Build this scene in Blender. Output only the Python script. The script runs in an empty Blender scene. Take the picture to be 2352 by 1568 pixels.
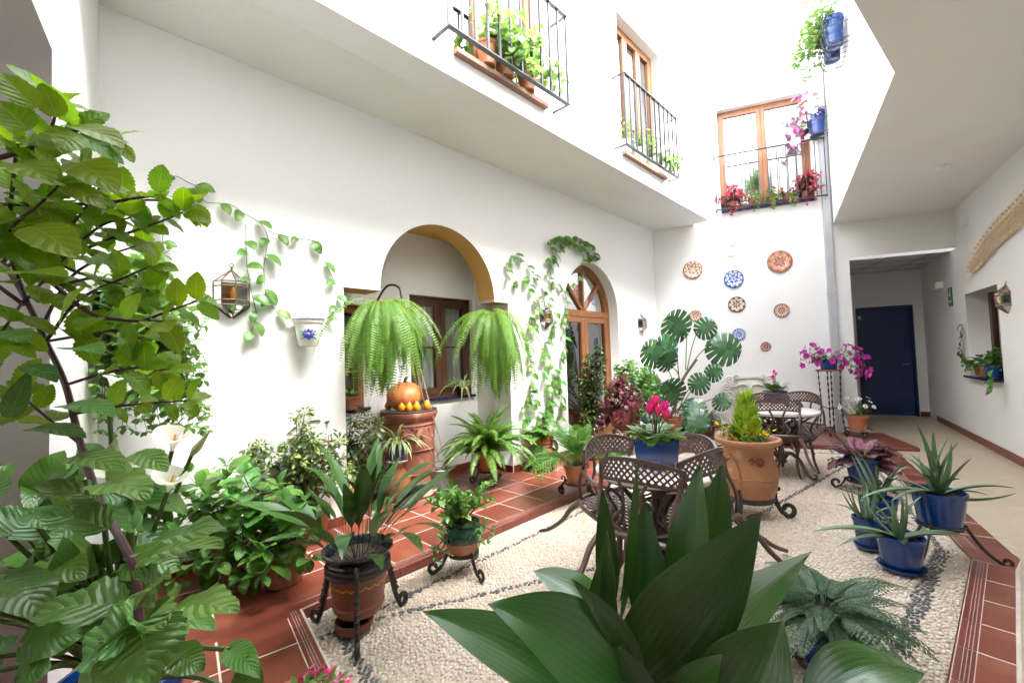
import bpy, math, random
import numpy as np
from mathutils import Matrix, Vector
pi = math.pi
sc = bpy.context.scene
# ------------------------------------------------------------------ camera
F_PX, HORIZON, ROLL, EYE = 1000.0, 822.0, 0.033, 1.45        # measured on a 2352 x 1568 copy of the photograph
PW, PH = 2352.0, 1568.0
_p = math.atan((HORIZON - PH / 2) / F_PX)
_fw = np.array([0, math.cos(_p), math.sin(_p)]); _u0 = np.array([0, -math.sin(_p), math.cos(_p)]); _r0 = np.array([1.0, 0, 0])
_rt = _r0 * math.cos(ROLL) - _u0 * math.sin(ROLL); _up = _u0 * math.cos(ROLL) + _r0 * math.sin(ROLL)
EYEP = np.array([0, 0, EYE])
cd = bpy.data.cameras.new('camera'); cam = bpy.data.objects.new('camera', cd); sc.collection.objects.link(cam)
cd.sensor_width = 36; cd.lens = F_PX / PW * 36; cd.clip_start = 0.02; cd.clip_end = 200
cam.matrix_world = Matrix(((_rt[0], _up[0], -_fw[0], 0), (_rt[1], _up[1], -_fw[1], 0), (_rt[2], _up[2], -_fw[2], EYE), (0, 0, 0, 1)))
sc.camera = cam
# ------------------------------------------------------------------ light
SUN_EL, SUN_AZ = 58, 125
w = bpy.data.worlds.new('World'); sc.world = w; w.use_nodes = True
nt = w.node_tree; nt.nodes.clear()
sky = nt.nodes.new('ShaderNodeTexSky'); sky.sky_type = 'NISHITA'; sky.sun_disc = False
sky.sun_elevation = math.radians(SUN_EL); sky.sun_rotation = math.radians(SUN_AZ); sky.dust_density = 3; sky.air_density = 1.2
hs = nt.nodes.new('ShaderNodeHueSaturation'); hs.inputs['Saturation'].default_value = 0.42; hs.inputs['Value'].default_value = 1.0
bg = nt.nodes.new('ShaderNodeBackground'); bg.inputs['Strength'].default_value = 0.15
wo = nt.nodes.new('ShaderNodeOutputWorld')
nt.links.new(sky.outputs[0], hs.inputs['Color']); nt.links.new(hs.outputs[0], bg.inputs['Color']); nt.links.new(bg.outputs[0], wo.inputs['Surface'])
sd = bpy.data.lights.new('sun', 'SUN'); so = bpy.data.objects.new('sun', sd); sc.collection.objects.link(so)
sd.energy = 1.5; sd.angle = math.radians(40); sd.color = (1.0, 0.975, 0.94)
so.rotation_euler = Vector((math.sin(math.radians(SUN_AZ)) * math.cos(math.radians(SUN_EL)), math.cos(math.radians(SUN_AZ)) * math.cos(math.radians(SUN_EL)), math.sin(math.radians(SUN_EL)))).to_track_quat('Z', 'Y').to_euler()
so.location = (1, 4, 14)
vs = sc.view_settings; vs.view_transform = 'Standard'; vs.look = 'None'; vs.gamma = 1; vs.use_curve_mapping = False
vs.exposure = 3.85
sc.render.engine = 'CYCLES'
cy = sc.cycles
cy.max_bounces = 14; cy.diffuse_bounces = 9; cy.glossy_bounces = 4; cy.transmission_bounces = 6; cy.transparent_max_bounces = 12
cy.use_denoising = True; cy.caustics_reflective = False; cy.caustics_refractive = False
try: cy.denoiser = 'OPENIMAGEDENOISE'
except Exception: pass
# ------------------------------------------------------------------ measuring: pixel -> point on a known surface
def ray(x, y):
    return _fw * F_PX + _rt * (x - PW / 2) + _up * (PH / 2 - y)
def G(x, y, z=0.0):                       # on the horizontal plane at height z
    d = ray(x, y); return EYEP + d * ((z - EYE) / d[2])
def DP(x, y, dist):                       # at a distance straight ahead
    d = ray(x, y); return EYEP + d * (dist / d[1])
def hit(x, y, P, n):
    d = ray(x, y); return EYEP + d * (np.dot(np.asarray(P) - EYEP, n) / np.dot(d, n))
def dirv(a): return np.array([math.cos(a), math.sin(a), 0.0])
Z3 = np.array([0, 0, 1.0])
KC = np.array([2.77, 8.275, 0])                          # ground corner of the long wall and the end wall
uL = -dirv(.806); nL = np.array([-uL[1], uL[0], 0])      # long wall: along it towards the camera, out of it
uB = dirv(-.374); nB = np.array([uB[1], -uB[0], 0])      # end wall
P2 = np.array([5.82, 5.051, 0]); uR = dirv(.9832); nR = np.array([-uR[1], uR[0], 0])   # corridor wall
IN0 = KC + uL * 7.72; uN = np.array([.603, -.798, 0]); nN = np.array([.798, .603, 0])  # short wall beside the camera
def LW(s, z, off=0): return KC + uL * s + nL * off + Z3 * z
def BW(s, z, off=0): return KC + uB * s + nB * off + Z3 * z
def RW(s, z, off=0): return P2 + uR * s + nR * off + Z3 * z
def PL(x, y, off=0): return hit(x, y, KC + nL * off, nL)
def PB(x, y, off=0): return hit(x, y, KC + nB * off, nB)
def PR(x, y, off=0): return hit(x, y, P2 + nR * off, nR)
def frame(o, x, y, z):                                   # 4x4 from origin and axes
    return Matrix(((x[0], y[0], z[0], o[0]), (x[1], y[1], z[1], o[1]), (x[2], y[2], z[2], o[2]), (0, 0, 0, 1)))
# ------------------------------------------------------------------ mesh helpers
def unit(v):
    v = np.asarray(v, float); n = np.linalg.norm(v); return v / n if n > 1e-9 else np.array([0, 0, 1.0])
class MB:
    def __init__(s): s.v = []; s.f = []; s.u = []; s.m = []; s.n = 0
    def add(s, V, F, U=None, m=0, M=None):
        V = np.asarray(V, float).reshape(-1, 3)
        if M is not None: V = V @ M[:3, :3].T + M[:3, 3]
        s.v.append(V); s.u.append(np.zeros((len(V), 2)) if U is None else np.asarray(U, float))
        k = s.n
        s.f += [tuple(i + k for i in f) for f in F]; s.m += [m] * len(F); s.n += len(V)
        return s
    def box(s, c, d, m=0, R=None):
        x, y, z = [q / 2 for q in d]
        V = np.array([(a * x, b * y, e * z) for a in (-1, 1) for b in (-1, 1) for e in (-1, 1)])
        if R is not None: V = V @ np.asarray(R).T
        return s.add(V + np.asarray(c, float), [(0, 1, 3, 2), (4, 6, 7, 5), (0, 4, 5, 1), (2, 3, 7, 6), (0, 2, 6, 4), (1, 5, 7, 3)], m=m)
    def tube(s, P, r, n=6, m=0, flat=1.0, closed=False):
        P = np.asarray(P, float); k = len(P); r = np.full(k, r) if np.isscalar(r) else np.asarray(r)
        V = []; ref = None
        for i in range(k):
            a, b = (P[(i - 1) % k], P[(i + 1) % k]) if closed else (P[max(i - 1, 0)], P[min(i + 1, k - 1)])
            t = unit(b - a)
            if ref is None: ref = unit(np.cross(t, (0, 0, 1) if abs(t[2]) < .9 else (1, 0, 0)))
            ref = unit(ref - t * np.dot(ref, t)); bi = np.cross(t, ref)
            for j in range(n):
                an = 2 * pi * j / n; V.append(P[i] + ref * math.cos(an) * r[i] + bi * math.sin(an) * r[i] * flat)
        F = [(i * n + j, i * n + (j + 1) % n, ((i + 1) % k) * n + (j + 1) % n, ((i + 1) % k) * n + j) for i in range(k if closed else k - 1) for j in range(n)]
        if not closed: F += [tuple(range(n))[::-1], tuple((k - 1) * n + j for j in range(n))]
        return s.add(V, F, m=m)
    def lathe(s, prof, n=24, m=0, c=(0, 0, 0), sx=1, sy=1, rib=0, nrib=0):
        V = []; k = len(prof)
        for r, z in prof:
            for j in range(n):
                a = 2 * pi * j / n; q = r * (1 + rib * math.cos(nrib * a)); V.append((c[0] + q * math.cos(a) * sx, c[1] + q * math.sin(a) * sy, c[2] + z))
        F = [(i * n + j, i * n + (j + 1) % n, (i + 1) * n + (j + 1) % n, (i + 1) * n + j) for i in range(k - 1) for j in range(n)]
        U = [(j / n, i / max(1, k - 1)) for i in range(k) for j in range(n)]
        if prof[0][0] > 1e-4: F.append(tuple(range(n))[::-1])
        if prof[-1][0] > 1e-4: F.append(tuple((k - 1) * n + j for j in range(n)))
        return s.add(V, F, U, m=m)
    def ell(s, c, d, nu=12, nv=8, m=0):
        pr = [(math.sin(pi * i / nv), -math.cos(pi * i / nv)) for i in range(nv + 1)]
        V = []; 
        for r, z in pr:
            for j in range(nu): a = 2 * pi * j / nu; V.append((c[0] + d[0] * r * math.cos(a), c[1] + d[1] * r * math.sin(a), c[2] + d[2] * z))
        F = [(i * nu + j, i * nu + (j + 1) % nu, (i + 1) * nu + (j + 1) % nu, (i + 1) * nu + j) for i in range(nv) for j in range(nu)]
        return s.add(V, F, m=m)
    def poly(s, pts, th, m=0):            # polygon in xz-plane (list of (x,z)) extruded along y by th
        n = len(pts); V = [(x, 0, z) for x, z in pts] + [(x, th, z) for x, z in pts]
        return s.add(V, [tuple(range(n)), tuple(range(2 * n - 1, n - 1, -1))] + [(i, i + n, (i + 1) % n + n, (i + 1) % n) for i in range(n)], m=m)
    def mesh(s, name, mats, smooth=True, sharp=35):
        me = bpy.data.meshes.new(name)
        V = np.concatenate(s.v) if s.v else np.zeros((0, 3))
        me.from_pydata(V.tolist(), [], s.f)
        U = np.concatenate(s.u) if s.u else np.zeros((0, 2))
        if U.any():
            ul = me.uv_layers.new(name='UVMap'); li = np.empty(len(me.loops), dtype=np.int32); me.loops.foreach_get('vertex_index', li)
            ul.data.foreach_set('uv', U[li].astype(np.float32).ravel())
        for q in (mats if isinstance(mats, (list, tuple)) else [mats]): me.materials.append(q)
        if any(s.m): me.polygons.foreach_set('material_index', np.array(s.m, dtype=np.int32))
        if smooth:
            me.polygons.foreach_set('use_smooth', np.ones(len(me.polygons), dtype=bool))
            if sharp: me.set_sharp_from_angle(angle=math.radians(sharp))
        me.update(); return me
    def ob(s, name, mats, parent=None, smooth=True, sharp=35, M=None): return ob(name, s.mesh(name, mats, smooth, sharp), parent, M)
def ob(name, me, parent=None, M=None):
    o = bpy.data.objects.new(name, me); sc.collection.objects.link(o)
    if parent is not None: o.parent = parent
    if M is not None: o.matrix_basis = M if isinstance(M, Matrix) else Matrix([list(map(float, r)) for r in M])
    return o
def tag(o, label, cat, group=None, kind=None):
    if label: o['label'] = label
    if cat: o['category'] = cat
    if group: o['group'] = group
    if kind: o['kind'] = kind
    return o
def thing(name, label, cat, loc=(0, 0, 0), rz=0, group=None, M=None):
    o = bpy.data.objects.new(name, None); sc.collection.objects.link(o); o.empty_display_size = .05
    if M is not None: o.matrix_basis = M
    else: o.location = [float(q) for q in loc]; o.rotation_euler = (0, 0, rz)
    return tag(o, label, cat, group)
def copy_tree(o, parent=None):
    c = o.copy(); sc.collection.objects.link(c)
    if parent is not None: c.parent = parent
    for ch in list(o.children): copy_tree(ch, c)
    return c
def spl(P, n=8):                          # Catmull-Rom through the points
    P = [np.asarray(p, float) for p in P]; Q = [2 * P[0] - P[1]] + P + [2 * P[-1] - P[-2]]; out = []
    for i in range(1, len(Q) - 2):
        for j in range(n):
            t = j / n; a, b, c, d = Q[i - 1], Q[i], Q[i + 1], Q[i + 2]
            out.append(.5 * ((2 * b) + (-a + c) * t + (2 * a - 5 * b + 4 * c - d) * t * t + (-a + 3 * b - 3 * c + d) * t ** 3))
    out.append(P[-1]); return np.array(out)
def spiral(c, r0, r1, a0, a1, n=14):      # in the xz-plane
    return [(c[0] + (r0 + (r1 - r0) * i / n) * math.cos(a0 + (a1 - a0) * i / n), 0, c[1] + (r0 + (r1 - r0) * i / n) * math.sin(a0 + (a1 - a0) * i / n)) for i in range(n + 1)]
def rotz(P, a):
    c, s = math.cos(a), math.sin(a); P = np.asarray(P, float); return np.stack([P[..., 0] * c - P[..., 1] * s, P[..., 0] * s + P[..., 1] * c, P[..., 2]], -1)
# ------------------------------------------------------------------ materials
def nodes(name):
    m = bpy.data.materials.new(name); m.use_nodes = True; t = m.node_tree; t.nodes.clear()
    o = t.nodes.new('ShaderNodeOutputMaterial'); return m, t, o
def N(t, typ, **k):
    n = t.nodes.new('ShaderNode' + typ)
    for a, b in k.items():
        if a.startswith('i_'): n.inputs[a[2:].replace('_', ' ')].default_value = b
        else: setattr(n, a, b)
    return n
def c4(c): return (c[0], c[1], c[2], 1)
def math_(t, op, a, b=None):
    n = N(t, 'Math', operation=op)
    for i, q in ((0, a), (1, b)):
        if q is None: continue
        if isinstance(q, (int, float)): n.inputs[i].default_value = q
        else: t.links.new(q, n.inputs[i])
    return n.outputs[0]
def mixc(t, f, a, b, bt='MIX'):
    n = N(t, 'MixRGB', blend_type=bt)
    for i, q in ((0, f), (1, a), (2, b)):
        if isinstance(q, (int, float)): n.inputs[i].default_value = q
        elif isinstance(q, tuple): n.inputs[i].default_value = c4(q)
        else: t.links.new(q, n.inputs[i])
    return n.outputs[0]
def mat(name, col, rough=.5, metal=0, col2=None, ns=6, detail=4, var=.5, bump=0, bs=80, rnd=0, coat=0, spec=.5, uvs=False, stretch=(1, 1, 1), col3=None, ns3=2.0):
    m, t, o = nodes(name); b = N(t, 'BsdfPrincipled'); t.links.new(b.outputs[0], o.inputs[0])
    b.inputs['Roughness'].default_value = rough; b.inputs['Metallic'].default_value = metal; b.inputs['Specular IOR Level'].default_value = spec
    if coat: b.inputs['Coat Weight'].default_value = coat; b.inputs['Coat Roughness'].default_value = .08
    tc = N(t, 'TexCoord'); mp = N(t, 'Mapping'); mp.inputs['Scale'].default_value = stretch; t.links.new(tc.outputs['Object'], mp.inputs[0])
    out = None
    if col2 is not None:
        no = N(t, 'TexNoise'); no.inputs['Scale'].default_value = ns; no.inputs['Detail'].default_value = detail; t.links.new(mp.outputs[0], no.inputs['Vector'])
        cr = N(t, 'ValToRGB'); cr.color_ramp.elements[0].position = .5 - var / 2; cr.color_ramp.elements[1].position = .5 + var / 2
        t.links.new(no.outputs[0], cr.inputs[0]); out = mixc(t, cr.outputs[0], col, col2)
    if col3 is not None:
        no = N(t, 'TexNoise'); no.inputs['Scale'].default_value = ns3; no.inputs['Detail'].default_value = 6; t.links.new(tc.outputs['Object'], no.inputs['Vector'])
        cr = N(t, 'ValToRGB'); cr.color_ramp.elements[0].position = .56; cr.color_ramp.elements[1].position = .7
        t.links.new(no.outputs[0], cr.inputs[0]); out = mixc(t, cr.outputs[0], out if out is not None else col, col3)
    if rnd:
        oi = N(t, 'ObjectInfo'); h = N(t, 'HueSaturation'); v = math_(t, 'ADD', math_(t, 'MULTIPLY', oi.outputs['Random'], 2 * rnd), 1 - rnd)
        t.links.new(v, h.inputs['Value'])
        if out is None: h.inputs['Color'].default_value = c4(col)
        else: t.links.new(out, h.inputs['Color'])
        out = h.outputs[0]
    if out is None: b.inputs['Base Color'].default_value = c4(col)
    else: t.links.new(out, b.inputs['Base Color'])
    if bump:
        no = N(t, 'TexNoise'); no.inputs['Scale'].default_value = bs; no.inputs['Detail'].default_value = 5; t.links.new(mp.outputs[0], no.inputs['Vector'])
        bu = N(t, 'Bump'); bu.inputs['Strength'].default_value = bump; bu.inputs['Distance'].default_value = .01
        t.links.new(no.outputs[0], bu.inputs['Height']); t.links.new(bu.outputs[0], b.inputs['Normal'])
    return m
def leafm(name, col, col2=None, vein=None, par=0, rough=.35, trans=.3, nv=7, veinw=.1, edge=0, vary=.25, blotch=0, bumpv=.3, tcol=None):
    """leaf: base colour, second colour in blotches or at the edge, veins; uv runs across and along each leaf"""
    m, t, o = nodes(name); b = N(t, 'BsdfPrincipled'); b.inputs['Roughness'].default_value = rough
    uv = N(t, 'UVMap'); sp = N(t, 'SeparateXYZ'); t.links.new(uv.outputs[0], sp.inputs[0])
    ua = math_(t, 'ABSOLUTE', math_(t, 'SUBTRACT', math_(t, 'MULTIPLY', sp.outputs[0], 2.0), 1.0))
    ge = N(t, 'NewGeometry'); oi = N(t, 'ObjectInfo')
    r = math_(t, 'FRACT', math_(t, 'ADD', ge.outputs['Random Per Island'], oi.outputs['Random']))
    tc = N(t, 'TexCoord'); no = N(t, 'TexNoise'); no.inputs['Scale'].default_value = 14; no.inputs['Detail'].default_value = 3; t.links.new(tc.outputs['Object'], no.inputs['Vector'])
    c = None
    if col2 is not None:
        if edge: f = math_(t, 'GREATER_THAN', math_(t, 'ADD', ua, math_(t, 'MULTIPLY', math_(t, 'SUBTRACT', no.outputs[0], .5), 1.2)), edge)
        elif blotch:
            n2 = N(t, 'TexNoise'); n2.inputs['Scale'].default_value = blotch; t.links.new(tc.outputs['Object'], n2.inputs['Vector'])
            cr = N(t, 'ValToRGB'); cr.color_ramp.elements[0].position = .52; cr.color_ramp.elements[1].position = .6; t.links.new(n2.outputs[0], cr.inputs[0]); f = cr.outputs[0]
        else: f = r
        c = mixc(t, f, col, col2)
    hs = N(t, 'HueSaturation')
    if c is None: hs.inputs['Color'].default_value = c4(col)
    else: t.links.new(c, hs.inputs['Color'])
    t.links.new(math_(t, 'ADD', math_(t, 'MULTIPLY', r, 2 * vary), 1 - vary), hs.inputs['Value'])
    t.links.new(math_(t, 'ADD', math_(t, 'MULTIPLY', math_(t, 'FRACT', math_(t, 'MULTIPLY', r, 7.3)), .04), .48), hs.inputs['Hue'])
    c = hs.outputs[0]
    mid = math_(t, 'LESS_THAN', ua, veinw * .45)
    ph = math_(t, 'SUBTRACT', math_(t, 'MULTIPLY', sp.outputs[1], nv * 1.0), math_(t, 'MULTIPLY', ua, nv * .28))
    tri = math_(t, 'ABSOLUTE', math_(t, 'SUBTRACT', math_(t, 'FRACT', ph), .5))
    if vein is not None:
        side = math_(t, 'LESS_THAN', tri, veinw * .35)
        c = mixc(t, math_(t, 'MULTIPLY', math_(t, 'MAXIMUM', mid, math_(t, 'MULTIPLY', side, .6)), .75), c, vein)
    t.links.new(c, b.inputs['Base Color'])
    if par:
        st_ = math_(t, 'SINE', math_(t, 'ADD', math_(t, 'MULTIPLY', sp.outputs[0], par * 6.28), math_(t, 'MULTIPLY', no.outputs[0], 1.5))); s2_ = math_(t, 'SINE', math_(t, 'MULTIPLY', sp.outputs[0], par * 21.7))
        hh_ = math_(t, 'ADD', math_(t, 'MULTIPLY', st_, .6), math_(t, 'MULTIPLY', s2_, .4)); tip_ = math_(t, 'GREATER_THAN', math_(t, 'ADD', sp.outputs[1], math_(t, 'MULTIPLY', no.outputs[0], .06)), 1.005); c = mixc(t, math_(t, 'MULTIPLY', tip_, .7), c, (.22, .13, .04)); n5 = N(t, 'TexNoise'); n5.inputs['Scale'].default_value = 5; n5.inputs['Detail'].default_value = 6; t.links.new(tc.outputs['Object'], n5.inputs['Vector']); c = mixc(t, math_(t, 'MULTIPLY', n5.outputs[0], .55), c, (.045, .10, .02)); b.inputs['Specular IOR Level'].default_value = .55
        c = mixc(t, math_(t, 'MULTIPLY', math_(t, 'ADD', hh_, 1.0), .5), c, mixc(t, .16, c, (.10, .20, .06))); t.links.new(c, b.inputs['Base Color'])
        bu = N(t, 'Bump'); bu.inputs['Strength'].default_value = .14; bu.inputs['Distance'].default_value = .002; t.links.new(hh_, bu.inputs['Height']); t.links.new(bu.outputs[0], b.inputs['Normal'])
    if bumpv:
        bu = N(t, 'Bump'); bu.inputs['Strength'].default_value = bumpv; bu.inputs['Distance'].default_value = .004
        t.links.new(math_(t, 'ADD', math_(t, 'POWER', math_(t, 'MULTIPLY', tri, 2.0), .5), math_(t, 'MULTIPLY', no.outputs[0], .6)), bu.inputs['Height']); t.links.new(bu.outputs[0], b.inputs['Normal'])
    tr = N(t, 'BsdfTranslucent'); h2 = N(t, 'HueSaturation'); h2.inputs['Value'].default_value = 1.6; h2.inputs['Saturation'].default_value = 1.05; h2.inputs['Hue'].default_value = .487
    t.links.new(c, h2.inputs['Color']); t.links.new(h2.outputs[0], tr.inputs[0])
    mx = N(t, 'MixShader'); mx.inputs[0].default_value = trans; t.links.new(b.outputs[0], mx.inputs[1]); t.links.new(tr.outputs[0], mx.inputs[2]); t.links.new(mx.outputs[0], o.inputs[0])
    return m
def glassm(name, tint=(1, 1, 1), refl=.5, rough=0.0, density=.0):
    m, t, o = nodes(name); tr = N(t, 'BsdfTransparent'); tr.inputs[0].default_value = c4(tint)
    gl = N(t, 'BsdfGlossy'); gl.inputs['Roughness'].default_value = rough
    fr = N(t, 'Fresnel'); fr.inputs[0].default_value = 1.5
    f = math_(t, 'MINIMUM', math_(t, 'ADD', math_(t, 'MULTIPLY', fr.outputs[0], 1.6), refl), 1.0)
    mx = N(t, 'MixShader'); t.links.new(f, mx.inputs[0]); t.links.new(tr.outputs[0], mx.inputs[1]); t.links.new(gl.outputs[0], mx.inputs[2]); t.links.new(mx.outputs[0], o.inputs[0])
    return m
plaster = mat('white_plaster', (.76, .76, .75), .85, col2=(.725, .723, .712), ns=.9, var=.6, bump=.22, bs=22, spec=.2, col3=(.71, .70, .685), ns3=.7)
rough_plaster = mat('rough_plaster', (.74, .755, .78), .9, col2=(.69, .70, .725), ns=2, bump=.6, bs=70, spec=.15, stretch=(1, 1, 1.4))
ochre = mat('ochre_paint', (.56, .35, .10), .75, col2=(.50, .30, .075), ns=5, bump=.1)
wood = mat('brown_wood', (.30, .125, .045), .38, col2=(.16, .06, .022), ns=5, stretch=(9, 9, .8), var=.5, bump=.05, bs=40)
wood_h = mat('brown_wood_across', (.30, .125, .045), .38, col2=(.16, .06, .022), ns=5, stretch=(.8, 9, 9), var=.5)
dark_wood = mat('dark_wood', (.085, .033, .016), .35, col2=(.045, .018, .010), ns=5, stretch=(9, 9, .8))
glass = glassm('window_glass', (.93, .96, .98), .20)
bright_glass = glassm('reflecting_glass', (.9, .94, .96), .42)
curtain_m = mat('sheer_curtain', (.78, .78, .77), .9, bump=.05)
room_m = mat('room_grey', (.42, .43, .45), .9)
iron = mat('wrought_iron', (.012, .012, .013), .42, col2=(.03, .022, .018), ns=20, spec=.5, bump=.1, bs=90)
rail_m = mat('rail_iron', (.022, .028, .035), .35, spec=.5)
bronze = mat('brown_cast_metal', (.070, .036, .029), .36, col2=(.105, .056, .045), ns=14, spec=.6, bump=.06, bs=120)
marble = mat('white_marble', (.74, .72, .68), .22, col2=(.66, .63, .58), ns=4, detail=8, var=.4)
tile_m = mat('terracotta_tile', (.195, .050, .028), .36, col2=(.14, .037, .022), ns=4, var=.8, bump=.04, bs=25, rnd=.24, coat=.06, col3=(.235, .08, .047), ns3=3)
nosing_m = mat('tile_nosing', (.17, .043, .028), .28, col2=(.17, .045, .03), ns=6, rnd=.1, coat=.2)
skirt_m = mat('skirting_tile', (.20, .045, .022), .3, col2=(.14, .035, .02), ns=5, rnd=.15)
grout_m = mat('grout', (.60, .53, .47), .9, col2=(.46, .39, .34), ns=9, bump=.2)
stripe_m = mat('white_stripe', (.44, .35, .33), .6, col2=(.27, .15, .13), ns=30)
beige_m = mat('beige_floor', (.46, .385, .285), .42, col2=(.40, .335, .245), ns=1.6, var=.6, bump=.05, bs=14, col3=(.49, .42, .32), ns3=8)
mortar_m = mat('mortar', (.56, .49, .40), .9, col2=(.44, .38, .30), ns=20, bump=.3)
blue_door = mat('blue_paint', (.008, .03, .12), .4, col2=(.006, .023, .09), ns=2, bump=.05)
blue_glaze = mat('blue_glaze', (.0015, .042, .21), .2, col2=(.001, .028, .14), ns=5, coat=.3, bump=.04, bs=14)
terra = mat('terracotta_pot', (.42, .155, .07), .75, col2=(.33, .12, .06), ns=6, bump=.12, bs=50, col3=(.50, .30, .20), ns3=5)
terra_light = mat('pale_terracotta', (.39, .19, .088), .62, col2=(.32, .14, .062), ns=5, bump=.1, bs=40, col3=(.50, .32, .20), ns3=4.5)
terra_dark = mat('dark_terracotta', (.26, .085, .045), .7, col2=(.17, .055, .032), ns=5, bump=.15, bs=45)
drum_m = mat('old_clay', (.33, .115, .07), .8, col2=(.20, .065, .05), ns=5, stretch=(1, 1, .35), bump=.35, bs=30, col3=(.50, .33, .25), ns3=6)
jug_m = mat('honey_glaze', (.20, .075, .020), .2, col2=(.28, .13, .04), ns=16, coat=.6, bump=.15, bs=60)
black_glaze = mat('black_glaze', (.008, .008, .014), .18, coat=.4)
green_glaze = mat('green_glaze', (.006, .03, .022), .15, col2=(.01, .07, .04), ns=30, coat=.5)
zinc = mat('zinc', (.30, .31, .32), .45, metal=.75, col2=(.20, .21, .22), ns=18, bump=.15, bs=50)
soil_m = mat('soil', (.035, .024, .016), .95, col2=(.06, .04, .025), ns=40, bump=.8, bs=60)
white_pl = mat('white_plastic', (.72, .72, .70), .4)
grey_pipe = mat('grey_pipe', (.42, .43, .44), .45, col2=(.37, .38, .39), ns=3)
rope_m = mat('hemp_rope', (.40, .31, .22), .9, col2=(.28, .20, .14), ns=60, bump=.6, bs=120)
pump_m = mat('pumpkin_skin', (.60, .17, .04), .5, col2=(.50, .19, .07), ns=7, bump=.2, bs=30, col3=(.55, .33, .18), ns3=4)
gourd_m = mat('gourd_skin', (.72, .32, .012), .4, col2=(.62, .22, .01), ns=20, bump=.3, bs=60)
stone_m = mat('cast_stone', (.72, .70, .66), .85, col2=(.58, .55, .50), ns=9, bump=.4, bs=40)
straw_m = mat('dry_palm', (.74, .62, .45), .7, col2=(.60, .45, .28), ns=12, bump=.1)
brass = mat('aged_brass', (.24, .19, .13), .4, metal=.8, col2=(.12, .10, .08), ns=30)
cobalt = mat('cobalt_sill', (.012, .012, .06), .25)
brick_sill = mat('brick_sill', (.30, .17, .12), .8, col2=(.22, .12, .09), ns=12, bump=.3)
g_clear = glassm('clear_glass', (.86, .88, .84), .12); g_blue = glassm('blue_glass', (.05, .12, .55), .08)
g_amber = glassm('amber_glass', (.75, .38, .06), .08); g_green = glassm('green_glass', (.08, .45, .12), .08)
stem_green = mat('green_stem', (.075, .13, .03), .5); stem_purple = mat('purple_stem', (.06, .018, .024), .45, col2=(.10, .03, .03), ns=20)
stem_brown = mat('brown_stem', (.13, .085, .05), .8, bump=.3)
# ================================================================== the setting
def curve_mesh(name, outline, holes, th):
    cu = bpy.data.curves.new('outline', 'CURVE'); cu.dimensions = '2D'; cu.fill_mode = 'BOTH'; cu.extrude = th / 2
    for pts in [outline] + holes:
        s = cu.splines.new('POLY'); s.points.add(len(pts) - 1); s.use_cyclic_u = True
        for i, (x, y) in enumerate(pts): s.points[i].co = (x, y, 0, 1)
    o = bpy.data.objects.new('outline', cu); sc.collection.objects.link(o)
    dg = bpy.context.evaluated_depsgraph_get(); me = bpy.data.meshes.new_from_object(o.evaluated_get(dg)); me.name = name
    bpy.data.objects.remove(o); bpy.data.curves.remove(cu); return me
def wall(name, org, u, n, outline, holes, th, m, label=None, parent=None):
    me = curve_mesh(name, outline, holes, th); me.materials.clear(); me.materials.append(m)
    M = frame(np.asarray(org) - n * th / 2, u, Z3, np.cross(u, Z3))
    o = ob(name, me, parent, M)
    if label: tag(o, label, 'wall', kind='structure')
    return o
def flat(name, pts, z, m, th=.05, kind='structure', label=None, cat=None, parent=None):
    n = len(pts); V = [(p[0], p[1], z) for p in pts] + [(p[0], p[1], z - th) for p in pts]
    b = MB().add(V, [tuple(range(n)), tuple(range(2 * n - 1, n - 1, -1))] + [(i, i + n, (i + 1) % n + n, (i + 1) % n) for i in range(n)])
    o = b.ob(name, m, parent, smooth=False)
    if kind: tag(o, label, cat, kind=kind)
    return o
def rect(x0, x1, y0, y1): return [(x0, y0), (x1, y0), (x1, y1), (x0, y1)]
def arc(cx, cy, r, a0, a1, n): return [(cx + r * math.cos(a0 + (a1 - a0) * i / n), cy + r * math.sin(a0 + (a1 - a0) * i / n)) for i in range(n + 1)]
ZS, ZC, OFF = 3.80, 3.51, .98            # soffit, corridor ceiling, how far the upper storey stands out
NZ, NCs, NR_ = 2.15, 5.03, .75           # niche arch: springing, centre, radius
ND = .62                                 # niche depth
TZ = .06                                 # terrace height
niche = [(4.05, -.1), (4.05, 2.13), (4.28, 2.13)] + arc(NCs, NZ, NR_, pi, 0, 28) + [(5.78, 2.13), (6.14, 2.13), (6.14, -.1)]
DCs, DR, DZ = 2.165, .735, 2.14          # arched door
adoor = [(DCs - DR, -.1)] + arc(DCs, DZ, DR, pi, 0, 28) + [(DCs + DR, -.1)]
w_long = wall('courtyard_wall', LW(0, 0), uL, nL, rect(-.3, 8.0, -.2, ZS + .15), [niche, adoor], .28, plaster, 'long white plaster wall with the arched niche and arched glass door')
# --- inside of the niche
def nf(s, d, z=0): return LW(s, z, -d)
wall('niche_back', nf(3.9, ND), uL, nL, rect(0, 1.75, -.2, 3.0), [rect(.20, 1.16, .99, 2.235)], .14, plaster, parent=None)['kind'] = 'structure'
sp0, sp1 = nf(6.36, .20), nf(5.50, ND); su = unit(sp0 - sp1); sn = np.array([-su[1], su[0], 0]); slen = np.linalg.norm(sp0 - sp1)
wall('niche_splay', sp1, su, sn, rect(-.12, slen, -.2, 3.0), [rect(.13, .62, .985, 2.05)], .16, plaster)['kind'] = 'structure'
wall('niche_jamb', nf(4.05, .28), -nL, uL, rect(.002, ND - .285, -.2, 3.0), [], .14, plaster)['kind'] = 'structure'
b = MB(); b.box((0, 0, 0), (2.6, ND - .27, .05)); b.ob('niche_ceiling', ochre, None, False, M=frame(nf(5.05, .28 + (ND - .28) / 2, 2.98), uL, -nL, Z3))['kind'] = 'structure'
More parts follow.
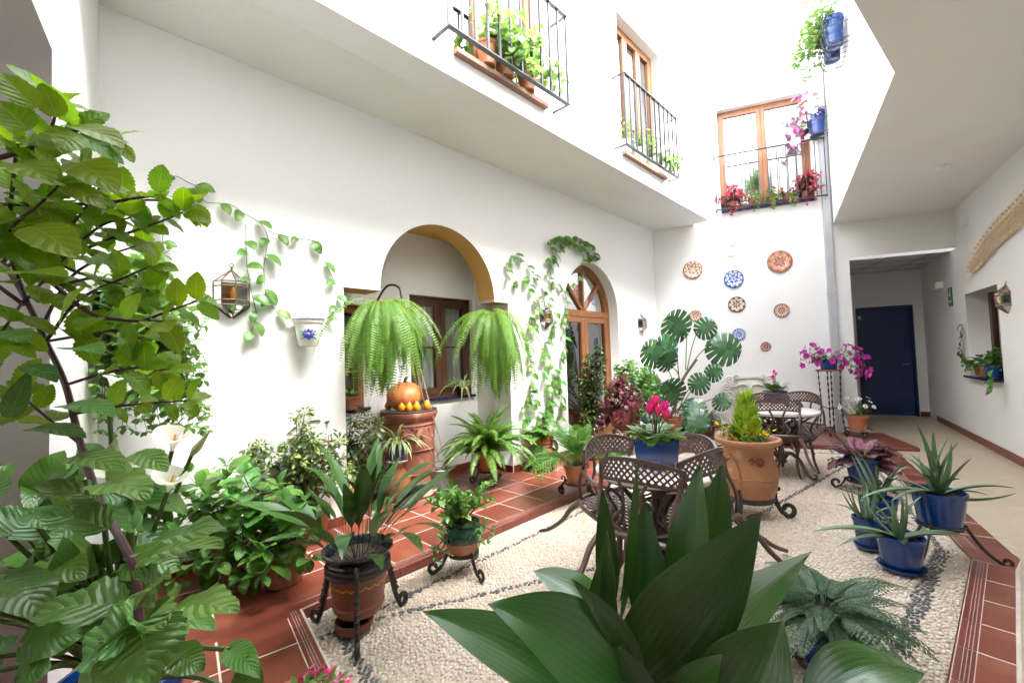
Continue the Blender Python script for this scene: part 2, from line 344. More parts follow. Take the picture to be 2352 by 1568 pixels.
# ochre lining of the arch
b = MB(); pts = arc(NCs, NZ, NR_ - .004, pi * .998, pi * .002, 36)
V = []; F = []
for i, (s, z) in enumerate(pts): V += [LW(s, z, .001), LW(s, z, -.283)]
F = [(2 * i, 2 * i + 1, 2 * i + 3, 2 * i + 2) for i in range(len(pts) - 1)]
b.add(V, F)
for s0, s1 in ((4.054, 4.284), (5.776, 6.136)):
    b.add([LW(s0, 2.126, .001), LW(s1, 2.126, .001), LW(s1, 2.126, -.283), LW(s0, 2.126, -.283)], [(0, 1, 2, 3)])
b.ob('arch_lining', ochre, w_long, M=w_long.matrix_basis.inverted())
# --- end wall with the corridor mouth and the balcony window
JS = 3.062
wall('end_wall', BW(0, 0), uB, nB, [(-.5, -.2), (JS, -.2), (JS, 2.922), (7.5, 2.922), (7.5, 7.9), (-.5, 7.9)], [rect(1.2, 2.64, 3.98, 5.86)], .3, plaster, 'tall white end wall hung with painted ceramic plates')
# --- upper storey over the long wall
wU = wall('upper_wall', LW(0, 0, OFF), uL, nL, rect(-.2, 9.0, ZS, 7.9), [rect(4.42, 5.62, 4.03, 6.3), rect(1.62, 2.86, 4.06, 5.95)], .3, plaster, 'white upper storey wall carrying the two iron balconies')
flat('soffit', [LW(-.3, 0, -.2)[:2], LW(8.4, 0, -.2)[:2], LW(8.4, 0, OFF - .301)[:2], LW(-.3, 0, OFF - .301)[:2]], ZS + .3, plaster, .3)
# --- corridor side: ceiling slab with the courtyard opening cut out of it
R0, R1, RD = np.array([5.442, 7.226]), np.array([2.963, 3.22]), unit([-.865, -.705])
R3 = R1 + RD * 4.4
rwA = P2[:2] + uR[:2] * 8; rwB = P2[:2] - uR[:2] * 11
flat('ceiling', [R0 + unit(R0 - R1) * .35, R1, R3, R3 + np.array([-3.2, -2.0]), rwB + np.array([-4, 0]), rwB, rwA, rwA + np.array([-1.2, .3])], ZC + .3, plaster, .3)
q = unit(R0 - R1); q3 = np.array([q[0], q[1], 0]); L1 = np.linalg.norm(R0 - R1)
wall('upper_wall', [R1[0], R1[1], 0], q3, np.array([-q[1], q[0], 0]), rect(-.02, L1 + .3, ZC + .02, 6.3), [], .3, plaster, 'white upper wall above the corridor with the hanging flower baskets')
r3 = np.array([RD[0], RD[1], 0])
wall('upper_wall', [R1[0], R1[1], 0], r3, np.array([r3[1], -r3[0], 0]), rect(.001, 4.6, ZC + .02, 6.3), [], .3, plaster, 'white upper wall over the walkway beside the courtyard')
# --- corridor wall, door wall
wRight = wall('corridor_wall', RW(0, 0), uR, nR, rect(-10.5, 4.4, -.2, ZC + .2), [rect(.40, 1.68, .97, 2.17)], .36, plaster, 'long white corridor wall with the window sill of pots and the dried palm')
DWc = G(2045, 956); uD = dirv(-.50); nD = np.array([uD[1], -uD[0], 0])
wall('passage_wall', DWc, uD, nD, rect(-3, 2.5, -.2, 3.2), [rect(-.46, .46, -.1, 2.26)], .2, plaster, 'white wall round the dark blue door')
flat('passage_ceiling', [BW(JS - .4, 0, -.29)[:2], BW(7.2, 0, -.29)[:2], BW(7.2, 0, -5)[:2], BW(JS - .4, 0, -5)[:2]], 3.05, mat('ceiling_panel', (.62, .62, .61), .8), .08)
cm = mat('panel_joint', (.25, .25, .25), .8)
for k in range(6):
    b = MB(); b.box((0, 0, 0), (.012, 4.5, .006)); b.ob('panel_joint', cm, None, False, M=frame(BW(JS + .15 + k * .6, 2.966, -2.6), uB, nB, Z3))['kind'] = 'structure'
for k in range(4):
    b = MB(); b.box((0, 0, 0), (4.5, .012, .006)); b.ob('panel_joint', cm, None, False, M=frame(BW(JS + 2, 2.968, -.5 - k * .6), uB, nB, Z3))['kind'] = 'structure'
wall('passage_wall', BW(JS - .001, 0, -.3), -nB, uB, rect(0, 4, -.2, 3.2), [], .2, plaster, 'white passage side wall beside the dark blue door')
# --- short wall beside the camera, with an opening under a lintel
js = 1.22
wN = wall('garden_wall', IN0, uN, nN, [(-.3, -.2), (js, -.2), (js, 2.77), (5.2, 2.77), (5.2, 7.2), (-.3, 7.2)], [], .32, plaster, 'short white wall ending in an opening behind the calla lilies')
uJ = np.array([-.9, -.43, 0]) / np.linalg.norm([.9, .43])
jo = IN0 + uN * js
wall('garden_jamb', jo - nN * .3, uJ, np.array([-uJ[1], uJ[0], 0]) * -1, rect(0, 3.0, -.2, 2.9), [], .25, rough_plaster)['kind'] = 'structure'
wall('garden_jamb', jo + uN * -.001, -nN, uN, rect(0.002, .36, -.2, 2.768), [], .1, rough_plaster)['kind'] = 'structure'
flat('garden_soffit', [(IN0 + uN * js - nN * .32)[:2], (IN0 + uN * 5.2 - nN * .32)[:2], (IN0 + uN * 5.2 - nN * 3)[:2], (IN0 + uN * (js - 1.5) - nN * 3)[:2]], 2.95, rough_plaster, .17)
# unseen rooms behind the camera: closed walls, greyed to cut bounced light
rear_m = mat('fill_cut_grey', (.30, .30, .31), .8)
for (a, c_, m_) in (((-5.2, -3.4), (4.5, -3.4), plaster), ((-5.0, -3.6), (-5.0, 3.6), plaster)):
    a = np.array([a[0], a[1], 0.0]); c_ = np.array([c_[0], c_[1], 0.0]); u_ = unit(c_ - a); n_ = np.cross(Z3, u_) if a[1] == c_[1] else np.array([1.0, 0, 0])
    wall('rear_wall', a, u_, n_, rect(0, np.linalg.norm(c_ - a), -.2, 4), [], .2, rear_m, 'unseen wall closing the room behind the viewer, greyed to cut bounced light')
# ------------------------------------------------------------------ floors
big = [(-7, -5), (11, -5), (11, 13), (-7, 13)]
flat('ground', big, -.012, mortar_m, .1)
C1, uF = np.array([3.32, 2.96]), np.array([.525, .851]); nF = np.array([-.851, .525])       # far border, outer edge
C0, uE = np.array([3.01, 2.95]), np.array([-.755, -.656]); nE = np.array([.656, -.755])      # near border, inner edge
e0 = C0 + nE * .19
flat('corridor_floor', [C1 + uF * 8, C1, e0 + np.array([.06, .03]), e0 + uE * 9, (-4, -5), (11, -5), (11, 13), (7.6, 13)], .014, beige_m, .03)
TW = 1.07
P0 = np.array([-1.258, 2.555, 0])
terrace = [LW(-.2, 0, -.9)[:2], LW(9.5, 0, -.9)[:2], (-4.5, -3), (P0 + uN * 6)[:2], P0[:2], LW(1.2, 0, TW - .02)[:2], BW(.95, 0, 1.24)[:2], BW(3.3, 0, 1.24)[:2], BW(3.35, 0, 0)[:2], BW(3.1, 0, -.3)[:2]]
tf = flat('terrace_floor', terrace, TZ - .0014, grout_m, .07)
def tilemesh(a, c_, h=.02, ch=.002):
    b = MB(); x, y = a / 2, c_ / 2
    V = [(-x, -y, -h), (x, -y, -h), (x, y, -h), (-x, y, -h), (-x, -y, -ch), (x, -y, -ch), (x, y, -ch), (-x, y, -ch)] + [(sx * (x - ch), sy * (y - ch), 0) for sx, sy in ((-1, -1), (1, -1), (1, 1), (-1, 1))]
    F = [(0, 1, 5, 4), (1, 2, 6, 5), (2, 3, 7, 6), (3, 0, 4, 7), (4, 5, 9, 8), (5, 6, 10, 9), (6, 7, 11, 10), (7, 4, 8, 11), (8, 9, 10, 11)]
    return b.add(V, F).mesh('tile', tile_m, smooth=False)
def nosemesh(l, wd, h, m=nosing_m):
    b = MB(); pr = [(0, -h)] + [(0, 0)] + [(wd - .016 + .016 * math.sin(a), -.016 + .016 * math.cos(a)) for a in (0, .5, 1, pi / 2)] + [(wd, -h + .012), (wd - .01, -h)]
    b.poly(pr, l); me = b.mesh('nosing_tile', m); return me
rng = random.Random(5)
tm = tilemesh(.322, .322)
def lay(me, P, x, y, z, parent, name='tile'):
    x3 = np.array([x[0], x[1], 0.0]); y3 = np.array([y[0], y[1], 0.0]); j = rng.uniform(-.0003, .0003)
    return ob(name, me, parent, frame((P[0], P[1], z + j), x3, y3, Z3))
for r in range(-2, 3):
    for k in range(-1, 21):
        s, o_ = .165 + k * .33, .165 + r * .33
        if r < 0 and not (3.95 < s < 6.35): continue
        if s > 6.95: continue
        lay(tm, LW(s, 0, o_), uL, -nL, TZ, tf)
nm = nosemesh(.326, .08, .072)
for k in range(-0, 19):
    s = .67 + k * .33 + .33
    if s < 6.95: ob('nosing_tile', nm, tf, frame(LW(s, TZ, .99), nL, uL * -1, Z3))
# along the end wall
flat('tile', [LW(6.86, 0, 1.04)[:2], LW(6.90, 0, .45)[:2], (P0 - nN * .55 + uN * .05)[:2], (P0 + uN * .06 - nN * .06)[:2], (P0 - nN * .01)[:2]], TZ - .0009, tile_m, .01, None, parent=tf)
tb = tilemesh(.322, .287)
for r in range(4):
    for k in range(9):
        s = .55 + k * .33; P = BW(s, 0, .1475 + r * .295)
        if np.dot(P - KC, nL) < 1.07 + .12: continue
        lay(tb, P, uB, -nB, TZ, tf)
nm2 = nosemesh(.326, .07, .072)
for k in range(2, 8):
    ob('nosing_tile', nm2, tf, frame(BW(.70 + k * .33, TZ, 1.18), nB, uB, Z3))
# beside the camera
for r in range(7):
    for k in range(-4, 9):
        P = P0 + uN * (.165 + k * .33) - nN * (.165 + .08 + r * .33)
        if np.dot(P - KC, uL) < 6.72 or np.dot(P - KC, nL) < -.1: continue
        lay(tm, P, uN, nN, TZ - .0005, tf)
for k in range(0, 8): ob('nosing_tile', nm, tf, frame(P0 + uN * (k * .33 + .33) - nN * .08 + Z3 * (TZ - .0002), nN, uN * -1, Z3))
def stripes(parent, P, u, v, l, z, offs):
    for o_ in offs:
        b = MB(); b.box((0, 0, 0), (.0032, l, .002)); b.ob('stripe', stripe_m, parent, False, M=frame((P[0] + v[0] * o_, P[1] + v[1] * o_, z), np.array([v[0], v[1], 0]), np.array([u[0], u[1], 0]), Z3))
for k in range(0, 7): stripes(tf, P0 + uN * (k * .33 + .165) - nN * .08, uN, nN, .32, TZ + .0005, (.02, .033, .046))
for k in range(0, 18): stripes(tf, LW(.84 + k * .33 + .0, 0, .99), uL, nL, .32, TZ + .0015, (.024, .042))
# border of tiles towards the corridor
bf = flat('border_floor', [C1 + uF * 7, C1 + uF * 7 + nF * .27, C0 + nF * 0, C0 + uE * 8, e0 + uE * 8, e0 + np.array([.05, .02]), C1 - uF * .06], .0186, grout_m, .02)
flat('tile', [C1 + uF * .02, C1 + nF * .265 + uF * .02, C0 + np.array([.0, .0]), C0 + uE * .02 + nE * .19, C1 - uF * .05], .0192, tile_m, .01, None, parent=bf)
t1 = tilemesh(.180, .296, .012); n1 = nosemesh(.305, .075, .016, nosing_m)
for k in range(22):
    c_ = C1 + uF * (.17 + k * .31)
    lay(t1, c_ + nF * .095, -nF, uF, .02, bf)
    p = c_ + nF * .19 + uF * .152
    ob('nosing_tile', n1, bf, frame((p[0], p[1], .02), np.append(nF, 0), np.append(-uF, 0), Z3))
    if k < 8: stripes(bf, c_ + nF * .19, uF, nF, .30, .0215, (.016, .03, .044))
t2 = tilemesh(.118, .30, .012)
for k in range(10):
    c_ = C0 + uE * (.17 + k * .31)
    lay(t2, c_ + nE * .13, nE, uE, .02, bf)
    p = c_ + nE * .068 + uE * .152
    ob('nosing_tile', n1, bf, frame((p[0], p[1], .02), np.append(-nE, 0), np.append(-uE, 0), Z3))
    stripes(bf, c_ + nE * .068, uE, -nE, .30, .0215, (.014, .027, .040))
# skirting tiles
def skirt(name, P, u, n, l, h, z0, parent=None):
    k = max(1, round(l / .33)); d = l / k; b = MB(); b.box((0, 0, 0), (d - .003, .012, h)); me = b.mesh(name, skirt_m, False)
    for i in range(k): ob(name, me, parent, frame(np.asarray(P) + u * (d * (i + .5)) + n * .0065 + Z3 * (z0 + h / 2), u, np.cross(Z3, u), Z3))
skirt('skirting_tile', LW(0, 0), uL, nL, 1.42, .08, TZ, tf); skirt('skirting_tile', LW(2.91, 0), uL, nL, 1.13, .08, TZ, tf); skirt('skirting_tile', LW(6.15, 0), uL, nL, 1.55, .08, TZ, tf)
skirt('skirting_tile', nf(4.06, ND), uL, nL, 1.4, .08, TZ, tf); skirt('skirting_tile', nf(4.05, 0) + uL * .0, -nL, uL, ND, .08, TZ, tf)
skirt('skirting_tile', BW(.02, 0), uB, nB, 3.03, .08, TZ, tf)
cf = bpy.data.objects['corridor_floor']
skirt('skirting_tile', RW(-2.4, 0), uR, nR, 6.2, .10, .014, cf); skirt('skirting_tile', DWc + uD * .47, uD, nD, .32, .10, .014, cf)
# ------------------------------------------------------------------ pebble mosaic
lines = [(LW(6.95, 0, 1.31)[:2], LW(.9, 0, 1.31)[:2], .020), ((-.86, 2.52), (.9, 3.18), .019), ((-1.02, 2.47), (-.1, 1.25), .03), ((2.25, 4.0), (4.6, 5.84), .020),
         ((1.05, 1.50), (2.98, 3.13), .042), ((2.98, 3.13), (4.75, 6.0), .022), ((-.1, 1.25), (1.0, 1.4), .03), (BW(.9, 0, 1.5)[:2], BW(2.9, 0, 1.5)[:2], .022), ((2.25, 4.0), (.9, 3.18), .022)]
pr = np.random.RandomState(3)
px, py = .0285, .0205
gx, gy = np.meshgrid(np.arange(-3.2, 7.5, px), np.arange(-5, 5, py))
gx = gx + (np.arange(gx.shape[0]) % 2)[:, None] * px / 2
a0 = .80; wob = .10 * np.sin(gx * 1.9) + .05 * np.sin(gx * 4.1 + 1)
u_ = gx.ravel() + pr.uniform(-.010, .010, gx.size); v_ = (gy + wob).ravel() + pr.uniform(-.0055, .0055, gx.size)
X = .8 + u_ * math.cos(a0) - v_ * math.sin(a0) - .6; Y = 2.4 + u_ * math.sin(a0) + v_ * math.cos(a0)
keep = (Y > 1.15)
def half(P, n): return (X - P[0]) * n[0] + (Y - P[1]) * n[1]
keep &= half(LW(0, 0, TW), nL) > .012; keep &= half(BW(0, 0, 1.25), nB) > .01; keep &= half(P0, nN) > .012
keep &= ((half(C1 + nF * .27, nF) > .01) & ((half(C0, -nE) > .01) | (half(C0, uF) > 0))); keep &= (half(C0, -nE) > .008) | (half(C0, uF) > .0)
D = np.sqrt(X ** 2 + Y ** 2); keep &= np.abs(X) / Y < 1.25
X, Y, D = X[keep], Y[keep], D[keep]
dark = np.zeros(len(X), bool)
for A, B_, hw in lines:
    A = np.array(A); B_ = np.array(B_); d = B_ - A; L = np.linalg.norm(d); d /= L
    t = (X - A[0]) * d[0] + (Y - A[1]) * d[1]; q = -(X - A[0]) * d[1] + (Y - A[1]) * d[0]
    dark |= (np.abs(q) < hw * pr.uniform(.75, 1.2, len(X))) & (t > -.02) & (t < L + .02)
ang = a0 + .5 * np.sin(X * 1.3 + Y * .7) + pr.normal(0, .42, len(X))
sa = pr.uniform(.0105, .0168, len(X)); sb = pr.uniform(.0076, .0105, len(X)); sh = pr.uniform(.0062, .0100, len(X))
ring = [(1.0, 0.0), (.80, .62), (.0, 1.0)]; nr = 7
def pebble_verts(i):
    n = len(i); out = np.zeros((n, 2 * nr + 1, 3))
    for k in range(2):
        r, h = ring[k]
        for j in range(nr):
            th = 2 * pi * (j + .5 * k) / nr; q = pr.uniform(.88, 1.1, n)
            lx, ly = sa[i] * r * math.cos(th) * q, sb[i] * r * math.sin(th) * q
            out[:, k * nr + j, 0] = lx * np.cos(ang[i]) - ly * np.sin(ang[i]); out[:, k * nr + j, 1] = lx * np.sin(ang[i]) + ly * np.cos(ang[i]); out[:, k * nr + j, 2] = sh[i] * h
    out[:, 2 * nr, 2] = sh[i]; return out
pf = [(j, (j + 1) % nr, nr + (j + 1) % nr, nr + j) for j in range(nr)] + [(nr + j, nr + (j + 1) % nr, 2 * nr) for j in range(nr)]
def pebm(name, ramp, rough):
    m, t, o = nodes(name); b = N(t, 'BsdfPrincipled'); b.inputs['Roughness'].default_value = rough; t.links.new(b.outputs[0], o.inputs[0])
    ge = N(t, 'NewGeometry'); oi = N(t, 'ObjectInfo'); cr = N(t, 'ValToRGB'); cr.color_ramp.elements.remove(cr.color_ramp.elements[1])
    for i, (p_, c_) in enumerate(ramp):
        e = cr.color_ramp.elements[0] if i == 0 else cr.color_ramp.elements.new(p_); e.position = p_; e.color = c4(c_)
    t.links.new(math_(t, 'FRACT', math_(t, 'ADD', ge.outputs['Random Per Island'], oi.outputs['Random'])), cr.inputs[0])
    tc = N(t, 'TexCoord'); no = N(t, 'TexNoise'); no.inputs['Scale'].default_value = 1.6; no.inputs['Detail'].default_value = 5; t.links.new(tc.outputs['Object'], no.inputs['Vector'])
    c2 = N(t, 'ValToRGB'); c2.color_ramp.elements[0].position = .35; c2.color_ramp.elements[1].position = .7; c2.color_ramp.elements[0].color = (.86, .80, .74, 1); c2.color_ramp.elements[1].color = (1, 1, 1, 1)
    t.links.new(no.outputs[0], c2.inputs[0]); t.links.new(mixc(t, 1.0, cr.outputs[0], c2.outputs[0], 'MULTIPLY'), b.inputs['Base Color']); return m
peb_light = pebm('pale_pebble', [(0, (.74, .67, .58)), (.3, (.70, .60, .48)), (.5, (.79, .74, .67)), (.72, (.64, .51, .39)), (.86, (.77, .70, .60)), (1, (.55, .42, .31))], .55)
peb_dark = pebm('slate_pebble', [(0, (.07, .075, .08)), (.5, (.13, .13, .14)), (.8, (.22, .22, .22)), (1, (.09, .085, .09))], .5)
pz = -.006
order = np.argsort(D); inview = (np.abs(X / Y) < 1.0) & ((Y * 0 + 1.45) / Y < .82)
near = order[inview[order]][:300]; nearset = np.zeros(len(X), bool); nearset[near] = True
def pebbles(name, sel, m, kind):
    i = np.where(sel)[0]; V = pebble_verts(i); V[:, :, 0] += X[i][:, None]; V[:, :, 1] += Y[i][:, None]; V[:, :, 2] += pz
    nv_ = 2 * nr + 1; me = bpy.data.meshes.new(name)
    F = (np.array([list(f) + [-1] * (4 - len(f)) for f in pf])[None] + np.arange(len(i))[:, None, None] * nv_).reshape(-1, 4)
    base = np.tile(np.array([len(f) for f in pf]), len(i)); fl = [tuple(r_[:k_]) for r_, k_ in zip(F.tolist(), base.tolist())]
    me.from_pydata(V.reshape(-1, 3).tolist(), [], fl); me.materials.append(m)
    me.polygons.foreach_set('use_smooth', np.ones(len(me.polygons), dtype=bool)); me.update()
    o = ob(name, me, peb); o['kind'] = 'stuff'; return o
b = MB(); b.add([(-3, -1, -.008), (7, -1, -.008), (7, 9, -.008), (-3, 9, -.008)], [(0, 1, 2, 3)])
peb = b.ob('pebble_floor', mortar_m, None, False); peb['kind'] = 'structure'
pebbles('pebbles', ~nearset & ~dark, peb_light, 'stuff'); pebbles('pebbles', ~nearset & dark, peb_dark, 'stuff')
pv = []
for k in range(10):
    me = bpy.data.meshes.new('pebble'); i = near[k:k + 1]; sv = ang[i].copy(); ang[i] = 0; me.from_pydata(pebble_verts(i)[0].tolist(), [], pf); ang[i] = sv
    me.polygons.foreach_set('use_smooth', np.ones(len(pf), dtype=bool)); me.materials.append(peb_light); me2 = me.copy(); me2.materials.clear(); me2.materials.append(peb_dark); pv.append((me, me2))
for n_, i in enumerate(near):
    o = ob('pebble', pv[n_ % 10][1 if dark[i] else 0], peb); o.location = (X[i], Y[i], pz); o.rotation_euler = (0, 0, ang[i])
# ================================================================== windows, doors, balconies, things on the walls
def wf(P, n): return frame(P, np.cross(n, Z3), n, Z3)     # local x along the wall, y out of it, z up
def curtain(W, H, amp=.02, n=40, folds=9, rng=None):
    b = MB(); V = []; rng = rng or random.Random(1); ph = [rng.uniform(0, 6) for _ in range(3)]
    for i in range(n + 1):
        x = i / n; y = amp * (math.sin(x * folds * 2 * pi + ph[0]) + .5 * math.sin(x * folds * 3.7 * pi + ph[1]))
        V += [((x - .5) * W, y * .8, H), ((x - .5) * W, y, H / 2), ((x - .5) * W, y * 1.2, 0)]
    F = [(3 * i + j, 3 * i + j + 1, 3 * i + j + 4, 3 * i + j + 3) for i in range(n) for j in range(2)]
    return b.add(V, F)
def sash(parent, x0, x1, z0, z1, fw, dp, wm, gm, rows=1, y=0, bar=.022, hinge=False):
    b = MB(); W, H = x1 - x0, z1 - z0; cx, cz = (x0 + x1) / 2, (z0 + z1) / 2
    b.box((x0 + fw / 2, y, cz), (fw, dp, H)); b.box((x1 - fw / 2, y, cz), (fw, dp, H))
    b.box((cx, y, z0 + fw / 2), (W - 2 * fw, dp * .96, fw)); b.box((cx, y, z1 - fw / 2), (W - 2 * fw, dp * .96, fw))
    for k in range(1, rows): b.box((cx, y, z0 + fw + (H - 2 * fw) * k / rows), (W - 2 * fw, dp * .8, bar))
    # a thin moulding round the glass
    m_ = .008
    for xx in (x0 + fw + m_ / 2, x1 - fw - m_ / 2): b.box((xx, y + dp * .1, cz), (m_, dp * .62, H - 2 * fw))
    s = b.ob('sash', wm, parent, False)
    hh = (H - 2 * fw) / rows
    for k in range(rows):
        MB().box((cx, y - dp * .15, z0 + fw + hh * (k + .5)), (W - 2 * fw, .004, hh)).ob('pane', gm, s, False)
    return s
def room_box(parent, W, H, z0, d0, d1, m=room_m):
    x = W / 2
    V = [(-x, -d0, z0), (x, -d0, z0), (x, -d0, z0 + H), (-x, -d0, z0 + H), (-x, -d1, z0), (x, -d1, z0), (x, -d1, z0 + H), (-x, -d1, z0 + H)]
    return MB().add(V, [(4, 5, 6, 7), (0, 1, 5, 4), (3, 7, 6, 2), (0, 4, 7, 3), (1, 2, 6, 5)]).ob('interior', m, parent, False)
def window(name, label, P, n, W, H, depth, wm, gm, cols=2, rows=1, ow=.05, fw=.06, cur=True, sill=None, sill_out=.02, sillh=.03, rd=.6, sash_n=None, cur_rng=1, cur_h=1.0):
    t = thing(name, label, 'window' if 'window' in name else 'door', M=wf(P, n)); y = -depth
    b = MB(); 
    b.box((-W / 2 + ow / 2, y, H / 2), (ow, .07, H)); b.box((W / 2 - ow / 2, y, H / 2), (ow, .07, H)); b.box((0, y, H - ow / 2), (W - 2 * ow, .068, ow)); b.box((0, y, ow / 2), (W - 2 * ow, .068, ow))
    b.ob('window_frame', wm, t, False)
    cw = (W - 2 * ow) / cols
    for k in range(cols): sash(t, -W / 2 + ow + k * cw + .002, -W / 2 + ow + (k + 1) * cw - .002, ow + .002, H - ow - .002, fw, .05, wm, gm, rows, y + .012)
    if cur:
        for k in range(cols):
            c_ = curtain(cw * .92, H * .94 * cur_h, .012, folds=6, rng=random.Random(k + cur_rng)); o = c_.ob('curtain', curtain_m, t, sharp=0); o.location = (-W / 2 + ow + (k + .5) * cw, y - .07, .03)
    if sill is not None:
        MB().box((0, -depth / 2 + sill_out / 2 - .02, -sillh / 2 + .004), (W - .004, depth + sill_out + .02, sillh)).ob('sill', sill, t, False)
    room_box(t, W + .1, H + .1, -.05, depth + .10, depth + rd)
    return t
# niche windows
window('casement_window', 'dark wooden four-pane casement window inside the arched niche', nf(3.9 + .68, ND, .99), nL, .96, 1.245, .09, dark_wood, glass, 2, 2, .045, .075, sill=cobalt, sill_out=.04, rd=.5)
window('casement_window', 'narrow wooden side window behind the hanging fern', sp1 + su * .375 + Z3 * .985, sn, .49, 1.065, .10, wood, glass, 1, 3, .03, .05, sill=cobalt, sill_out=.03, rd=.5)
# corridor window
window('corridor_window', 'small brown framed window above the sill of trailing pots', RW(1.04, .97), nR, 1.28, 1.20, .27, dark_wood, glass, 2, 1, .045, .06, sill=cobalt, sill_out=.09, sillh=.025)
# upper windows
upper_w = [('balcony_window', 'tall wooden balcony window above the arched niche', LW(5.02, 4.03, OFF), nL, 1.20, 2.27, bright_glass, 3),
           ('balcony_window', 'tall wooden balcony window above the arched glass door', LW(2.24, 4.06, OFF), nL, 1.24, 1.89, bright_glass, 4),
           ('balcony_window', 'wide wooden balcony window on the end wall above the plates', BW(1.92, 3.98), nB, 1.44, 1.88, bright_glass, 5)]
for nme, lab, P, n_, W_, H_, gm, r_ in upper_w:
    window(nme, lab, P, n_, W_, H_, .16, wood, gm, 2 if r_ == 5 else 3 if r_ == 3 else 3, 1, .05, .06, sill=brick_sill if r_ != 5 else cobalt, sill_out=.07, sillh=.04, cur_rng=r_ * 3)
# arched glass door
ad = thing('arched_door', 'brown wooden glass door under a round arch with fanlight', 'door', M=wf(LW(DCs, TZ, 0), nL)); yd = -.20; zz = DZ - TZ
def archring(b, r0, r1, dp, z0, n=24):
    o_ = arc(0, z0, r1, 0, pi, n); i_ = arc(0, z0, r0, pi, 0, n); V = []
    for k in range(n + 1):
        a, c_ = o_[k], i_[n - k]; V += [(a[0], yd - dp / 2, a[1]), (a[0], yd + dp / 2, a[1]), (c_[0], yd - dp / 2, c_[1]), (c_[0], yd + dp / 2, c_[1])]
    F = []
    for k in range(n): q = 4 * k; F += [(q, q + 4, q + 5, q + 1), (q + 1, q + 5, q + 7, q + 3), (q + 3, q + 7, q + 6, q + 2), (q + 2, q + 6, q + 4, q)]
    b.add(V, F)
b = MB(); archring(b, DR - .06, DR + .012, .07, zz); b.box((-DR + .03, yd, zz / 2), (.06, .07, zz)); b.box((DR - .03, yd, zz / 2), (.06, .07, zz)); b.ob('door_frame', wood, ad, sharp=30)
MB().box((0, yd, zz - .03), (2 * DR - .12, .075, .10)).ob('transom', wood_h, ad, False)
fl = MB(); archring(fl, DR - .115, DR - .062, .05, zz); 
fo = fl.ob('fanlight', wood, ad, sharp=30)
for k, a in enumerate((pi / 4, pi / 2, 3 * pi / 4)):
    L_ = DR - .08; MB().box((math.cos(a) * (L_ / 2 + .02), yd + .004, zz + math.sin(a) * (L_ / 2 + .02)), (L_ - .04, .045, .05), R=[[math.cos(a), 0, -math.sin(a)], [0, 1, 0], [math.sin(a), 0, math.cos(a)]]).ob('glazing_bar', wood, fo, False)
pts = arc(0, zz + .02, DR - .09, 0, pi, 24); MB().add([(p[0], yd - .01, p[1]) for p in pts], [tuple(range(len(pts)))]).ob('pane', glass, fo, False)
for sx in (-1, 1):
    x0, x1 = (.003, DR - .062) if sx > 0 else (-DR + .062, -.003); s_ = sash(ad, x0, x1, .03, zz - .085, .085, .055, wood, glass, 1, yd + .004)
    MB().box(((x0 + x1) / 2, yd + .006, .12), (DR - .14, .05, .20)).ob('kick_panel', wood_h, ad, False)
    c_ = curtain(.40, zz + .45, .018, folds=6, rng=random.Random(9 + sx)); o = c_.ob('curtain', curtain_m, ad, sharp=0); o.location = (sx * .44 + .05, yd - .10, .04)
MB().tube([(.03, yd + .05, 1.0), (.03, yd + .09, 1.0), (.12, yd + .09, 1.0)], .009, 8).ob('handle', brass, ad)
room_box(ad, 2 * DR + .2, zz + DR + .1, -.1, .36, 1.2)
# blue door
bd = thing('blue_door', 'dark blue flush door at the end of the corridor', 'door', M=wf(DWc + Z3 * .012, nD))
MB().box((0, -.10, 1.12), (.91, .045, 2.23)).ob('door_leaf', blue_door, bd, False)
b = MB(); b.box((-.445, -.05, 1.12), (.03, .12, 2.245)); b.box((.445, -.05, 1.12), (.03, .12, 2.245)); b.box((0, -.05, 2.235), (.86, .12, .03)); b.ob('door_frame', blue_door, bd, False)
MB().tube([(-.36, -.075, 1.05), (-.36, -.02, 1.05), (-.25, -.02, 1.05)], .01, 8).ob('handle', zinc, bd)
MB().box((.39, -.074, 2.05), (.06, .003, .07)).ob('sticker', mat('sticker', (.45, .52, .30), .5), bd, False)
# ------------------------------------------------------------------ balconies
def balcony(label, P, n, W, H, out, nb, th=.019):
    t = thing('balcony_railing', label, 'railing', M=wf(P, n), group='iron balcony railings of the upper storey')
    for z, w_ in ((0, .045), (H, .040)):
        r = MB().box((0, out, z), (W + .02, w_, .012)).ob('rail', rail_m, t, False)
        for sx in (-1, 1): MB().box((sx * (W / 2), out / 2 - .02, z), (.03, out - .005, .012)).ob('rail_return', rail_m, t, False)
    bm = MB().box((0, 0, H / 2), (th, th, H - .012)).mesh('baluster', rail_m, False)
    for k in range(nb): o = ob('baluster', bm, t); o.location = (-W / 2 + W * k / (nb - 1), out, 0)
    return t
balcony('black iron balcony railing above the arched niche', LW(5.05, 4.02, OFF), nL, 1.54, .93, .20, 12)
balcony('black iron balcony railing above the arched glass door', LW(2.25, 4.05, OFF), nL, 1.54, .91, .16, 12)
balcony('thin black railing on the end wall holding red flowering pots', BW(1.95, 3.98), nB, 1.66, .97, .13, 13, .011)
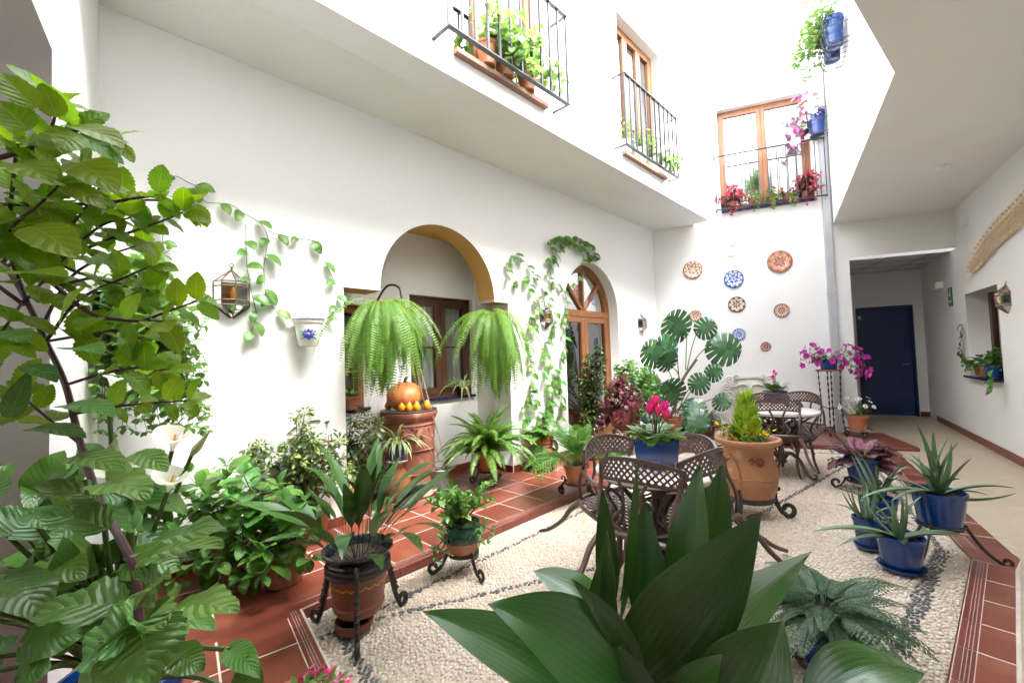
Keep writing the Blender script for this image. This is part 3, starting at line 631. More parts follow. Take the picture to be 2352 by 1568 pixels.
# ------------------------------------------------------------------ painted plates
def platem(name, base, rim, c1, c2, n, dot):
    m, t, o = nodes(name); b = N(t, 'BsdfPrincipled'); b.inputs['Roughness'].default_value = .18; b.inputs['Coat Weight'].default_value = .4; t.links.new(b.outputs[0], o.inputs[0])
    tc = N(t, 'TexCoord'); sp = N(t, 'SeparateXYZ'); t.links.new(tc.outputs['Object'], sp.inputs[0])
    x, z = sp.outputs[0], sp.outputs[2]; r = math_(t, 'SQRT', math_(t, 'ADD', math_(t, 'MULTIPLY', x, x), math_(t, 'MULTIPLY', z, z))); a = math_(t, 'ARCTAN2', z, x)
    ca = math_(t, 'COSINE', math_(t, 'MULTIPLY', a, float(n))); c2a = math_(t, 'COSINE', math_(t, 'MULTIPLY', a, float(2 * n)))
    def less(p, q): return math_(t, 'LESS_THAN', p, q)
    def band(lo, hi): return math_(t, 'MULTIPLY', math_(t, 'GREATER_THAN', r, lo), less(r, hi))
    c = mixc(t, less(r, math_(t, 'ADD', math_(t, 'MULTIPLY', ca, .16), .62)), base, c1)
    c = mixc(t, less(r, math_(t, 'ADD', math_(t, 'MULTIPLY', ca, .17), .50)), c, base)
    c = mixc(t, less(r, math_(t, 'SUBTRACT', .40, math_(t, 'MULTIPLY', c2a, .12))), c, c2)
    c = mixc(t, less(r, math_(t, 'ADD', math_(t, 'MULTIPLY', ca, .08), .22)), c, base)
    c = mixc(t, less(r, .11), c, dot)
    c = mixc(t, math_(t, 'MULTIPLY', band(.72, .88), math_(t, 'GREATER_THAN', c2a, .15)), c, c2)
    c = mixc(t, band(.68, .705), c, c1); c = mixc(t, band(.885, 2), c, rim); t.links.new(c, b.inputs['Base Color']); return m
cream, red_, blu, yel, blk = (.60, .53, .43), (.36, .10, .055), (.04, .07, .28), (.52, .34, .09), (.05, .04, .045)
plates = [(.672, 2.97, .335, (cream, (.36, .10, .05), blk, (.40, .14, .06), 6, yel), 'cream plate with black petals and a rust rim hung highest beside the corner'),
          (1.342, 2.734, .32, ((.55, .60, .68), (.02, .04, .22), blu, (.05, .15, .5), 5, blu), 'large blue and white ceramic plate on the end wall'),
          (2.066, 2.968, .385, ((.50, .24, .15), (.34, .12, .08), (.58, .46, .33), red_, 4, (.15, .22, .42)), 'largest plate, orange red with four round medallions'),
          (1.369, 2.276, .28, (cream, (.05, .04, .05), yel, (.12, .05, .05), 4, red_), 'cream plate with yellow flower and dark rim'),
          (2.057, 2.117, .24, ((.62, .48, .36), (.22, .08, .05), (.45, .15, .08), (.10, .06, .08), 8, red_), 'small cream and rust plate hung below the largest plate'),
          (.678, 2.118, .21, (cream, (.20, .07, .05), blk, (.45, .10, .04), 5, red_), 'small black and red plate half hidden by the monstera'),
          (1.379, 1.736, .215, ((.56, .60, .70), (.03, .05, .25), (.08, .14, .5), blu, 7, blu), 'small blue and white plate at the tip of the monstera leaf'),
          (1.789, 1.502, .165, ((.55, .38, .28), (.16, .05, .04), (.20, .06, .04), (.12, .04, .04), 5, red_), 'smallest plate, brown and cream, above the stone mask')]
for s_, z_, d_, mm, lab in plates:
    prof = [(0, .2), (.45, .2), (.55, .17), (.68, .10), (.97, .02), (1.0, .05), (.99, .09), (.70, .17), (.58, .235), (.5, .25), (0, .25)]
    b = MB(); b.lathe([(r_, h_ * .55) for r_, h_ in prof[5:][::-1]] and [(r_, -h_ * .5) for r_, h_ in prof], 40)
    V = b.v[0]; b.v[0] = np.stack([V[:, 0], V[:, 2] + .13, V[:, 1]], -1)
    o = b.ob('ceramic_plate', platem('plate_glaze', *mm), None, sharp=50, M=wf(BW(s_, z_, .004), nB) @ Matrix.Rotation(.3 * s_, 4, 'Y') @ Matrix.Scale(d_ / 2, 4)); tag(o, lab, 'plate', 'ceramic plates on the end wall')
# ------------------------------------------------------------------ star lanterns
def lantern(label, P, n, s=1.0):
    t = thing('wall_lantern', label, 'lantern', M=wf(P, n) @ Matrix.Scale(s, 4), group='brass and glass wall lanterns')
    angs = [pi * k / 4 for k in range(5)]
    rings = [(.030, .165), (.115, .085), (.115, .05), (.115, -.05), (.115, -.085), (.030, -.165)]
    P_ = lambda r, a, z: np.array([r * math.cos(a), r * math.sin(a) * .95, z])
    b = MB()
    for r, z in rings[1:5]: b.tube([P_(r, a, z) for a in angs], .0045, 5)
    for a in angs:
        b.tube([P_(rings[0][0] * .3, a, .175)] + [P_(r, a, z) for r, z in rings[1:5]] + [P_(.01, a, -.175)], .0042, 5)
    b.tube([(0, .01, .17), (0, .01, .20)], .006, 6); b.tube(spiral((0, .212), .014, .014, -pi / 2, 1.5 * pi, 10), .003, 5); b.ob('frame', brass, t)
    MB().box((0, -.001, 0), (.225, .006, .17)).ob('back_plate', brass, t, False)
    cols = [g_blue, g_amber, g_clear, g_green]; cl2 = [g_clear] * 4
    zs = [.170, .085, .05, -.05, -.085, -.170]; rs = [.01, .115, .115, .115, .115, .01]
    for k in range(4):
        for j in range(5):
            V = [P_(rs[j] * .985, angs[k], zs[j]), P_(rs[j] * .985, angs[k + 1], zs[j]), P_(rs[j + 1] * .985, angs[k + 1], zs[j + 1]), P_(rs[j + 1] * .985, angs[k], zs[j + 1])]
            MB().add(V, [(0, 1, 2, 3)]).ob('pane', cols[k] if j == 2 else g_clear, t, False)
    MB().lathe([(0, -.045), (.018, -.04), (.022, 0), (.012, .03), (0, .05)], 10, c=(0, .05, 0)).ob('bulb', white_pl, t)
    return t
lantern('faceted glass lantern on the long wall beside the hanging wall pot', PL(532, 676, 0), nL, 1.02)
lantern('faceted glass lantern among the climbing pothos vines', LW(3.349, 1.99), nL, .92)
lantern('faceted glass lantern between the arched door and the corner', LW(.64, 1.99), nL, .92)
lantern('faceted glass lantern beside the corridor window', RW(.105, 1.952), nR, .95)
# ------------------------------------------------------------------ small fittings
def fit(name, label, cat, P, n): return thing(name, label, cat, M=wf(P, n))
t = fit('wall_tap', 'small chrome tap low on the wall near the corner', 'tap', LW(.314, 1.712), nL)
MB().tube([(0, 0, 0), (0, .05, 0), (0, .065, -.03)], .011, 8).ob('spout', zinc, t); MB().tube([(-.03, .045, .03), (.03, .045, .03)], .007, 6).ob('handle', zinc, t)
dp = fit('downpipe', 'square grey downpipe running down the end wall', 'pipe', BW(2.78, 0), nB)
for z0, z1 in ((TZ, 2.35), (2.352, 4.1), (4.102, 6.6)): MB().box((0, .045, (z0 + z1) / 2), (.10, .075, z1 - z0)).ob('pipe_section', grey_pipe, dp, False)
for z in (.35, 2.35, 4.1): MB().box((0, .045, z), (.112, .087, .05)).ob('collar', grey_pipe, dp, False)
for zz_, lab in ((3.40, 'upper'), (3.22, 'lower')):
    t = fit('wall_vent', 'white plastic vent grille under the balcony window, %s of two' % lab, 'vent', BW(1.33, zz_), nB)
    MB().box((0, .006, 0), (.155, .012, .14)).ob('plate', white_pl, t, False); sm = MB().box((0, .016, 0), (.13, .008, .006)).mesh('slat', white_pl, False)
    for k in range(6): o = ob('slat', sm, t); o.location = (0, 0, -.05 + k * .02)
t = thing('smoke_detector', 'round white smoke detector on the corridor ceiling', 'detector', G(2167, 382, ZC)); MB().lathe([(0, -.05), (.035, -.05), (.045, -.038), (.055, -.034), (.06, -.01), (.062, 0)], 20).ob('housing', white_pl, t); MB().lathe([(.046, -.034), (.048, -.028)], 20).ob('slot_ring', room_m, t)
t = fit('exit_sign', 'small green and white exit sign on the corridor wall', 'sign', PR(2184, 682), nR); MB().box((0, .006, 0), (.21, .012, .30)).ob('panel', mat('sign_green', (.03, .16, .07), .4), t, False)
for c_, d_ in (((-.02, .0135, .05), (.05, .002, .09)), ((.03, .0135, .03), (.06, .002, .03)), ((0, .0135, -.07), (.12, .002, .03)), ((-.03, .0135, .115), (.03, .002, .03))): MB().box(c_, d_).ob('pictogram', white_pl, t, False)
t = fit('emergency_light', 'white box emergency light above the exit sign', 'light', PR(2162, 655), nR); MB().box((0, .045, 0), (.24, .09, .10)).ob('housing', white_pl, t, False); MB().box((0, .093, -.01), (.20, .006, .06)).ob('diffuser', curtain_m, t, False)
t = fit('wall_socket', 'white electric socket low on the corridor wall', 'socket', PR(2171, 920), nR); MB().box((0, .006, 0), (.082, .012, .082)).ob('plate', white_pl, t, False); MB().lathe([(.02, 0), (.02, .004)], 14, c=(0, 0, 0)).ob('outlet', room_m, t, M=Matrix.Translation((0, .012, 0)) @ Matrix.Rotation(-pi / 2, 4, 'X'))
t = fit('wall_speaker', 'tiny white box under the corridor ceiling', 'box', PR(2222, 506), nR); MB().box((0, .03, 0), (.10, .06, .15)).ob('housing', white_pl, t, False); MB().box((0, .061, 0), (.08, .003, .12)).ob('grille', curtain_m, t, False)
# braided dried palm
t = fit('dried_palm', 'braided dried palm branch hung on the corridor wall', 'palm branch', PR(2300, 530), nR)
pp = [PR(*q) for q in ((2236, 622), (2262, 582), (2298, 538), (2335, 502), (2385, 455))]; Mi = np.array(wf(PR(2300, 530), nR).inverted())
loc = spl([(Mi @ np.append(p, 1))[:3] + np.array([0, .03, 0]) for p in pp], 10)
MB().tube(loc, .022, 7).ob('spine', straw_m, t)
rg = random.Random(4); b0 = MB(); b0.add([(0, 0, 0), (.020, .010, .05), (.016, .03, .10), (0, .022, .125), (-.016, .03, .10), (-.020, .010, .05), (0, .03, .05)], [(0, 1, 6), (1, 2, 6), (2, 3, 6), (3, 4, 6), (4, 5, 6), (5, 0, 6)])
lm_ = b0.mesh('plait', straw_m, False); bt = MB().ell((0, 0, 0), (.022, .018, .022), 7, 5).mesh('plait_knot', straw_m)
for i in range(len(loc) - 1):
    tg = unit(loc[i + 1] - loc[i]); wdt = (.5 + .5 * min(1, i / 8)) * .74
    for sgn in (-1, 1):
        sd_ = np.cross(tg, (0, 1, 0)) * sgn
        for q in range(5):
            d_ = unit(sd_ * 1.0 + tg * (-.55 + .1 * q) + np.array([0, .45 - .13 * q, 0])); x_ = unit(np.cross(d_, (0, 1, 0))); p_ = loc[i] + tg * (.02 * q) + sd_ * (-.01 + .03 * q * wdt) + np.array([0, .035 - .006 * q, 0]); sc_ = rg.uniform(.75, 1.0) * wdt
            M_ = np.eye(4); M_[:3, 0] = x_ * sc_; M_[:3, 1] = np.cross(d_, x_) * sc_; M_[:3, 2] = d_ * sc_; M_[:3, 3] = p_
            ob('plait', lm_, t, M_)
        if i % 2 == 0: o = ob('plait_knot', bt, t); o.location = loc[i] + sd_ * .19 * wdt + np.array([0, .02, 0])
# stone mask
t = fit('stone_mask', 'pale cast stone relief of a bearded face with curling hair', 'relief', BW(1.50, .74), nB)
b = MB(); pts = [(-.34, .18), (-.18, .25), (.18, .25), (.34, .18), (.38, 0), (.30, -.2), (.12, -.34), (-.12, -.34), (-.30, -.2), (-.38, 0)]; b.poly(pts, .05); b.ob('plate', stone_m, t)
def curl(cx, cz, r, turns, sgn, th=.022):
    P_ = [(p[0], .065 + .012 * i / 18, p[2]) for i, p in enumerate(spiral((cx, cz), r, r * .12, 0 if sgn > 0 else pi, (1 if sgn > 0 else -1) * turns * 2 * pi + (0 if sgn > 0 else pi), 18))]
    MB().tube(P_, [th * (1 - .4 * i / 18) for i in range(19)], 7).ob('curl', stone_m, t)
for sx in (-1, 1):
    for (x_, z_, r_, tn) in ((.31, .19, .075, 1.7), (.36, .06, .07, 1.6), (.33, -.08, .075, 1.5), (.26, -.20, .07, 1.6), (.14, -.28, .065, 1.4), (.20, .24, .05, 1.4), (.27, .10, .05, 1.3)): curl(sx * x_, z_, r_, tn, sx)
    MB().tube(spl([(sx * .03, .085, .075), (sx * .09, .10, .115), (sx * .17, .09, .10), (sx * .22, .06, .05)], 5), .022, 7).ob('brow', stone_m, t)
    MB().ell((sx * .11, .065, .045), (.05, .03, .022)).ob('eye', stone_m, t); MB().ell((sx * .115, .06, -.04), (.07, .045, .055)).ob('cheek', stone_m, t)
    MB().tube(spl([(0, .10, -.10), (sx * .08, .10, -.11), (sx * .15, .08, -.09), (sx * .19, .07, -.13)], 5), [.022] * 10 + [.02, .016, .012, .01, .008, .006][:6], 7).ob('moustache', stone_m, t)
MB().tube([(0, .07, .10), (0, .105, .02), (0, .12, -.05), (0, .09, -.075)], [.022, .028, .038, .02], 8).ob('nose', stone_m, t)
MB().ell((0, .05, 0), (.24, .05, .25)).ob('face', stone_m, t); MB().box((0, .06, .235), (.40, .07, .035)).ob('crown_band', stone_m, t, False)
# ================================================================== cast metal tables and chairs
def strip(b, Fn, p0, p1, w, th, n=4):
    """a flat bar between two (u,v) points of the surface Fn(u,v)->(point, normal)"""
    V = []; p0 = np.array(p0, float); p1 = np.array(p1, float); d = unit(np.append(p1 - p0, 0))[:2]; q = np.array([-d[1], d[0]]) * w / 2
    for i in range(n + 1):
        c = p0 + (p1 - p0) * i / n
        a, na = Fn(*(c - q)); e, ne = Fn(*(c + q)); V += [a - na * th / 2, e - ne * th / 2, e + ne * th / 2, a + na * th / 2]
    F = [(4 * i + j, 4 * i + (j + 1) % 4, 4 * i + 4 + (j + 1) % 4, 4 * i + 4 + j) for i in range(n) for j in range(4)] + [(3, 2, 1, 0), (4 * n, 4 * n + 1, 4 * n + 2, 4 * n + 3)]
    b.add(V, F)
def lattice(b, Fn, u0, u1, v0, v1, sp, w, th):
    W, H = u1 - u0, v1 - v0
    for sg in (1, -1):
        c = -H
        while c < W:
            # line u = u0 + c + t, v = v0 + t (or mirrored)
            ta, tb = max(0, -c), min(H, W - c)
            if tb - ta > .012:
                A = (u0 + c + ta, (v0 + ta) if sg > 0 else (v1 - ta)); B_ = (u0 + c + tb, (v0 + tb) if sg > 0 else (v1 - tb))
                strip(b, Fn, A, B_, w, th, max(2, int((tb - ta) / .04)))
            c += sp
def backsurf(u, v):                       # u along the back (m), v up (m)
    R = .40; a = u / R; z = .71 + v * .97; y = -.285 + R * (1 - math.cos(a)) - v * .26
    return np.array([R * math.sin(a), y, z]), unit([-math.sin(a), math.cos(a), .25])
def seatsurf(u, v): return np.array([u, v, .435 - .012 * (1 - (u / .24) ** 2)]), np.array([0, 0, 1.0])
def make_chair():
    t = thing('garden_chair', 'x', 'chair')
    b = MB(); w = .285
    top = lambda u: .140 - .025 * (abs(u) / w) ** 2; n = 14
    # borders
    for k in range(n):
        ua, ub = -w + 2 * w * k / n, -w + 2 * w * (k + 1) / n
        strip(b, backsurf, (ua, top(ua) - .010), (ub, top(ub) - .010), .022, .014, 1); strip(b, backsurf, (ua * .88, .009), (ub * .88, .009), .018, .013, 1)
    for sg in (-1, 1): strip(b, backsurf, (sg * w * .90, .0), (sg * w * .985, .118), .022, .013, 3)
    lattice(b, backsurf, -.258, .258, .014, .118, .040, .0108, .009)
    b.ob('back_panel', bronze, t, sharp=30)
    b = MB(); fr = [(-.215, -.20), (.215, -.20), (.245, .05), (.225, .20), (0, .225), (-.225, .20), (-.245, .05)]
    P_ = spl([np.array([x, y, .43]) for x, y in fr + fr[:1]], 5)[:-1]; b.tube(P_, .016, 6, flat=1.0, closed=True); b.ob('seat_frame', bronze, t)
    b = MB(); lattice(b, seatsurf, -.225, .225, -.19, .20, .058, .020, .008); b.ob('seat', bronze, t, sharp=30)
    for sx in (-1, 1):
        P_ = spl([(sx * .205, -.195, .43), (sx * .215, -.235, .55), (sx * .235, -.215, .68), (sx * .245, -.225, .78)], 5); MB().tube(P_, .013, 6).ob('back_post', bronze, t)
        P_ = spl([(sx * .06, -.20, .43), (sx * .115, -.235, .50), (sx * .06, -.255, .57), (sx * .055, -.28, .65), (sx * .085, -.29, .715)], 6); MB().tube(P_, .011, 6).ob('back_scroll', bronze, t)
        P_ = spl([(sx * .238, -.215, .66), (sx * .275, -.10, .665), (sx * .285, .06, .655), (sx * .275, .16, .60), (sx * .255, .15, .52), (sx * .245, .08, .44)], 6); MB().tube(P_, [.014] * 12 + [.013] * (len(P_) - 12), 6, flat=.75).ob('armrest', bronze, t)
        P_ = spl([(sx * .262, -.10, .655), (sx * .262, -.02, .60), (sx * .262, .03, .53), (sx * .25, -.02, .47), (sx * .24, -.06, .44)], 5); MB().tube(P_, .008, 6).ob('arm_scroll', bronze, t)
        P_ = spl([(sx * .215, .18, .43), (sx * .25, .235, .34), (sx * .235, .245, .20), (sx * .242, .25, .06), (sx * .26, FOOT, .012)], 6); MB().tube(P_, np.linspace(.020, .0125, len(P_)), 7).ob('leg', bronze, t)
        P_ = spl([(sx * .20, -.18, .43), (sx * .23, -.245, .33), (sx * .235, -.30, .20), (sx * .26, -.385, .07), (sx * .285, -.45, .012)], 6); MB().tube(P_, np.linspace(.020, .0125, len(P_)), 7).ob('leg', bronze, t)
    P_ = spl([(-.24, .2, .25), (-.1, .1, .30), (0, .02, .28), (.1, .1, .30), (.24, .2, .25)], 5); MB().tube(P_, .008, 6).ob('brace', bronze, t)
    MB().box((0, .215, .408), (.38, .02, .045)).ob('apron', bronze, t, False)
    return t
FOOT = .268
def place_chair(o, panel, face, label, group, tilt=.34, k=.92):
    """every chair is tipped forward on its front feet, its back leaning on the table edge"""
    a = math.radians(face) - pi / 2; fx = np.array([math.cos(a + pi / 2), math.sin(a + pi / 2)])
    rel = (-.321 - FOOT) * k; yy = rel * math.cos(tilt) + .845 * k * math.sin(tilt); piv = np.asarray(panel)[:2] - fx * yy
    o.matrix_basis = Matrix.Translation((float(piv[0]), float(piv[1]), .0)) @ Matrix.Rotation(a, 4, 'Z') @ Matrix.Rotation(-tilt, 4, 'X') @ Matrix.Scale(k, 4) @ Matrix.Translation((0, -FOOT, 0))
    return tag(o, label, 'chair', group)
def make_table(label, C, r, rz):
    t = thing('bistro_table', label, 'table', (C[0], C[1], .004), rz)
    MB().lathe([(0, .708), (r - .012, .708), (r - .003, .712), (r, .722), (r, .734), (r - .006, .741), (r - .015, .743), (0, .743)], 48).ob('table_top', marble, t)
    MB().lathe([(r * .9, .690), (r * .92, .700), (r * .9, .707), (r * .86, .70), (r * .9, .690)], 40).ob('top_ring', bronze, t)
    MB().lathe([(.05, .14), (.055, .16), (.045, .19), (.033, .22), (.04, .25), (.033, .28), (.028, .42), (.03, .46), (.042, .48), (.03, .50), (.03, .64), (.05, .70), (.06, .705)], 16).ob('column', bronze, t)
    for k in range(3):
        a = 2 * pi * k / 3
        P_ = rotz(spl([(.03, 0, .20), (.10, 0, .26), (.20, 0, .20), (.27, 0, .07), (.33, 0, .02), (.37, 0, .04), (.36, 0, .07), (.335, 0, .06)], 5), a); MB().tube(P_, np.concatenate([np.linspace(.024, .014, len(P_) - 8), np.linspace(.014, .008, 8)]), 7).ob('leg', bronze, t)
        P_ = rotz(np.array(spiral((.14, .60), .075, .02, pi * .9, -pi * 1.6, 16)), a); MB().tube(P_, .009, 6).ob('bracket', bronze, t)
        P_ = rotz(spl([(.04, 0, .48), (.12, 0, .50), (.22, 0, .60), (r * .88, 0, .695)], 5), a); MB().tube(P_, .011, 6).ob('arm', bronze, t)
    return t
T1 = np.array([.86, 2.72]); T2 = np.array([3.08, 5.10])
make_table('round marble-topped table holding the pink cyclamen in its large square blue pot', T1, .365, .5)
make_table('round marble-topped table near the end wall under the stone mask', T2, .40, 1.0)
g1, g2 = 'brown lattice chairs round the table with the pink cyclamen', 'brown lattice chairs round the table by the end wall'
ch = make_chair()
place_chair(ch, (.58, 2.96), -55, 'brown cast metal chair tipped against the table beside the potted palm', g1)
def chair(P, face, lab, g, tilt=.34): return place_chair(copy_tree(ch), P, face, lab, g, tilt)
chair((.60, 2.27), 48, 'brown cast metal chair tipped against the table with its back to the big foreground leaves', g1)
chair((1.09, 2.42), 128, 'brown cast metal chair tipped against the table just behind the tallest foreground leaf', g1)
chair((1.20, 2.84), 195, 'brown cast metal chair tipped against the table on the side of the cypress pot', g1)
chair((2.84, 4.74), 68, 'brown cast metal chair behind the lemon cypress tipped against the far table', g2)
chair((3.53, 5.33), 205, 'brown cast metal chair tipped against the far table beside the tall iron plant stand', g2, .42)
chair((2.80, 5.26), -30, 'brown cast metal chair tipped against the far table beside the lilyturf pot', g2)
chair((3.18, 5.52), 255, 'brown cast metal chair tipped against the far table on the stone mask side', g2)
# ================================================================== pots and stands
def pot_profile(R, H, rb=.72, lip=.0, th=.012, belly=0.0, rimh=.16):
    o_ = [(0, 0), (R * rb * .96, 0), (R * rb, .006)]
    for k in range(1, 7):
        f = k / 7; o_.append((R * (rb + (1 - lip - rb) * f + belly * math.sin(pi * f)), H * (1 - rimh) * f))
    o_ += [(R * (1 - lip), H * (1 - rimh)), (R, H * (1 - rimh) + .004), (R * 1.01, H - .006), (R, H), (R - th, H), (R - th * 1.4, H - .02), (R * .9 - th, H - .055), (0, H - .055)]
    return o_
def soil(t, R, z): MB().lathe([(0, z - .01), (R * .6, z - .004), (R, z - .012)], 18).ob('soil', soil_m, t, sharp=0)
def pot(t, R, H, m, z=0, rb=.72, lip=.06, belly=0.0, rimh=.16, n=32, rib=0, nrib=0):
    o = MB().lathe([(r, q + z) for r, q in pot_profile(R, H, rb, lip, belly=belly, rimh=rimh)], n, rib=rib, nrib=nrib).ob('pot', m, t, sharp=40); soil(t, R * .93, z + H - .02); return o
def saucer(t, R, z, m, h=.03): return MB().lathe([(0, z), (R * .8, z), (R, z + h), (R - .008, z + h), (R * .8 - .006, z + .01), (0, z + .01)], 28).ob('saucer', m, t)
def stand(label, loc, R, ring_z, foot, n=3, rz=0, scroll=.05, m=iron, rings=(0,), th=.009, bulge=.0, twist=False, top=.04, group='wrought iron plant stands'):
    t = thing('plant_stand', label, 'plant stand', loc, rz, group)
    for dz in rings:
        P_ = [(R * math.cos(a), R * math.sin(a), ring_z + dz) for a in np.linspace(0, 2 * pi, 28, endpoint=False)]; MB().tube(P_, .007, 5, flat=1.8, closed=True).ob('ring', m, t)
    b = MB(); 
    for a in np.linspace(0, pi, n if n < 3 else 2, endpoint=False): b = MB(); b.box((0, 0, ring_z - .012), (2 * R, .012, .006), R=[[math.cos(a), -math.sin(a), 0], [math.sin(a), math.cos(a), 0], [0, 0, 1]]); b.ob('cross_bar', m, t, False)
    for k in range(n):
        a = 2 * pi * k / n
        pts = [(R + .008, 0, ring_z + top), (R + .008, 0, ring_z)] + ([(R + bulge, 0, ring_z * .6)] if bulge else []) + [((R + foot) / 2 + bulge * .5, 0, ring_z * .38), (foot - scroll * .3, 0, scroll * .5), (foot, 0, .008)]
        P_ = list(spl(pts, 6)); cx, cz = foot, .008 + scroll
        P_ += [np.array(p) for p in spiral((cx, cz), scroll, scroll * .3, -pi / 2, pi * 1.1, 14)][1:]
        P_ = rotz(np.array(P_), a); MB().tube(P_, th, 6, flat=1.6 if not twist else 1.3).ob('leg', m, t)
        if top > .02:
            P_ = rotz(np.array(spiral((R + .008 + .022, ring_z + top), .022, .008, pi, -pi * .6, 9)), a); MB().tube(P_, th * .8, 5).ob('curl', m, t)
        if twist:
            bbm = MB().lathe([(.004, -.016), (.016, 0), (.004, .016)], 6).mesh('twist', m)
            for f in np.linspace(.25, .62, 5): p = rotz(np.array([np.interp(f, [0, 1], [R + .012, foot]), 0, ring_z * (1 - f)]), a); o = ob('twist', bbm, t); o.location = p
    return t
# ================================================================== leaves, fronds and flowers as templates (vertices, faces, uv)
def leaf(L, W, nl=8, nw=2, p=.75, q=.9, rise=0.0, droop=.5, fold=.15, wave=0.0, wn=3, teeth=0.0, heart=0.0, cup=0.0, twist=0.0, stalk=0.0, seed=0):
    rg = random.Random(seed); V = []; U = []; y, z = 0.0, 0.0; ph = rg.uniform(0, 6)
    th = rise
    for i in range(nl + 1):
        t = i / nl
        if i: y += L / nl * math.cos(th); z += L / nl * math.sin(th)
        th = rise - droop * t
        w = W / 2 * max(0.0, math.sin(pi * min(1, t ** p * .985 + .012))) ** q
        if teeth and 0 < i < nl: w *= 1 + (teeth if i % 2 else -teeth)
        nz = np.array([0, -math.sin(th), math.cos(th)]); tw = twist * t
        for j in range(-nw, nw + 1):
            u = j / nw; x = u * w; h = fold * abs(x) - cup * x * x / max(W, 1e-4) * 4 + wave * math.sin(wn * 2 * pi * t + ph + (1.3 if j > 0 else 0)) * abs(u) * W * .5
            yy = y - heart * L * abs(u) ** 1.5 * (1 - t) ** 5
            c, s = math.cos(tw), math.sin(tw)
            V.append(np.array([x * c, yy, z]) + nz * (h + x * s)); U.append((.5 + .5 * u, max(.001, t)))
    m = 2 * nw + 1; F = [(i * m + j, i * m + j + 1, (i + 1) * m + j + 1, (i + 1) * m + j) for i in range(nl) for j in range(m - 1)]
    V = np.array(V)
    if stalk:                              # a thin petiole before the blade
        V[:, 1] += stalk; k = len(V); r = max(.0012, W * .03)
        V = np.vstack([V, [(-r, 0, -stalk * .15), (r, 0, -stalk * .15), (r, stalk * 1.02, 0), (-r, stalk * 1.02, 0), (0, 0, -stalk * .15 - r), (0, stalk, -r)]]); U += [(.5, .01)] * 6
        F += [(k, k + 1, k + 2, k + 3), (k, k + 3, k + 5, k + 4), (k + 1, k + 4, k + 5, k + 2)]
    return V, F, np.array(U)
def join(parts):
    V, F, U, n = [], [], [], 0
    for v, f, u in parts: V.append(v); U.append(u); F += [tuple(i + n for i in q) for q in f]; n += len(v)
    return np.vstack(V), F, np.vstack(U)
def xf(T, M): v, f, u = T; return v @ M[:3, :3].T + M[:3, 3], f, u
def TM(pos, d, up=(0, 0, 1), s=1.0, roll=0.0):        # local +Y -> d, local +Z -> as near up as possible
    d = unit(d); x = np.cross(d, up)
    if np.linalg.norm(x) < 1e-3: x = np.cross(d, (1, 0, 0))
    x = unit(x); z = np.cross(x, d)
    if roll: x, z = x * math.cos(roll) + z * math.sin(roll), z * math.cos(roll) - x * math.sin(roll)
    M = np.eye(4); M[:3, 0] = x * s; M[:3, 1] = d * s; M[:3, 2] = z * s; M[:3, 3] = pos; return M
def tmesh(name, T, m, smooth=True): return MB().add(*T).mesh(name, m, smooth, 0)
def fern_frond(L, W, n=40, rise=1.0, droop=2.2, seed=0, pw=.011, side=0.0, ex=.9):
    rg = random.Random(seed); V = []; F = []; U = []; p = np.zeros(3); th = rise; ya = 0.0
    for i in range(n + 1):
        t = i / n; th = rise - droop * (t ** ex); ya = side * t * t
        d = np.array([math.sin(ya) * math.cos(th), math.cos(ya) * math.cos(th), math.sin(th)]); p = p + d * L / n
        x = np.array([math.cos(ya), -math.sin(ya), 0]); nz = np.cross(x, d)
        l = W / 2 * (math.sin(pi * min(1, .10 + .88 * t ** .85))) ** .7 * rg.uniform(.9, 1.08)
        if t < .05: continue
        for sg in (-1, 1):
            k = len(V); dd = x * sg * .96 + d * .28 - nz * rg.uniform(.1, .35); up = d
            for f, w in ((0, .75), (.45, 1.0), (1.0, .12)):
                c = p + dd * l * f - nz * l * .25 * f * f; ww = pw * w * min(1, l / .02 + .2) / 2
                V += [c - up * ww, c + up * ww]; U += [(.2, f * .98 + .01), (.8, f * .98 + .01)]
            F += [(k, k + 1, k + 3, k + 2), (k + 2, k + 3, k + 5, k + 4)]
    # rachis
    k = len(V); p = np.zeros(3); r = .0022; seg = n // 4
    for i in range(n + 1):
        t = i / n; th = rise - droop * (t ** ex); ya = side * t * t; d = np.array([math.sin(ya) * math.cos(th), math.cos(ya) * math.cos(th), math.sin(th)])
        if i: p = p + d * L / n
        if i % 4 == 0:
            for a in range(3): V.append(p + np.array([math.cos(a * 2.1) * r, 0, math.sin(a * 2.1) * r]) * (1 - .7 * t)); U.append((.5, .5))
    for i in range(n // 4):
        for a in range(3): F.append((k + 3 * i + a, k + 3 * i + (a + 1) % 3, k + 3 * i + 3 + (a + 1) % 3, k + 3 * i + 3 + a))
    return np.array(V), F, np.array(U)
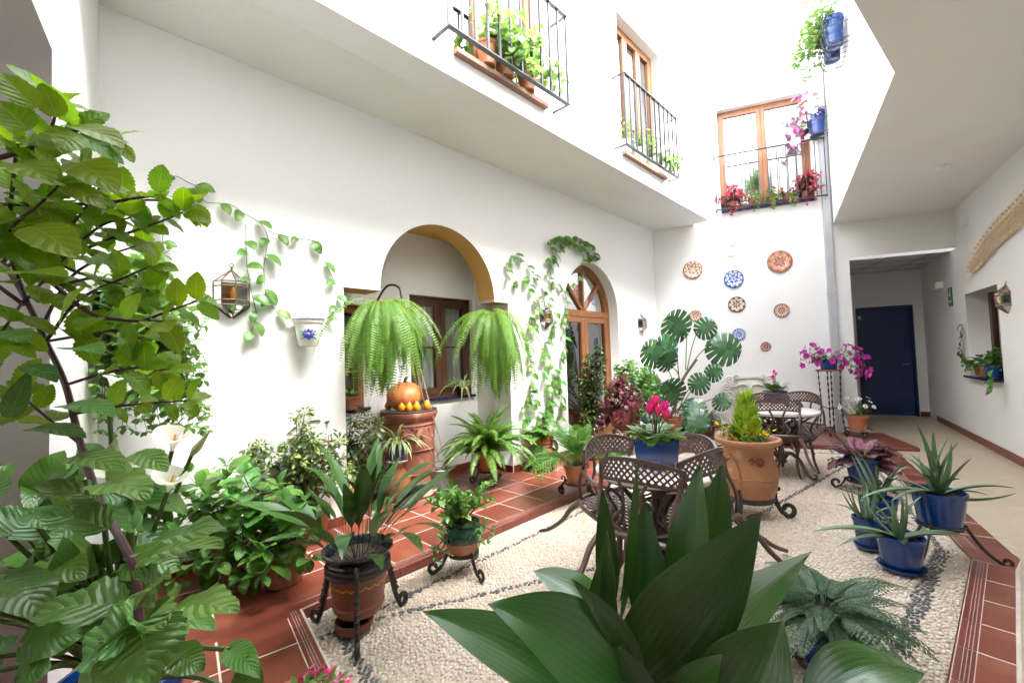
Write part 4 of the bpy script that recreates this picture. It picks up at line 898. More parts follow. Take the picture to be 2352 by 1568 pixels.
def lace_frond(L, W, n=13, rise=.9, droop=1.4, seed=0):   # twice divided, triangular
    rg = random.Random(seed); parts = []; p = np.zeros(3); st = []
    for i in range(n + 1):
        t = i / n; th = rise - droop * t; d = np.array([0, math.cos(th), math.sin(th)])
        if i: p = p + d * L / n
        nz = np.array([0, -math.sin(th), math.cos(th)]); st.append(p.copy())
        l = W / 2 * (1 - t) ** .85 * rg.uniform(.9, 1.1) + .008
        if t < .18: continue
        for sg in (-1, 1):
            dd = unit(np.array([sg, 0, 0]) * .9 + d * .45 - nz * .15); m = max(3, int(l / .0125)); V = []; F = []; U = []
            for k in range(m):
                f = (k + .5) / m; c = p + dd * l * f - nz * l * .3 * f * f; pl = l * .42 * (1 - f) ** .5 + .008; up = d
                for s2 in (-1, 1):
                    b = len(V); e = unit(dd * .55 + up * s2); V += [c, c + e * pl * .55 + dd * .0085, c + e * pl, c + e * pl * .5 - dd * .0055]; U += [(.5, .1), (.2, .5), (.5, .95), (.8, .5)]; F.append((b, b + 1, b + 2, b + 3))
            parts.append((np.array(V), F, np.array(U)))
    b = MB(); b.tube(np.array(st), np.linspace(.0025, .0008, len(st)), 4); parts.append((b.v[0], b.f, np.full((len(b.v[0]), 2), .5)))
    return join(parts)
def palm_frond(L, n=16, rise=1.1, droop=1.3, seed=0, W=.2, w=.016):
    rg = random.Random(seed); parts = []; p = np.zeros(3); st = []
    for i in range(n + 1):
        t = i / n; th = rise - droop * t; d = np.array([0, math.cos(th), math.sin(th)])
        if i: p = p + d * L / n
        st.append(p.copy())
        if t < .25: continue
        l = W * math.sin(pi * (.2 + .72 * t)) * rg.uniform(.9, 1.1)
        for sg in (-1, 1):
            lf = leaf(l, w, 5, 1, .6, .8, droop=rg.uniform(.4, .9), fold=.2); parts.append(xf(lf, TM(p, np.array([sg, 0, 0]) * .85 + d * .8 + np.array([0, 0, .1]), (0, -math.sin(th), math.cos(th)))))
    b = MB(); b.tube(np.array(st), np.linspace(.004, .0015, len(st)), 5); parts.append((b.v[0], b.f, np.full((len(b.v[0]), 2), .5)))
    return join(parts)
def monstera_leaf(L, seed=0):
    rg = random.Random(seed); V = []; F = []; U = []; n = 9
    def mid(t): return np.array([0, L * t, -.10 * L * t * t])
    def outer(a):                                   # heart outline, a: 0 tip .. 1 base lobe
        th = pi / 2 - a * pi * 1.18; r = L * (.50 + .10 * math.sin(a * pi)); return np.array([r * math.cos(th) * 1.02, L * .46 + r * math.sin(th) * 1.05, 0])
    for sg in (-1, 1):
        for k in range(n):
            a0, a1 = k / n, (k + 1) / n; t0, t1 = 1 - a0 * 1.0, 1 - a1 * 1.0; t0, t1 = max(0, t0) * .97, max(0, t1) * .97
            e0, e1 = outer(a0), outer(a1); gap = .20 if k > 0 else .08; b = len(V)
            for f, g in ((0, 0), (.40, .0), (.55, gap * .75), (.8, gap), (.94, gap * 1.25), (1.0, gap * 1.9)):
                A = mid(t0) * (1 - f) + e0 * f; B = mid(t1) * (1 - f) + e1 * f; c = (A + B) / 2; A = A + (c - A) * g; B = B + (c - B) * g
                dz = -.16 * L * f * f + .05 * L * f
                for P in (A, B): V.append((P[0] * sg, P[1], P[2] + dz)); U.append((.5 + .5 * f, .5))
            for i in range(5): q = b + 2 * i; F.append((q, q + 1, q + 3, q + 2) if sg > 0 else (q, q + 2, q + 3, q + 1))
    return np.array(V), F, np.array(U)
def whorl(n, L, W, seed=0, droop=.5, stalk=.03, rise=-.15):   # umbrella-like leaf
    rg = random.Random(seed); parts = []
    for k in range(n):
        a = 2 * pi * k / n + rg.uniform(-.15, .15); lf = leaf(L * rg.uniform(.8, 1.1), W, 5, 1, .6, .8, rise, droop, .2, stalk=stalk)
        parts.append(xf(lf, TM((0, 0, 0), (math.cos(a), math.sin(a), .1))))
    return join(parts)
def flower5(R, n=5, depth=.5, seed=0, ruffle=.1):    # funnel flower opening towards +Y
    V = [(0, 0, 0)]; U = [(.5, .02)]; m = n * 4; rg = random.Random(seed)
    for r, y in ((.18, .35), (.55, .85), (1.0, 1.0)):
        for j in range(m):
            a = 2 * pi * j / m; k = 1 + .16 * math.cos(n * a) * (r > .5); V.append((R * r * k * math.cos(a), R * depth * y + ruffle * R * rg.uniform(-1, 1) * (r > .9), R * r * k * math.sin(a))); U.append((.5, r))
    F = [(0, 1 + j, 1 + (j + 1) % m) for j in range(m)] + [(1 + m * i + j, 1 + m * i + (j + 1) % m, 1 + m * (i + 1) + (j + 1) % m, 1 + m * (i + 1) + j) for i in range(2) for j in range(m)]
    return np.array(V), [tuple(f) for f in F], np.array(U)
def petals(R, n, w, rise=.4, droop=.5, p=1.0, q=.7):
    return join([xf(leaf(R, w, 4, 1, p, q, rise, droop, .1), TM((0, 0, 0), (math.cos(2 * pi * k / n), math.sin(2 * pi * k / n), 0))) for k in range(n)])
# ------------------------------------------------------------------ leaf colours
m_fern = leafm('bright_fern', (.155, .30, .04), (.10, .21, .028), rough=.5, trans=.40, bumpv=0, vary=.18)
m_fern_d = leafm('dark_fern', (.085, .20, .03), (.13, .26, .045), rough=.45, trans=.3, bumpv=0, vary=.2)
m_lace = leafm('blue_fern', (.032, .085, .034), (.065, .135, .055), rough=.5, trans=.2, bumpv=0, vary=.3)
m_asp = leafm('aspidistra_leaf', (.016, .062, .010), (.028, .090, .015), rough=.15, trans=.10, nv=1, veinw=.04, vary=.25, bumpv=0, par=11)
m_plec = leafm('plectranthus_leaf', (.20, .34, .016), (.13, .26, .02), vein=(.26, .40, .06), rough=.38, trans=.52, nv=6, veinw=.09, vary=.22)
m_plec_d = leafm('crinkled_leaf', (.085, .20, .03), (.115, .245, .045), vein=(.14, .28, .07), rough=.36, trans=.3, nv=7, veinw=.1, vary=.18, bumpv=.7)
m_small = leafm('small_leaf', (.13, .265, .05), (.085, .20, .04), rough=.42, trans=.34, vary=.25, bumpv=0)
m_balc = leafm('balcony_leaf', (.15, .27, .07), (.10, .20, .05), rough=.45, trans=.4, vary=.2, bumpv=0)
m_hyd = leafm('hydrangea_leaf', (.055, .17, .022), (.10, .24, .035), vein=(.12, .25, .07), rough=.4, trans=.28, nv=7, veinw=.08, vary=.22)
m_sche = leafm('variegated_leaf', (.03, .075, .02), (.42, .46, .12), rough=.28, trans=.2, blotch=16, vary=.25, bumpv=0)
m_sche_d = leafm('umbrella_leaf', (.022, .06, .018), (.16, .20, .05), rough=.26, trans=.2, blotch=12, vary=.3, bumpv=0)
m_pothos = leafm('pothos_leaf', (.07, .18, .028), (.34, .42, .12), vein=(.16, .3, .08), rough=.3, trans=.3, blotch=11, vary=.2, nv=5, veinw=.05)
m_mon = leafm('monstera_leaf', (.03, .085, .035), (.04, .11, .04), vein=(.07, .15, .06), rough=.25, trans=.12, vary=.2, nv=8, veinw=.05)
m_spider = leafm('striped_blade', (.12, .24, .06), (.55, .58, .36), edge=.62, rough=.4, trans=.3, vary=.15, bumpv=0)
m_lily = leafm('dark_blade', (.025, .065, .028), (.04, .09, .035), rough=.35, trans=.2, vary=.25, bumpv=0)
m_aloe = leafm('aloe_blade', (.09, .165, .085), (.12, .205, .10), rough=.4, trans=.05, vary=.15, bumpv=0)
m_jade = leafm('jade_leaf', (.11, .26, .05), (.16, .32, .07), rough=.25, trans=.12, vary=.18, bumpv=0)
m_cole = leafm('crimson_leaf', (.085, .012, .022), (.14, .022, .038), vein=(.22, .03, .06), rough=.38, trans=.25, vary=.35, nv=6, veinw=.1)
m_rex = leafm('begonia_leaf', (.30, .10, .17), (.055, .05, .03), vein=(.10, .03, .04), rough=.4, trans=.15, vary=.25, nv=5, veinw=.2, edge=.5)
m_cyp = leafm('cypress_sprig', (.33, .50, .045), (.42, .58, .07), rough=.55, trans=.35, vary=.18, bumpv=0)
m_palm = leafm('palm_leaflet', (.06, .17, .03), (.09, .22, .04), rough=.35, trans=.3, vary=.2, bumpv=0)
m_calla = leafm('calla_spathe', (.78, .76, .68), (.72, .73, .60), rough=.35, trans=.25, vary=.04, bumpv=0)
m_calla_l = leafm('calla_leaf', (.07, .18, .026), (.095, .22, .036), vein=(.09, .2, .04), rough=.28, trans=.25, vary=.15, nv=9, veinw=.06)
def petalm(name, c, c2=None, tr=.25): return leafm(name, c, c2, rough=.5, trans=tr, vary=.15, bumpv=0)
f_pet = petalm('magenta_petal', (.42, .015, .27), (.50, .03, .34)); f_pink = petalm('pink_petal', (.80, .10, .33), (.70, .03, .22)); f_red = petalm('red_petal', (.48, .05, .05), (.40, .10, .09)); f_white = petalm('white_petal', (.80, .80, .78)); f_yel = petalm('yellow_petal', (.75, .48, .02)); f_lil = petalm('lilac_petal', (.28, .10, .30), (.55, .42, .55)); f_bico = leafm('bicolour_petal', (.45, .02, .27), (.80, .72, .78), rough=.5, trans=.25, vary=.1, bumpv=0)
f_hot = petalm('salmon_petal', (.72, .10, .13))
# ------------------------------------------------------------------ planting
def rdir(rg, el0, el1, az=None):
    a = rg.uniform(0, 2 * pi) if az is None else az; e = rg.uniform(el0, el1); return np.array([math.cos(a) * math.cos(e), math.sin(a) * math.cos(e), math.sin(e)])
def variants(name, fn, n, m): return [tmesh(name, fn(k), m) for k in range(n)]
def radiate(t, name, meshes, n, c, rg, smin=.8, smax=1.1, az=(0, 2 * pi), r0=.02, tilt=(-.15, .25), even=True):
    """blades or fronds standing out of one crown"""
    for k in range(n):
        a = az[0] + (az[1] - az[0]) * ((k + rg.random() * .8) / n if even else rg.random()); el = rg.uniform(*tilt)
        d = (math.cos(a) * math.cos(el), math.sin(a) * math.cos(el), math.sin(el)); rr = r0 * rg.random() ** .5
        ob(name, rg.choice(meshes), t, TM(np.asarray(c) + np.array([math.cos(a) * rr, math.sin(a) * rr, 0]), d, s=rg.uniform(smin, smax)))
def grow(t, base, tips, leafT, lm, sm, rg, step=.05, size=1.0, opposite=True, start=.25, r=.004, objs=None, droop=.15, name='sprig', flowers=None, fm=None, fn=0, sag=.0, lname='leaf', tipn=2):
    """stems from base to each tip with leaves along them: one part per stem, or each leaf a part when objs is a list of leaf meshes"""
    base = np.asarray(base, float)
    for ti, tip in enumerate(tips):
        tip = np.asarray(tip, float); L = np.linalg.norm(tip - base); m_ = (base + tip) / 2 + np.array([0, 0, L * .12 - sag * L]) + np.array([rg.uniform(-1, 1), rg.uniform(-1, 1), 0]) * L * .06
        P = spl([base, m_, tip], 8); b = MB(); b.tube(P, np.linspace(r, r * .45, len(P)), 5, m=1); n = max(2, int(L * (1 - start) / step)); st = None
        if objs is not None: st = b.ob('stem', [lm, sm], t)
        a0 = rg.uniform(0, 6)
        for k in range(n + 1):
            f = start + (1 - start) * k / n; x = f * (len(P) - 1); i = min(int(x), len(P) - 2); p = P[i] + (P[i + 1] - P[i]) * (x - i); tg = unit(P[i + 1] - P[i])
            s1 = unit(np.cross(tg, (0.3, .2, 1))); s2 = np.cross(tg, s1); a0 += 1.57 if opposite else 2.4
            for h in range(tipn + 2 if k == n else 2 if opposite else 1):
                a = a0 + pi * h if k < n else a0 + 2 * pi * h / (tipn + 2); d = unit(s1 * math.cos(a) + s2 * math.sin(a) + tg * (.35 if k < n else .7) + np.array([0, 0, .15 - droop])); s = size * rg.uniform(.75, 1.15) * (1 - .35 * (f > .9))
                M = TM(p, d, s=s, roll=rg.uniform(-.35, .35))
                if objs is not None: ob(lname, rg.choice(objs), t, M)
                else: b.add(*rg.choice(leafT), m=0, M=M)
        if flowers is not None:
            for _ in range(fn):
                p = tip + np.array([rg.uniform(-1, 1), rg.uniform(-1, 1), rg.uniform(-.2, 1)]) * .04; b.add(*rg.choice(flowers), m=2, M=TM(p, unit(tip - base) + rdir(rg, -.2, .9) * .8))
        if objs is None: b.ob(name, [lm, sm] + ([fm] if fm else []), t, sharp=0)
def dome(rg, n, c, rx, ry, rz, lo=-.1):
    out = []
    for k in range(n): d = rdir(rg, lo, 1.5); s = rg.uniform(.75, 1.0); out.append(np.asarray(c) + np.array([d[0] * rx, d[1] * ry, d[2] * rz]) * s)
    return out
# ================================================================== planting
def painted(name, base, dark):
    m, t, o = nodes(name); b = N(t, 'BsdfPrincipled'); b.inputs['Roughness'].default_value = .3; t.links.new(b.outputs[0], o.inputs[0])
    tc = N(t, 'TexCoord'); sp = N(t, 'SeparateXYZ'); t.links.new(tc.outputs['Object'], sp.inputs[0]); a = math_(t, 'DIVIDE', math_(t, 'ARCTAN2', sp.outputs[1], sp.outputs[0]), 2 * pi); z = sp.outputs[2]
    def flower(n, z0, sz, off):
        u = math_(t, 'SUBTRACT', math_(t, 'FRACT', math_(t, 'ADD', math_(t, 'MULTIPLY', a, float(n)), off)), .5); x = math_(t, 'MULTIPLY', u, 1.0 / n * .98); y = math_(t, 'SUBTRACT', z, z0)
        r = math_(t, 'SQRT', math_(t, 'ADD', math_(t, 'MULTIPLY', x, x), math_(t, 'MULTIPLY', y, y))); an = math_(t, 'ARCTAN2', y, x); return math_(t, 'DIVIDE', r, math_(t, 'ADD', sz, math_(t, 'MULTIPLY', math_(t, 'COSINE', math_(t, 'MULTIPLY', an, 7.0)), sz * .25)))
    f1 = flower(7, .275, .020, 0.0); f2 = flower(7, .27, .022, .5); c = mixc(t, math_(t, 'LESS_THAN', f2, 1.0), base, (.62, .58, .52)); c = mixc(t, math_(t, 'LESS_THAN', f1, 1.0), c, (.62, .36, .03)); c = mixc(t, math_(t, 'LESS_THAN', f1, .42), c, (.05, .03, .02))
    wv = math_(t, 'ADD', math_(t, 'MULTIPLY', math_(t, 'ABSOLUTE', math_(t, 'SINE', math_(t, 'MULTIPLY', a, 60.0))), -.014), .175); c = mixc(t, math_(t, 'LESS_THAN', math_(t, 'ABSOLUTE', math_(t, 'SUBTRACT', z, wv)), .0028), c, (.6, .4, .04))
    t.links.new(c, b.inputs['Base Color']); return m
def potted(name, label, cat, loc, rz=0, group=None): return thing(name, label, cat, loc, rz, group)
R_ = random.Random
# ---- aspidistra in the painted pot
SA = np.array([-.89, 2.45, 0])
stand('tall twisted iron stand under the painted pot with black rim', SA, .168, .33, .27, 3, math.radians(47), .04, rings=(0, .03), th=.011, twist=True, top=.05)
t = potted('potted_aspidistra', 'dark aspidistra in a painted brown pot with black rim', 'plant', SA + Z3 * .10)
paint = painted('painted_clay', (.20, .06, .03), (.1, .03, .02))
MB().lathe([(0, 0), (.115, 0), (.12, .012), (.135, .03), (.138, .05), (.132, .06), (.142, .12), (.15, .20), (.150, .235), (.158, .245)], 36).ob('pot', paint, t)
MB().lathe([(.150, .235), (.162, .25), (.166, .28), (.160, .29), (.168, .31), (.186, .325), (.188, .338), (.176, .342), (.165, .33), (.15, .29), (0, .29)], 36).ob('rim', black_glaze, t); soil(t, .15, .31)
for k in bpy.data.materials['painted_clay'].node_tree.nodes: pass
asp = [tmesh('leaf', leaf(.36, .085, 10, 2, .82, .85, r_, d_, .12, .05, 2, stalk=s_, seed=k), m_asp) for k, (r_, d_, s_) in enumerate(((.1, 1.2, .26), (.3, .9, .22), (0, .6, .28), (.2, 1.7, .22), (.1, .3, .30)))]
rg = R_(11)
for k in range(38):
    a = rg.uniform(0, 2 * pi); el = rg.choice((rg.uniform(.35, .8), rg.uniform(.7, 1.35))); d = np.array([math.cos(a) * math.cos(el), math.sin(a) * math.cos(el), math.sin(el)]); ob('leaf', rg.choice(asp), t, TM((math.cos(a) * .07 * rg.random(), math.sin(a) * .07 * rg.random(), .30), d, s=rg.uniform(.75, 1.1), roll=rg.uniform(-.5, .5)))
t = potted('clay_saucer', 'empty dark clay saucer lying under the painted pot stand', 'saucer', SA + np.array([-.02, -.02, .008])); MB().lathe([(0, 0), (.085, 0), (.10, .025), (.102, .055), (.094, .058), (.088, .03), (.075, .014), (0, .014)], 28).ob('dish', terra_dark, t); MB().lathe([(0, .016), (.074, .016)], 20).ob('water_film', black_glaze, t)
# ---- jade plant
SJ = np.array([-.385, 3.05, 0])
stand('low iron scroll stand under the jade plant', SJ, .10, .13, .20, 3, math.radians(-50), .04, th=.009, top=.02)
t = potted('potted_jade', 'bushy green jade plant in a dark green glazed pot', 'plant', SJ + Z3 * .122)
MB().lathe([(0, 0), (.07, 0), (.10, .03), (.122, .08), (.125, .10)], 30).ob('pot_base', terra, t); MB().lathe([(.1255, .098), (.130, .13), (.125, .17), (.112, .19), (.118, .205), (.126, .212), (.118, .215), (.108, .19), (0, .18)], 30).ob('pot', green_glaze, t); soil(t, .11, .20)
rg = R_(21); jl = [tmesh('leaf', leaf(.068, .042, 5, 1, 1.15, .7, .3, .2, .25, cup=-.3, seed=k), m_jade) for k in range(3)]
tips = [np.array([rg.uniform(-.2, .2), rg.uniform(-.2, .2), rg.uniform(.24, .46)]) for _ in range(24)] + [np.array([-.18, -.08, .06]), np.array([-.15, -.14, .02]), np.array([.18, -.05, .10]), np.array([.2, .02, .14]), np.array([.13, -.13, .12])]
grow(t, (0, 0, .19), tips, None, m_jade, stem_green, rg, .045, 1.0, objs=jl, start=.45, r=.008, droop=0)
# ---- drum, jug, spider plant, pumpkin
DR_ = nf(5.30, .31, TZ)
t = thing('clay_drum', 'tall weathered clay well drum standing in the niche', 'drum', DR_)
MB().lathe([(0, 0), (.275, 0), (.285, .02), (.262, .05), (.255, .2), (.258, .4), (.262, .55), (.268, .70), (.262, .76), (.285, .80), (.30, .835), (.298, .86), (.28, .865), (0, .865)], 40).ob('barrel', drum_m, t)
for z in (.245, .48, .735):
    P_ = [(.266 * math.cos(a), .266 * math.sin(a), z + .004 * math.sin(a * 40)) for a in np.linspace(0, 2 * pi, 80, endpoint=False)]; MB().tube(P_, .009, 5, closed=True).ob('rope_band', drum_m, t)
sm = MB().ell((0, 0, 0), (.014, .014, .012), 8, 5).mesh('boss', drum_m)
for k in range(12): a = 2 * pi * k / 12; o = ob('boss', sm, t); o.location = (.272 * math.cos(a), .272 * math.sin(a), .70)
MB().lathe([(0, .867), (.292, .867), (.296, .875), (.292, .884), (0, .884)], 36).ob('lid', mat('tarnished_lid', (.05, .045, .04), .4, .3, col2=(.12, .09, .07), ns=9), t)
t = thing('pumpkin', 'large orange pumpkin resting on the clay drum', 'pumpkin', DR_ + np.array([-.03, -.0, .886]))
b = MB(); V = []; nu, nv_ = 48, 14
for i in range(nv_ + 1):
    th = pi * i / nv_
    for j in range(nu):
        a = 2 * pi * j / nu; r = math.sin(th) * (1 + .045 * abs(math.cos(a * 5)) ** .6 - .03); V.append((.185 * r * math.cos(a), .185 * r * math.sin(a), .15 - .15 * math.cos(th) * (1 - .18 * (1 - abs(math.sin(th))) ** 2)))
b.add(V, [(i * nu + j, i * nu + (j + 1) % nu, (i + 1) * nu + (j + 1) % nu, (i + 1) * nu + j) for i in range(nv_) for j in range(nu)]).ob('body', pump_m, t, M=Matrix.Rotation(.35, 4, 'X'))
MB().tube([(0, -.02, .27), (.01, -.04, .32), (.03, -.05, .34)], [.02, .014, .016], 7).ob('stalk', stem_brown, t)
gp = [(-.02, -.215), (.06, -.235), (.135, -.225), (.215, -.10), (-.225, .02)]; glab = ['beside the drum edge, first of the row', 'second in the row', 'third in the row', 'beside the well rope', 'tucked behind the pumpkin']
for k, (x_, y_) in enumerate(gp):
    t = thing('gourd', 'small yellow gourd on the drum lid, %s' % glab[k], 'gourd', DR_ + np.array([x_, y_, .885]), k, 'small yellow gourds on the clay drum')
    MB().lathe([(0, 0), (.028, .004), (.039, .03), (.034, .058), (.022, .075), (.013, .092), (.008, .098)], 14).ob('body', gourd_m, t); MB().tube([(0, 0, .095), (.006, 0, .125), (.025, .005, .165)], .003, 5).ob('stalk', stem_brown, t)
JG = G(913, 1152, TZ) + np.array([0, .05, 0])
t = thing('glazed_jug', 'honey brown glazed jug beside the clay drum', 'jug', JG)
MB().lathe([(0, 0), (.09, 0), (.105, .03), (.14, .12), (.145, .18), (.12, .26), (.085, .31), (.075, .34), (.082, .375), (.092, .385), (.085, .386), (.07, .36), (0, .35)], 30).ob('body', jug_m, t)
for sx in (-1, 1): MB().tube(spl([(sx * .083, 0, .36), (sx * .13, 0, .35), (sx * .14, 0, .29), (sx * .118, 0, .255)], 5), .012, 7).ob('handle', jug_m, t)
MB().lathe([(0, .388), (.105, .388), (.115, .402), (.108, .404), (0, .398)], 24).ob('dish', white_pl, t)
t = potted('potted_spider_plant', 'striped spider plant in a blue pot on the glazed jug', 'plant', JG + Z3 * .403)
pot(t, .10, .17, blue_glaze, rb=.78, lip=.04)
rg = R_(31); sp_ = [tmesh('blade', leaf(.36, .023, 10, 1, .55, .6, r_, d_, .25, seed=k), m_spider) for k, (r_, d_) in enumerate(((1.1, 2.2), (.9, 2.0), (.6, 1.9), (1.3, 1.6), (.8, 2.7)))]
radiate(t, 'blade', sp_, 84, (0, 0, .15), rg, .7, 1.15, r0=.04)
# ---- bucket and rope
BK = G(1011, 1131, TZ)
t = thing('zinc_bucket', 'narrow zinc well bucket standing on the tiles', 'bucket', BK)
MB().lathe([(0, 0), (.084, 0), (.088, .008), (.086, .02), (.092, .22), (.094, .24), (.097, .245), (.093, .25), (.088, .24), (.082, .02), (0, .015)], 32).ob('body', zinc, t)
for z in (.03, .20): MB().lathe([(.0935, z - .004), (.097, z), (.0935, z + .004)], 32).ob('hoop', zinc, t)
P_ = [(.094 * math.cos(a), 0, .24 + .085 * math.sin(a)) for a in np.linspace(0, pi, 16)]; MB().tube(P_, .0035, 5).ob('bail', zinc, t)
MB().lathe([(0, .19), (.09, .19)], 24).ob('water', black_glaze, t)
hk = PL(893, 692, -ND + .01); t = thing('hook_bracket', 'black curved iron hook bracket on the niche wall', 'bracket', M=wf(nf(5.62, .55, 1.99), nL))
MB().box((0, .006, .0), (.045, .012, .14)).ob('wall_plate', iron, t, False); MB().tube(spl([(0, .01, -.03), (-.03, .06, -.01), (-.05, .14, .13), (-.09, .26, .25), (-.13, .40, .22), (-.14, .44, .10)], 6), .011, 7).ob('arm', iron, t)
tw_ = wf(nf(5.62, .55, 1.99), nL); he = np.array(tw_ @ Vector((-.14, .44, .10, 1)))[:3]
t = thing('well_rope', 'beige rope hanging from the hook down to the zinc bucket', 'rope', he)
b0 = BK + Z3 * .33 - he
MB().tube(spl([(0, 0, 0), (b0 * .5 + np.array([-.03, .05, 0])), b0 * .9 + np.array([.0, 0, -.02]), b0], 8), .008, 6).ob('rope', rope_m, t)
MB().tube(spl([(.01, 0, 0), (b0 * .5 + np.array([.02, .03, 0])), b0 * .8 + np.array([.05, 0, 0]), b0 * .93 + np.array([.06, 0, 0])], 8), .007, 6).ob('rope', rope_m, t)
MB().ell(b0 + np.array([0, 0, .01]), (.017, .017, .02)).ob('knot', rope_m, t)
# ---- small pots on the niche sills
t = potted('sill_plant', 'small plant in a terracotta pot on the narrow side window sill', 'plant', sp1 + su * .40 + sn * -.02 + Z3 * .99); pot(t, .075, .13, terra); rg = R_(33)
radiate(t, 'blade', [tmesh('blade', leaf(.16, .03, 7, 1, .7, .8, .9, 1.2, .2, seed=5), m_hyd)], 12, (0, 0, .12), rg, .7, 1.1, r0=.03)
t = potted('sill_plant', 'spider plant drooping over the cobalt sill of the niche window', 'plant', nf(4.28, ND - .0, 1.0)); pot(t, .06, .09, terra_dark); radiate(t, 'blade', sp_, 22, (0, 0, .08), R_(34), .7, 1.2, r0=.02, tilt=(-.3, .2))
# ---- Boston ferns
ff = [tmesh('frond', fern_frond(.66, .10, 34, r_, d_, k, .0105, s_, x_), m_fern) for k, (r_, d_, s_, x_) in enumerate(((.5, 2.08, .2, .12), (.2, 1.78, -.2, .13), (-.3, 1.3, .3, .18), (-.7, .9, -.3, .28), (-1.0, .58, 0, .4), (.8, 2.4, .2, .14), (.0, 1.6, -.1, .2), (-.5, 1.1, .25, .22), (.9, 2.35, -.25, .25), (1.2, 2.6, .3, .3), (.7, 2.2, -.3, .22)))]
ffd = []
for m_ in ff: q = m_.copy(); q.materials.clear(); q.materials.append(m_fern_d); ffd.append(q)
def hanging(label, P, n_, rg, n=44, s0=.9, s1=1.4, az=None, meshes=ff, lab2=None):
    t = potted('hanging_fern', label, 'fern', P, group='boston ferns hanging in the niche')
    MB().lathe([(0, 0), (.06, 0), (.085, .06), (.11, .15), (.118, .155), (.118, .175), (.105, .175), (0, .15)], 24).ob('pot', terra_dark, t); soil(t, .10, .165)
    P_ = [(.105 * math.cos(a), .105 * math.sin(a), .14) for a in np.linspace(0, 2 * pi, 24, endpoint=False)]; MB().tube(P_, .005, 5, closed=True).ob('hoop', iron, t)
    if az: MB().tube([np.array([0, 0, .14]) - n_ * .10, np.array([0, 0, .14]) - n_ * .155], .012, 6).ob('wall_strap', iron, t)
    az = az or (0, 2 * pi); radiate(t, 'frond', meshes, n, (0, 0, .165), rg, s0, s1, az, .11, (-.5, .2), False); return t
aO = math.atan2(nL[1], nL[0])
hanging('bright boston fern spilling from a wall pot beside the niche', PL(874, 738, .16), nL, R_(41), 200, .35, 1.32, (aO - 1.8, aO + 1.8))
hanging('bright boston fern spilling from a pot at the niche side near the vines', PL(1132, 755, .16), nL, R_(42), 200, .4, 1.5, (aO - 1.9, aO + 1.9))
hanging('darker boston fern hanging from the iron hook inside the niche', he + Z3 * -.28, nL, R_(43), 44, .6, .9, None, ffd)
MB().tube([(0, 0, .17), (0, 0, .285)], .004, 5).ob('hanger', iron, bpy.data.objects['hanging_fern.002'])
SF = G(1121, 1112, TZ) + np.array([0, .05, 0])
stand('low iron stand with curled feet under the floor fern', SF, .10, .14, .18, 3, -1.2, .035, top=.03)
t = thing('glass_dish', 'clear glass dish under the fern stand', 'dish', SF + Z3 * .002); MB().lathe([(0, 0), (.11, 0), (.125, .03), (.12, .03), (.106, .006), (0, .006)], 28).ob('bowl', g_clear, t)
t = potted('potted_fern', 'large green boston fern in a terracotta pot on the tiles', 'fern', SF + Z3 * .13)
pot(t, .115, .21, terra, rb=.66, lip=.08)
ff2 = [tmesh('frond', fern_frond(.55, .10, 40, r_, d_, 20 + k, .0135, s_), m_fern_d) for k, (r_, d_, s_) in enumerate(((1.3, 1.9, .2), (1.05, 1.8, -.2), (.9, 2.1, .3), (1.45, 1.4, 0), (.6, 1.7, -.3)))]
radiate(t, 'frond', ff2, 88, (0, 0, .19), R_(44), .85, 1.3, r0=.05, tilt=(-.05, .45))
# ---- pothos climbing the wall
pl = [tmesh('leaf', leaf(.108, .088, 7, 2, .62, .75, -.2, .6, .25, .04, heart=.35, stalk=.03, seed=k), m_pothos) for k in range(4)]
def vine(t, pix, rg, off=.02, step=.075, size=1.0, meshes=pl, sm=stem_green, r=.0028, plane=PL):
    """a vine along pixels of the wall, its leaves hanging a little off the plaster"""
    o = np.array(t.matrix_basis.translation); P = spl([plane(x, y, off) - o for x, y in pix], 8); MB().tube(P, r, 5).ob('vine_stem', sm, t)
    n_ = nL if plane is PL else nR; u_ = uL if plane is PL else uR
    d = 0; last = 0; sg = 1
    for i in range(1, len(P)):
        d += np.linalg.norm(P[i] - P[i - 1])
        if d - last > step * rg.uniform(.6, 1.3):
            last = d; sg = -sg; dr = u_ * sg * rg.uniform(.2, .8) + n_ * rg.uniform(.25, .6) + Z3 * rg.uniform(-.75, .05)
            ob('leaf', rg.choice(meshes), t, TM(P[i], dr, n_ + Z3 * .6, rg.uniform(.7, 1.15) * size, rg.uniform(-.4, .4)))
WPP = PL(695, 762, .0)
t = potted('wall_pot', 'white wall pot painted with a blue flower and trailing pothos', 'plant', WPP)
wpm = painted('painted_white', (.68, .66, .60), (.02, .03, .2)); 
MB().lathe([(0, -.125), (.065, -.125), (.075, -.11), (.105, .055), (.112, .06), (.122, .095), (.113, .098), (.10, .05), (0, .04)], 30, c=nL * .12).ob('pot', mat('white_glaze', (.72, .71, .67), .25, coat=.4), t); MB().lathe([(0, .05), (.105, .055)], 18, c=nL * .12).ob('soil', soil_m, t)
bl = mat('cobalt_paint', (.015, .03, .28), .3); gr = mat('leaf_paint', (.07, .22, .08), .3); rd = mat('red_paint', (.45, .04, .04), .3)
fd = unit(-np.array([WPP[0], WPP[1], 0.0])); sd2 = np.cross(Z3, fd)
for z_, m_ in ((.062, rd), (.092, bl)):
    P_ = [nL * .12 + np.array([(.106 + (z_ - .055) * .45) * math.cos(a), (.106 + (z_ - .055) * .45) * math.sin(a), z_]) for a in np.linspace(0, 2 * pi, 30, endpoint=False)]; MB().tube(P_, .0035, 4, closed=True).ob('painted_band', m_, t)
fc = nL * .12 + fd * .095 + Z3 * -.03
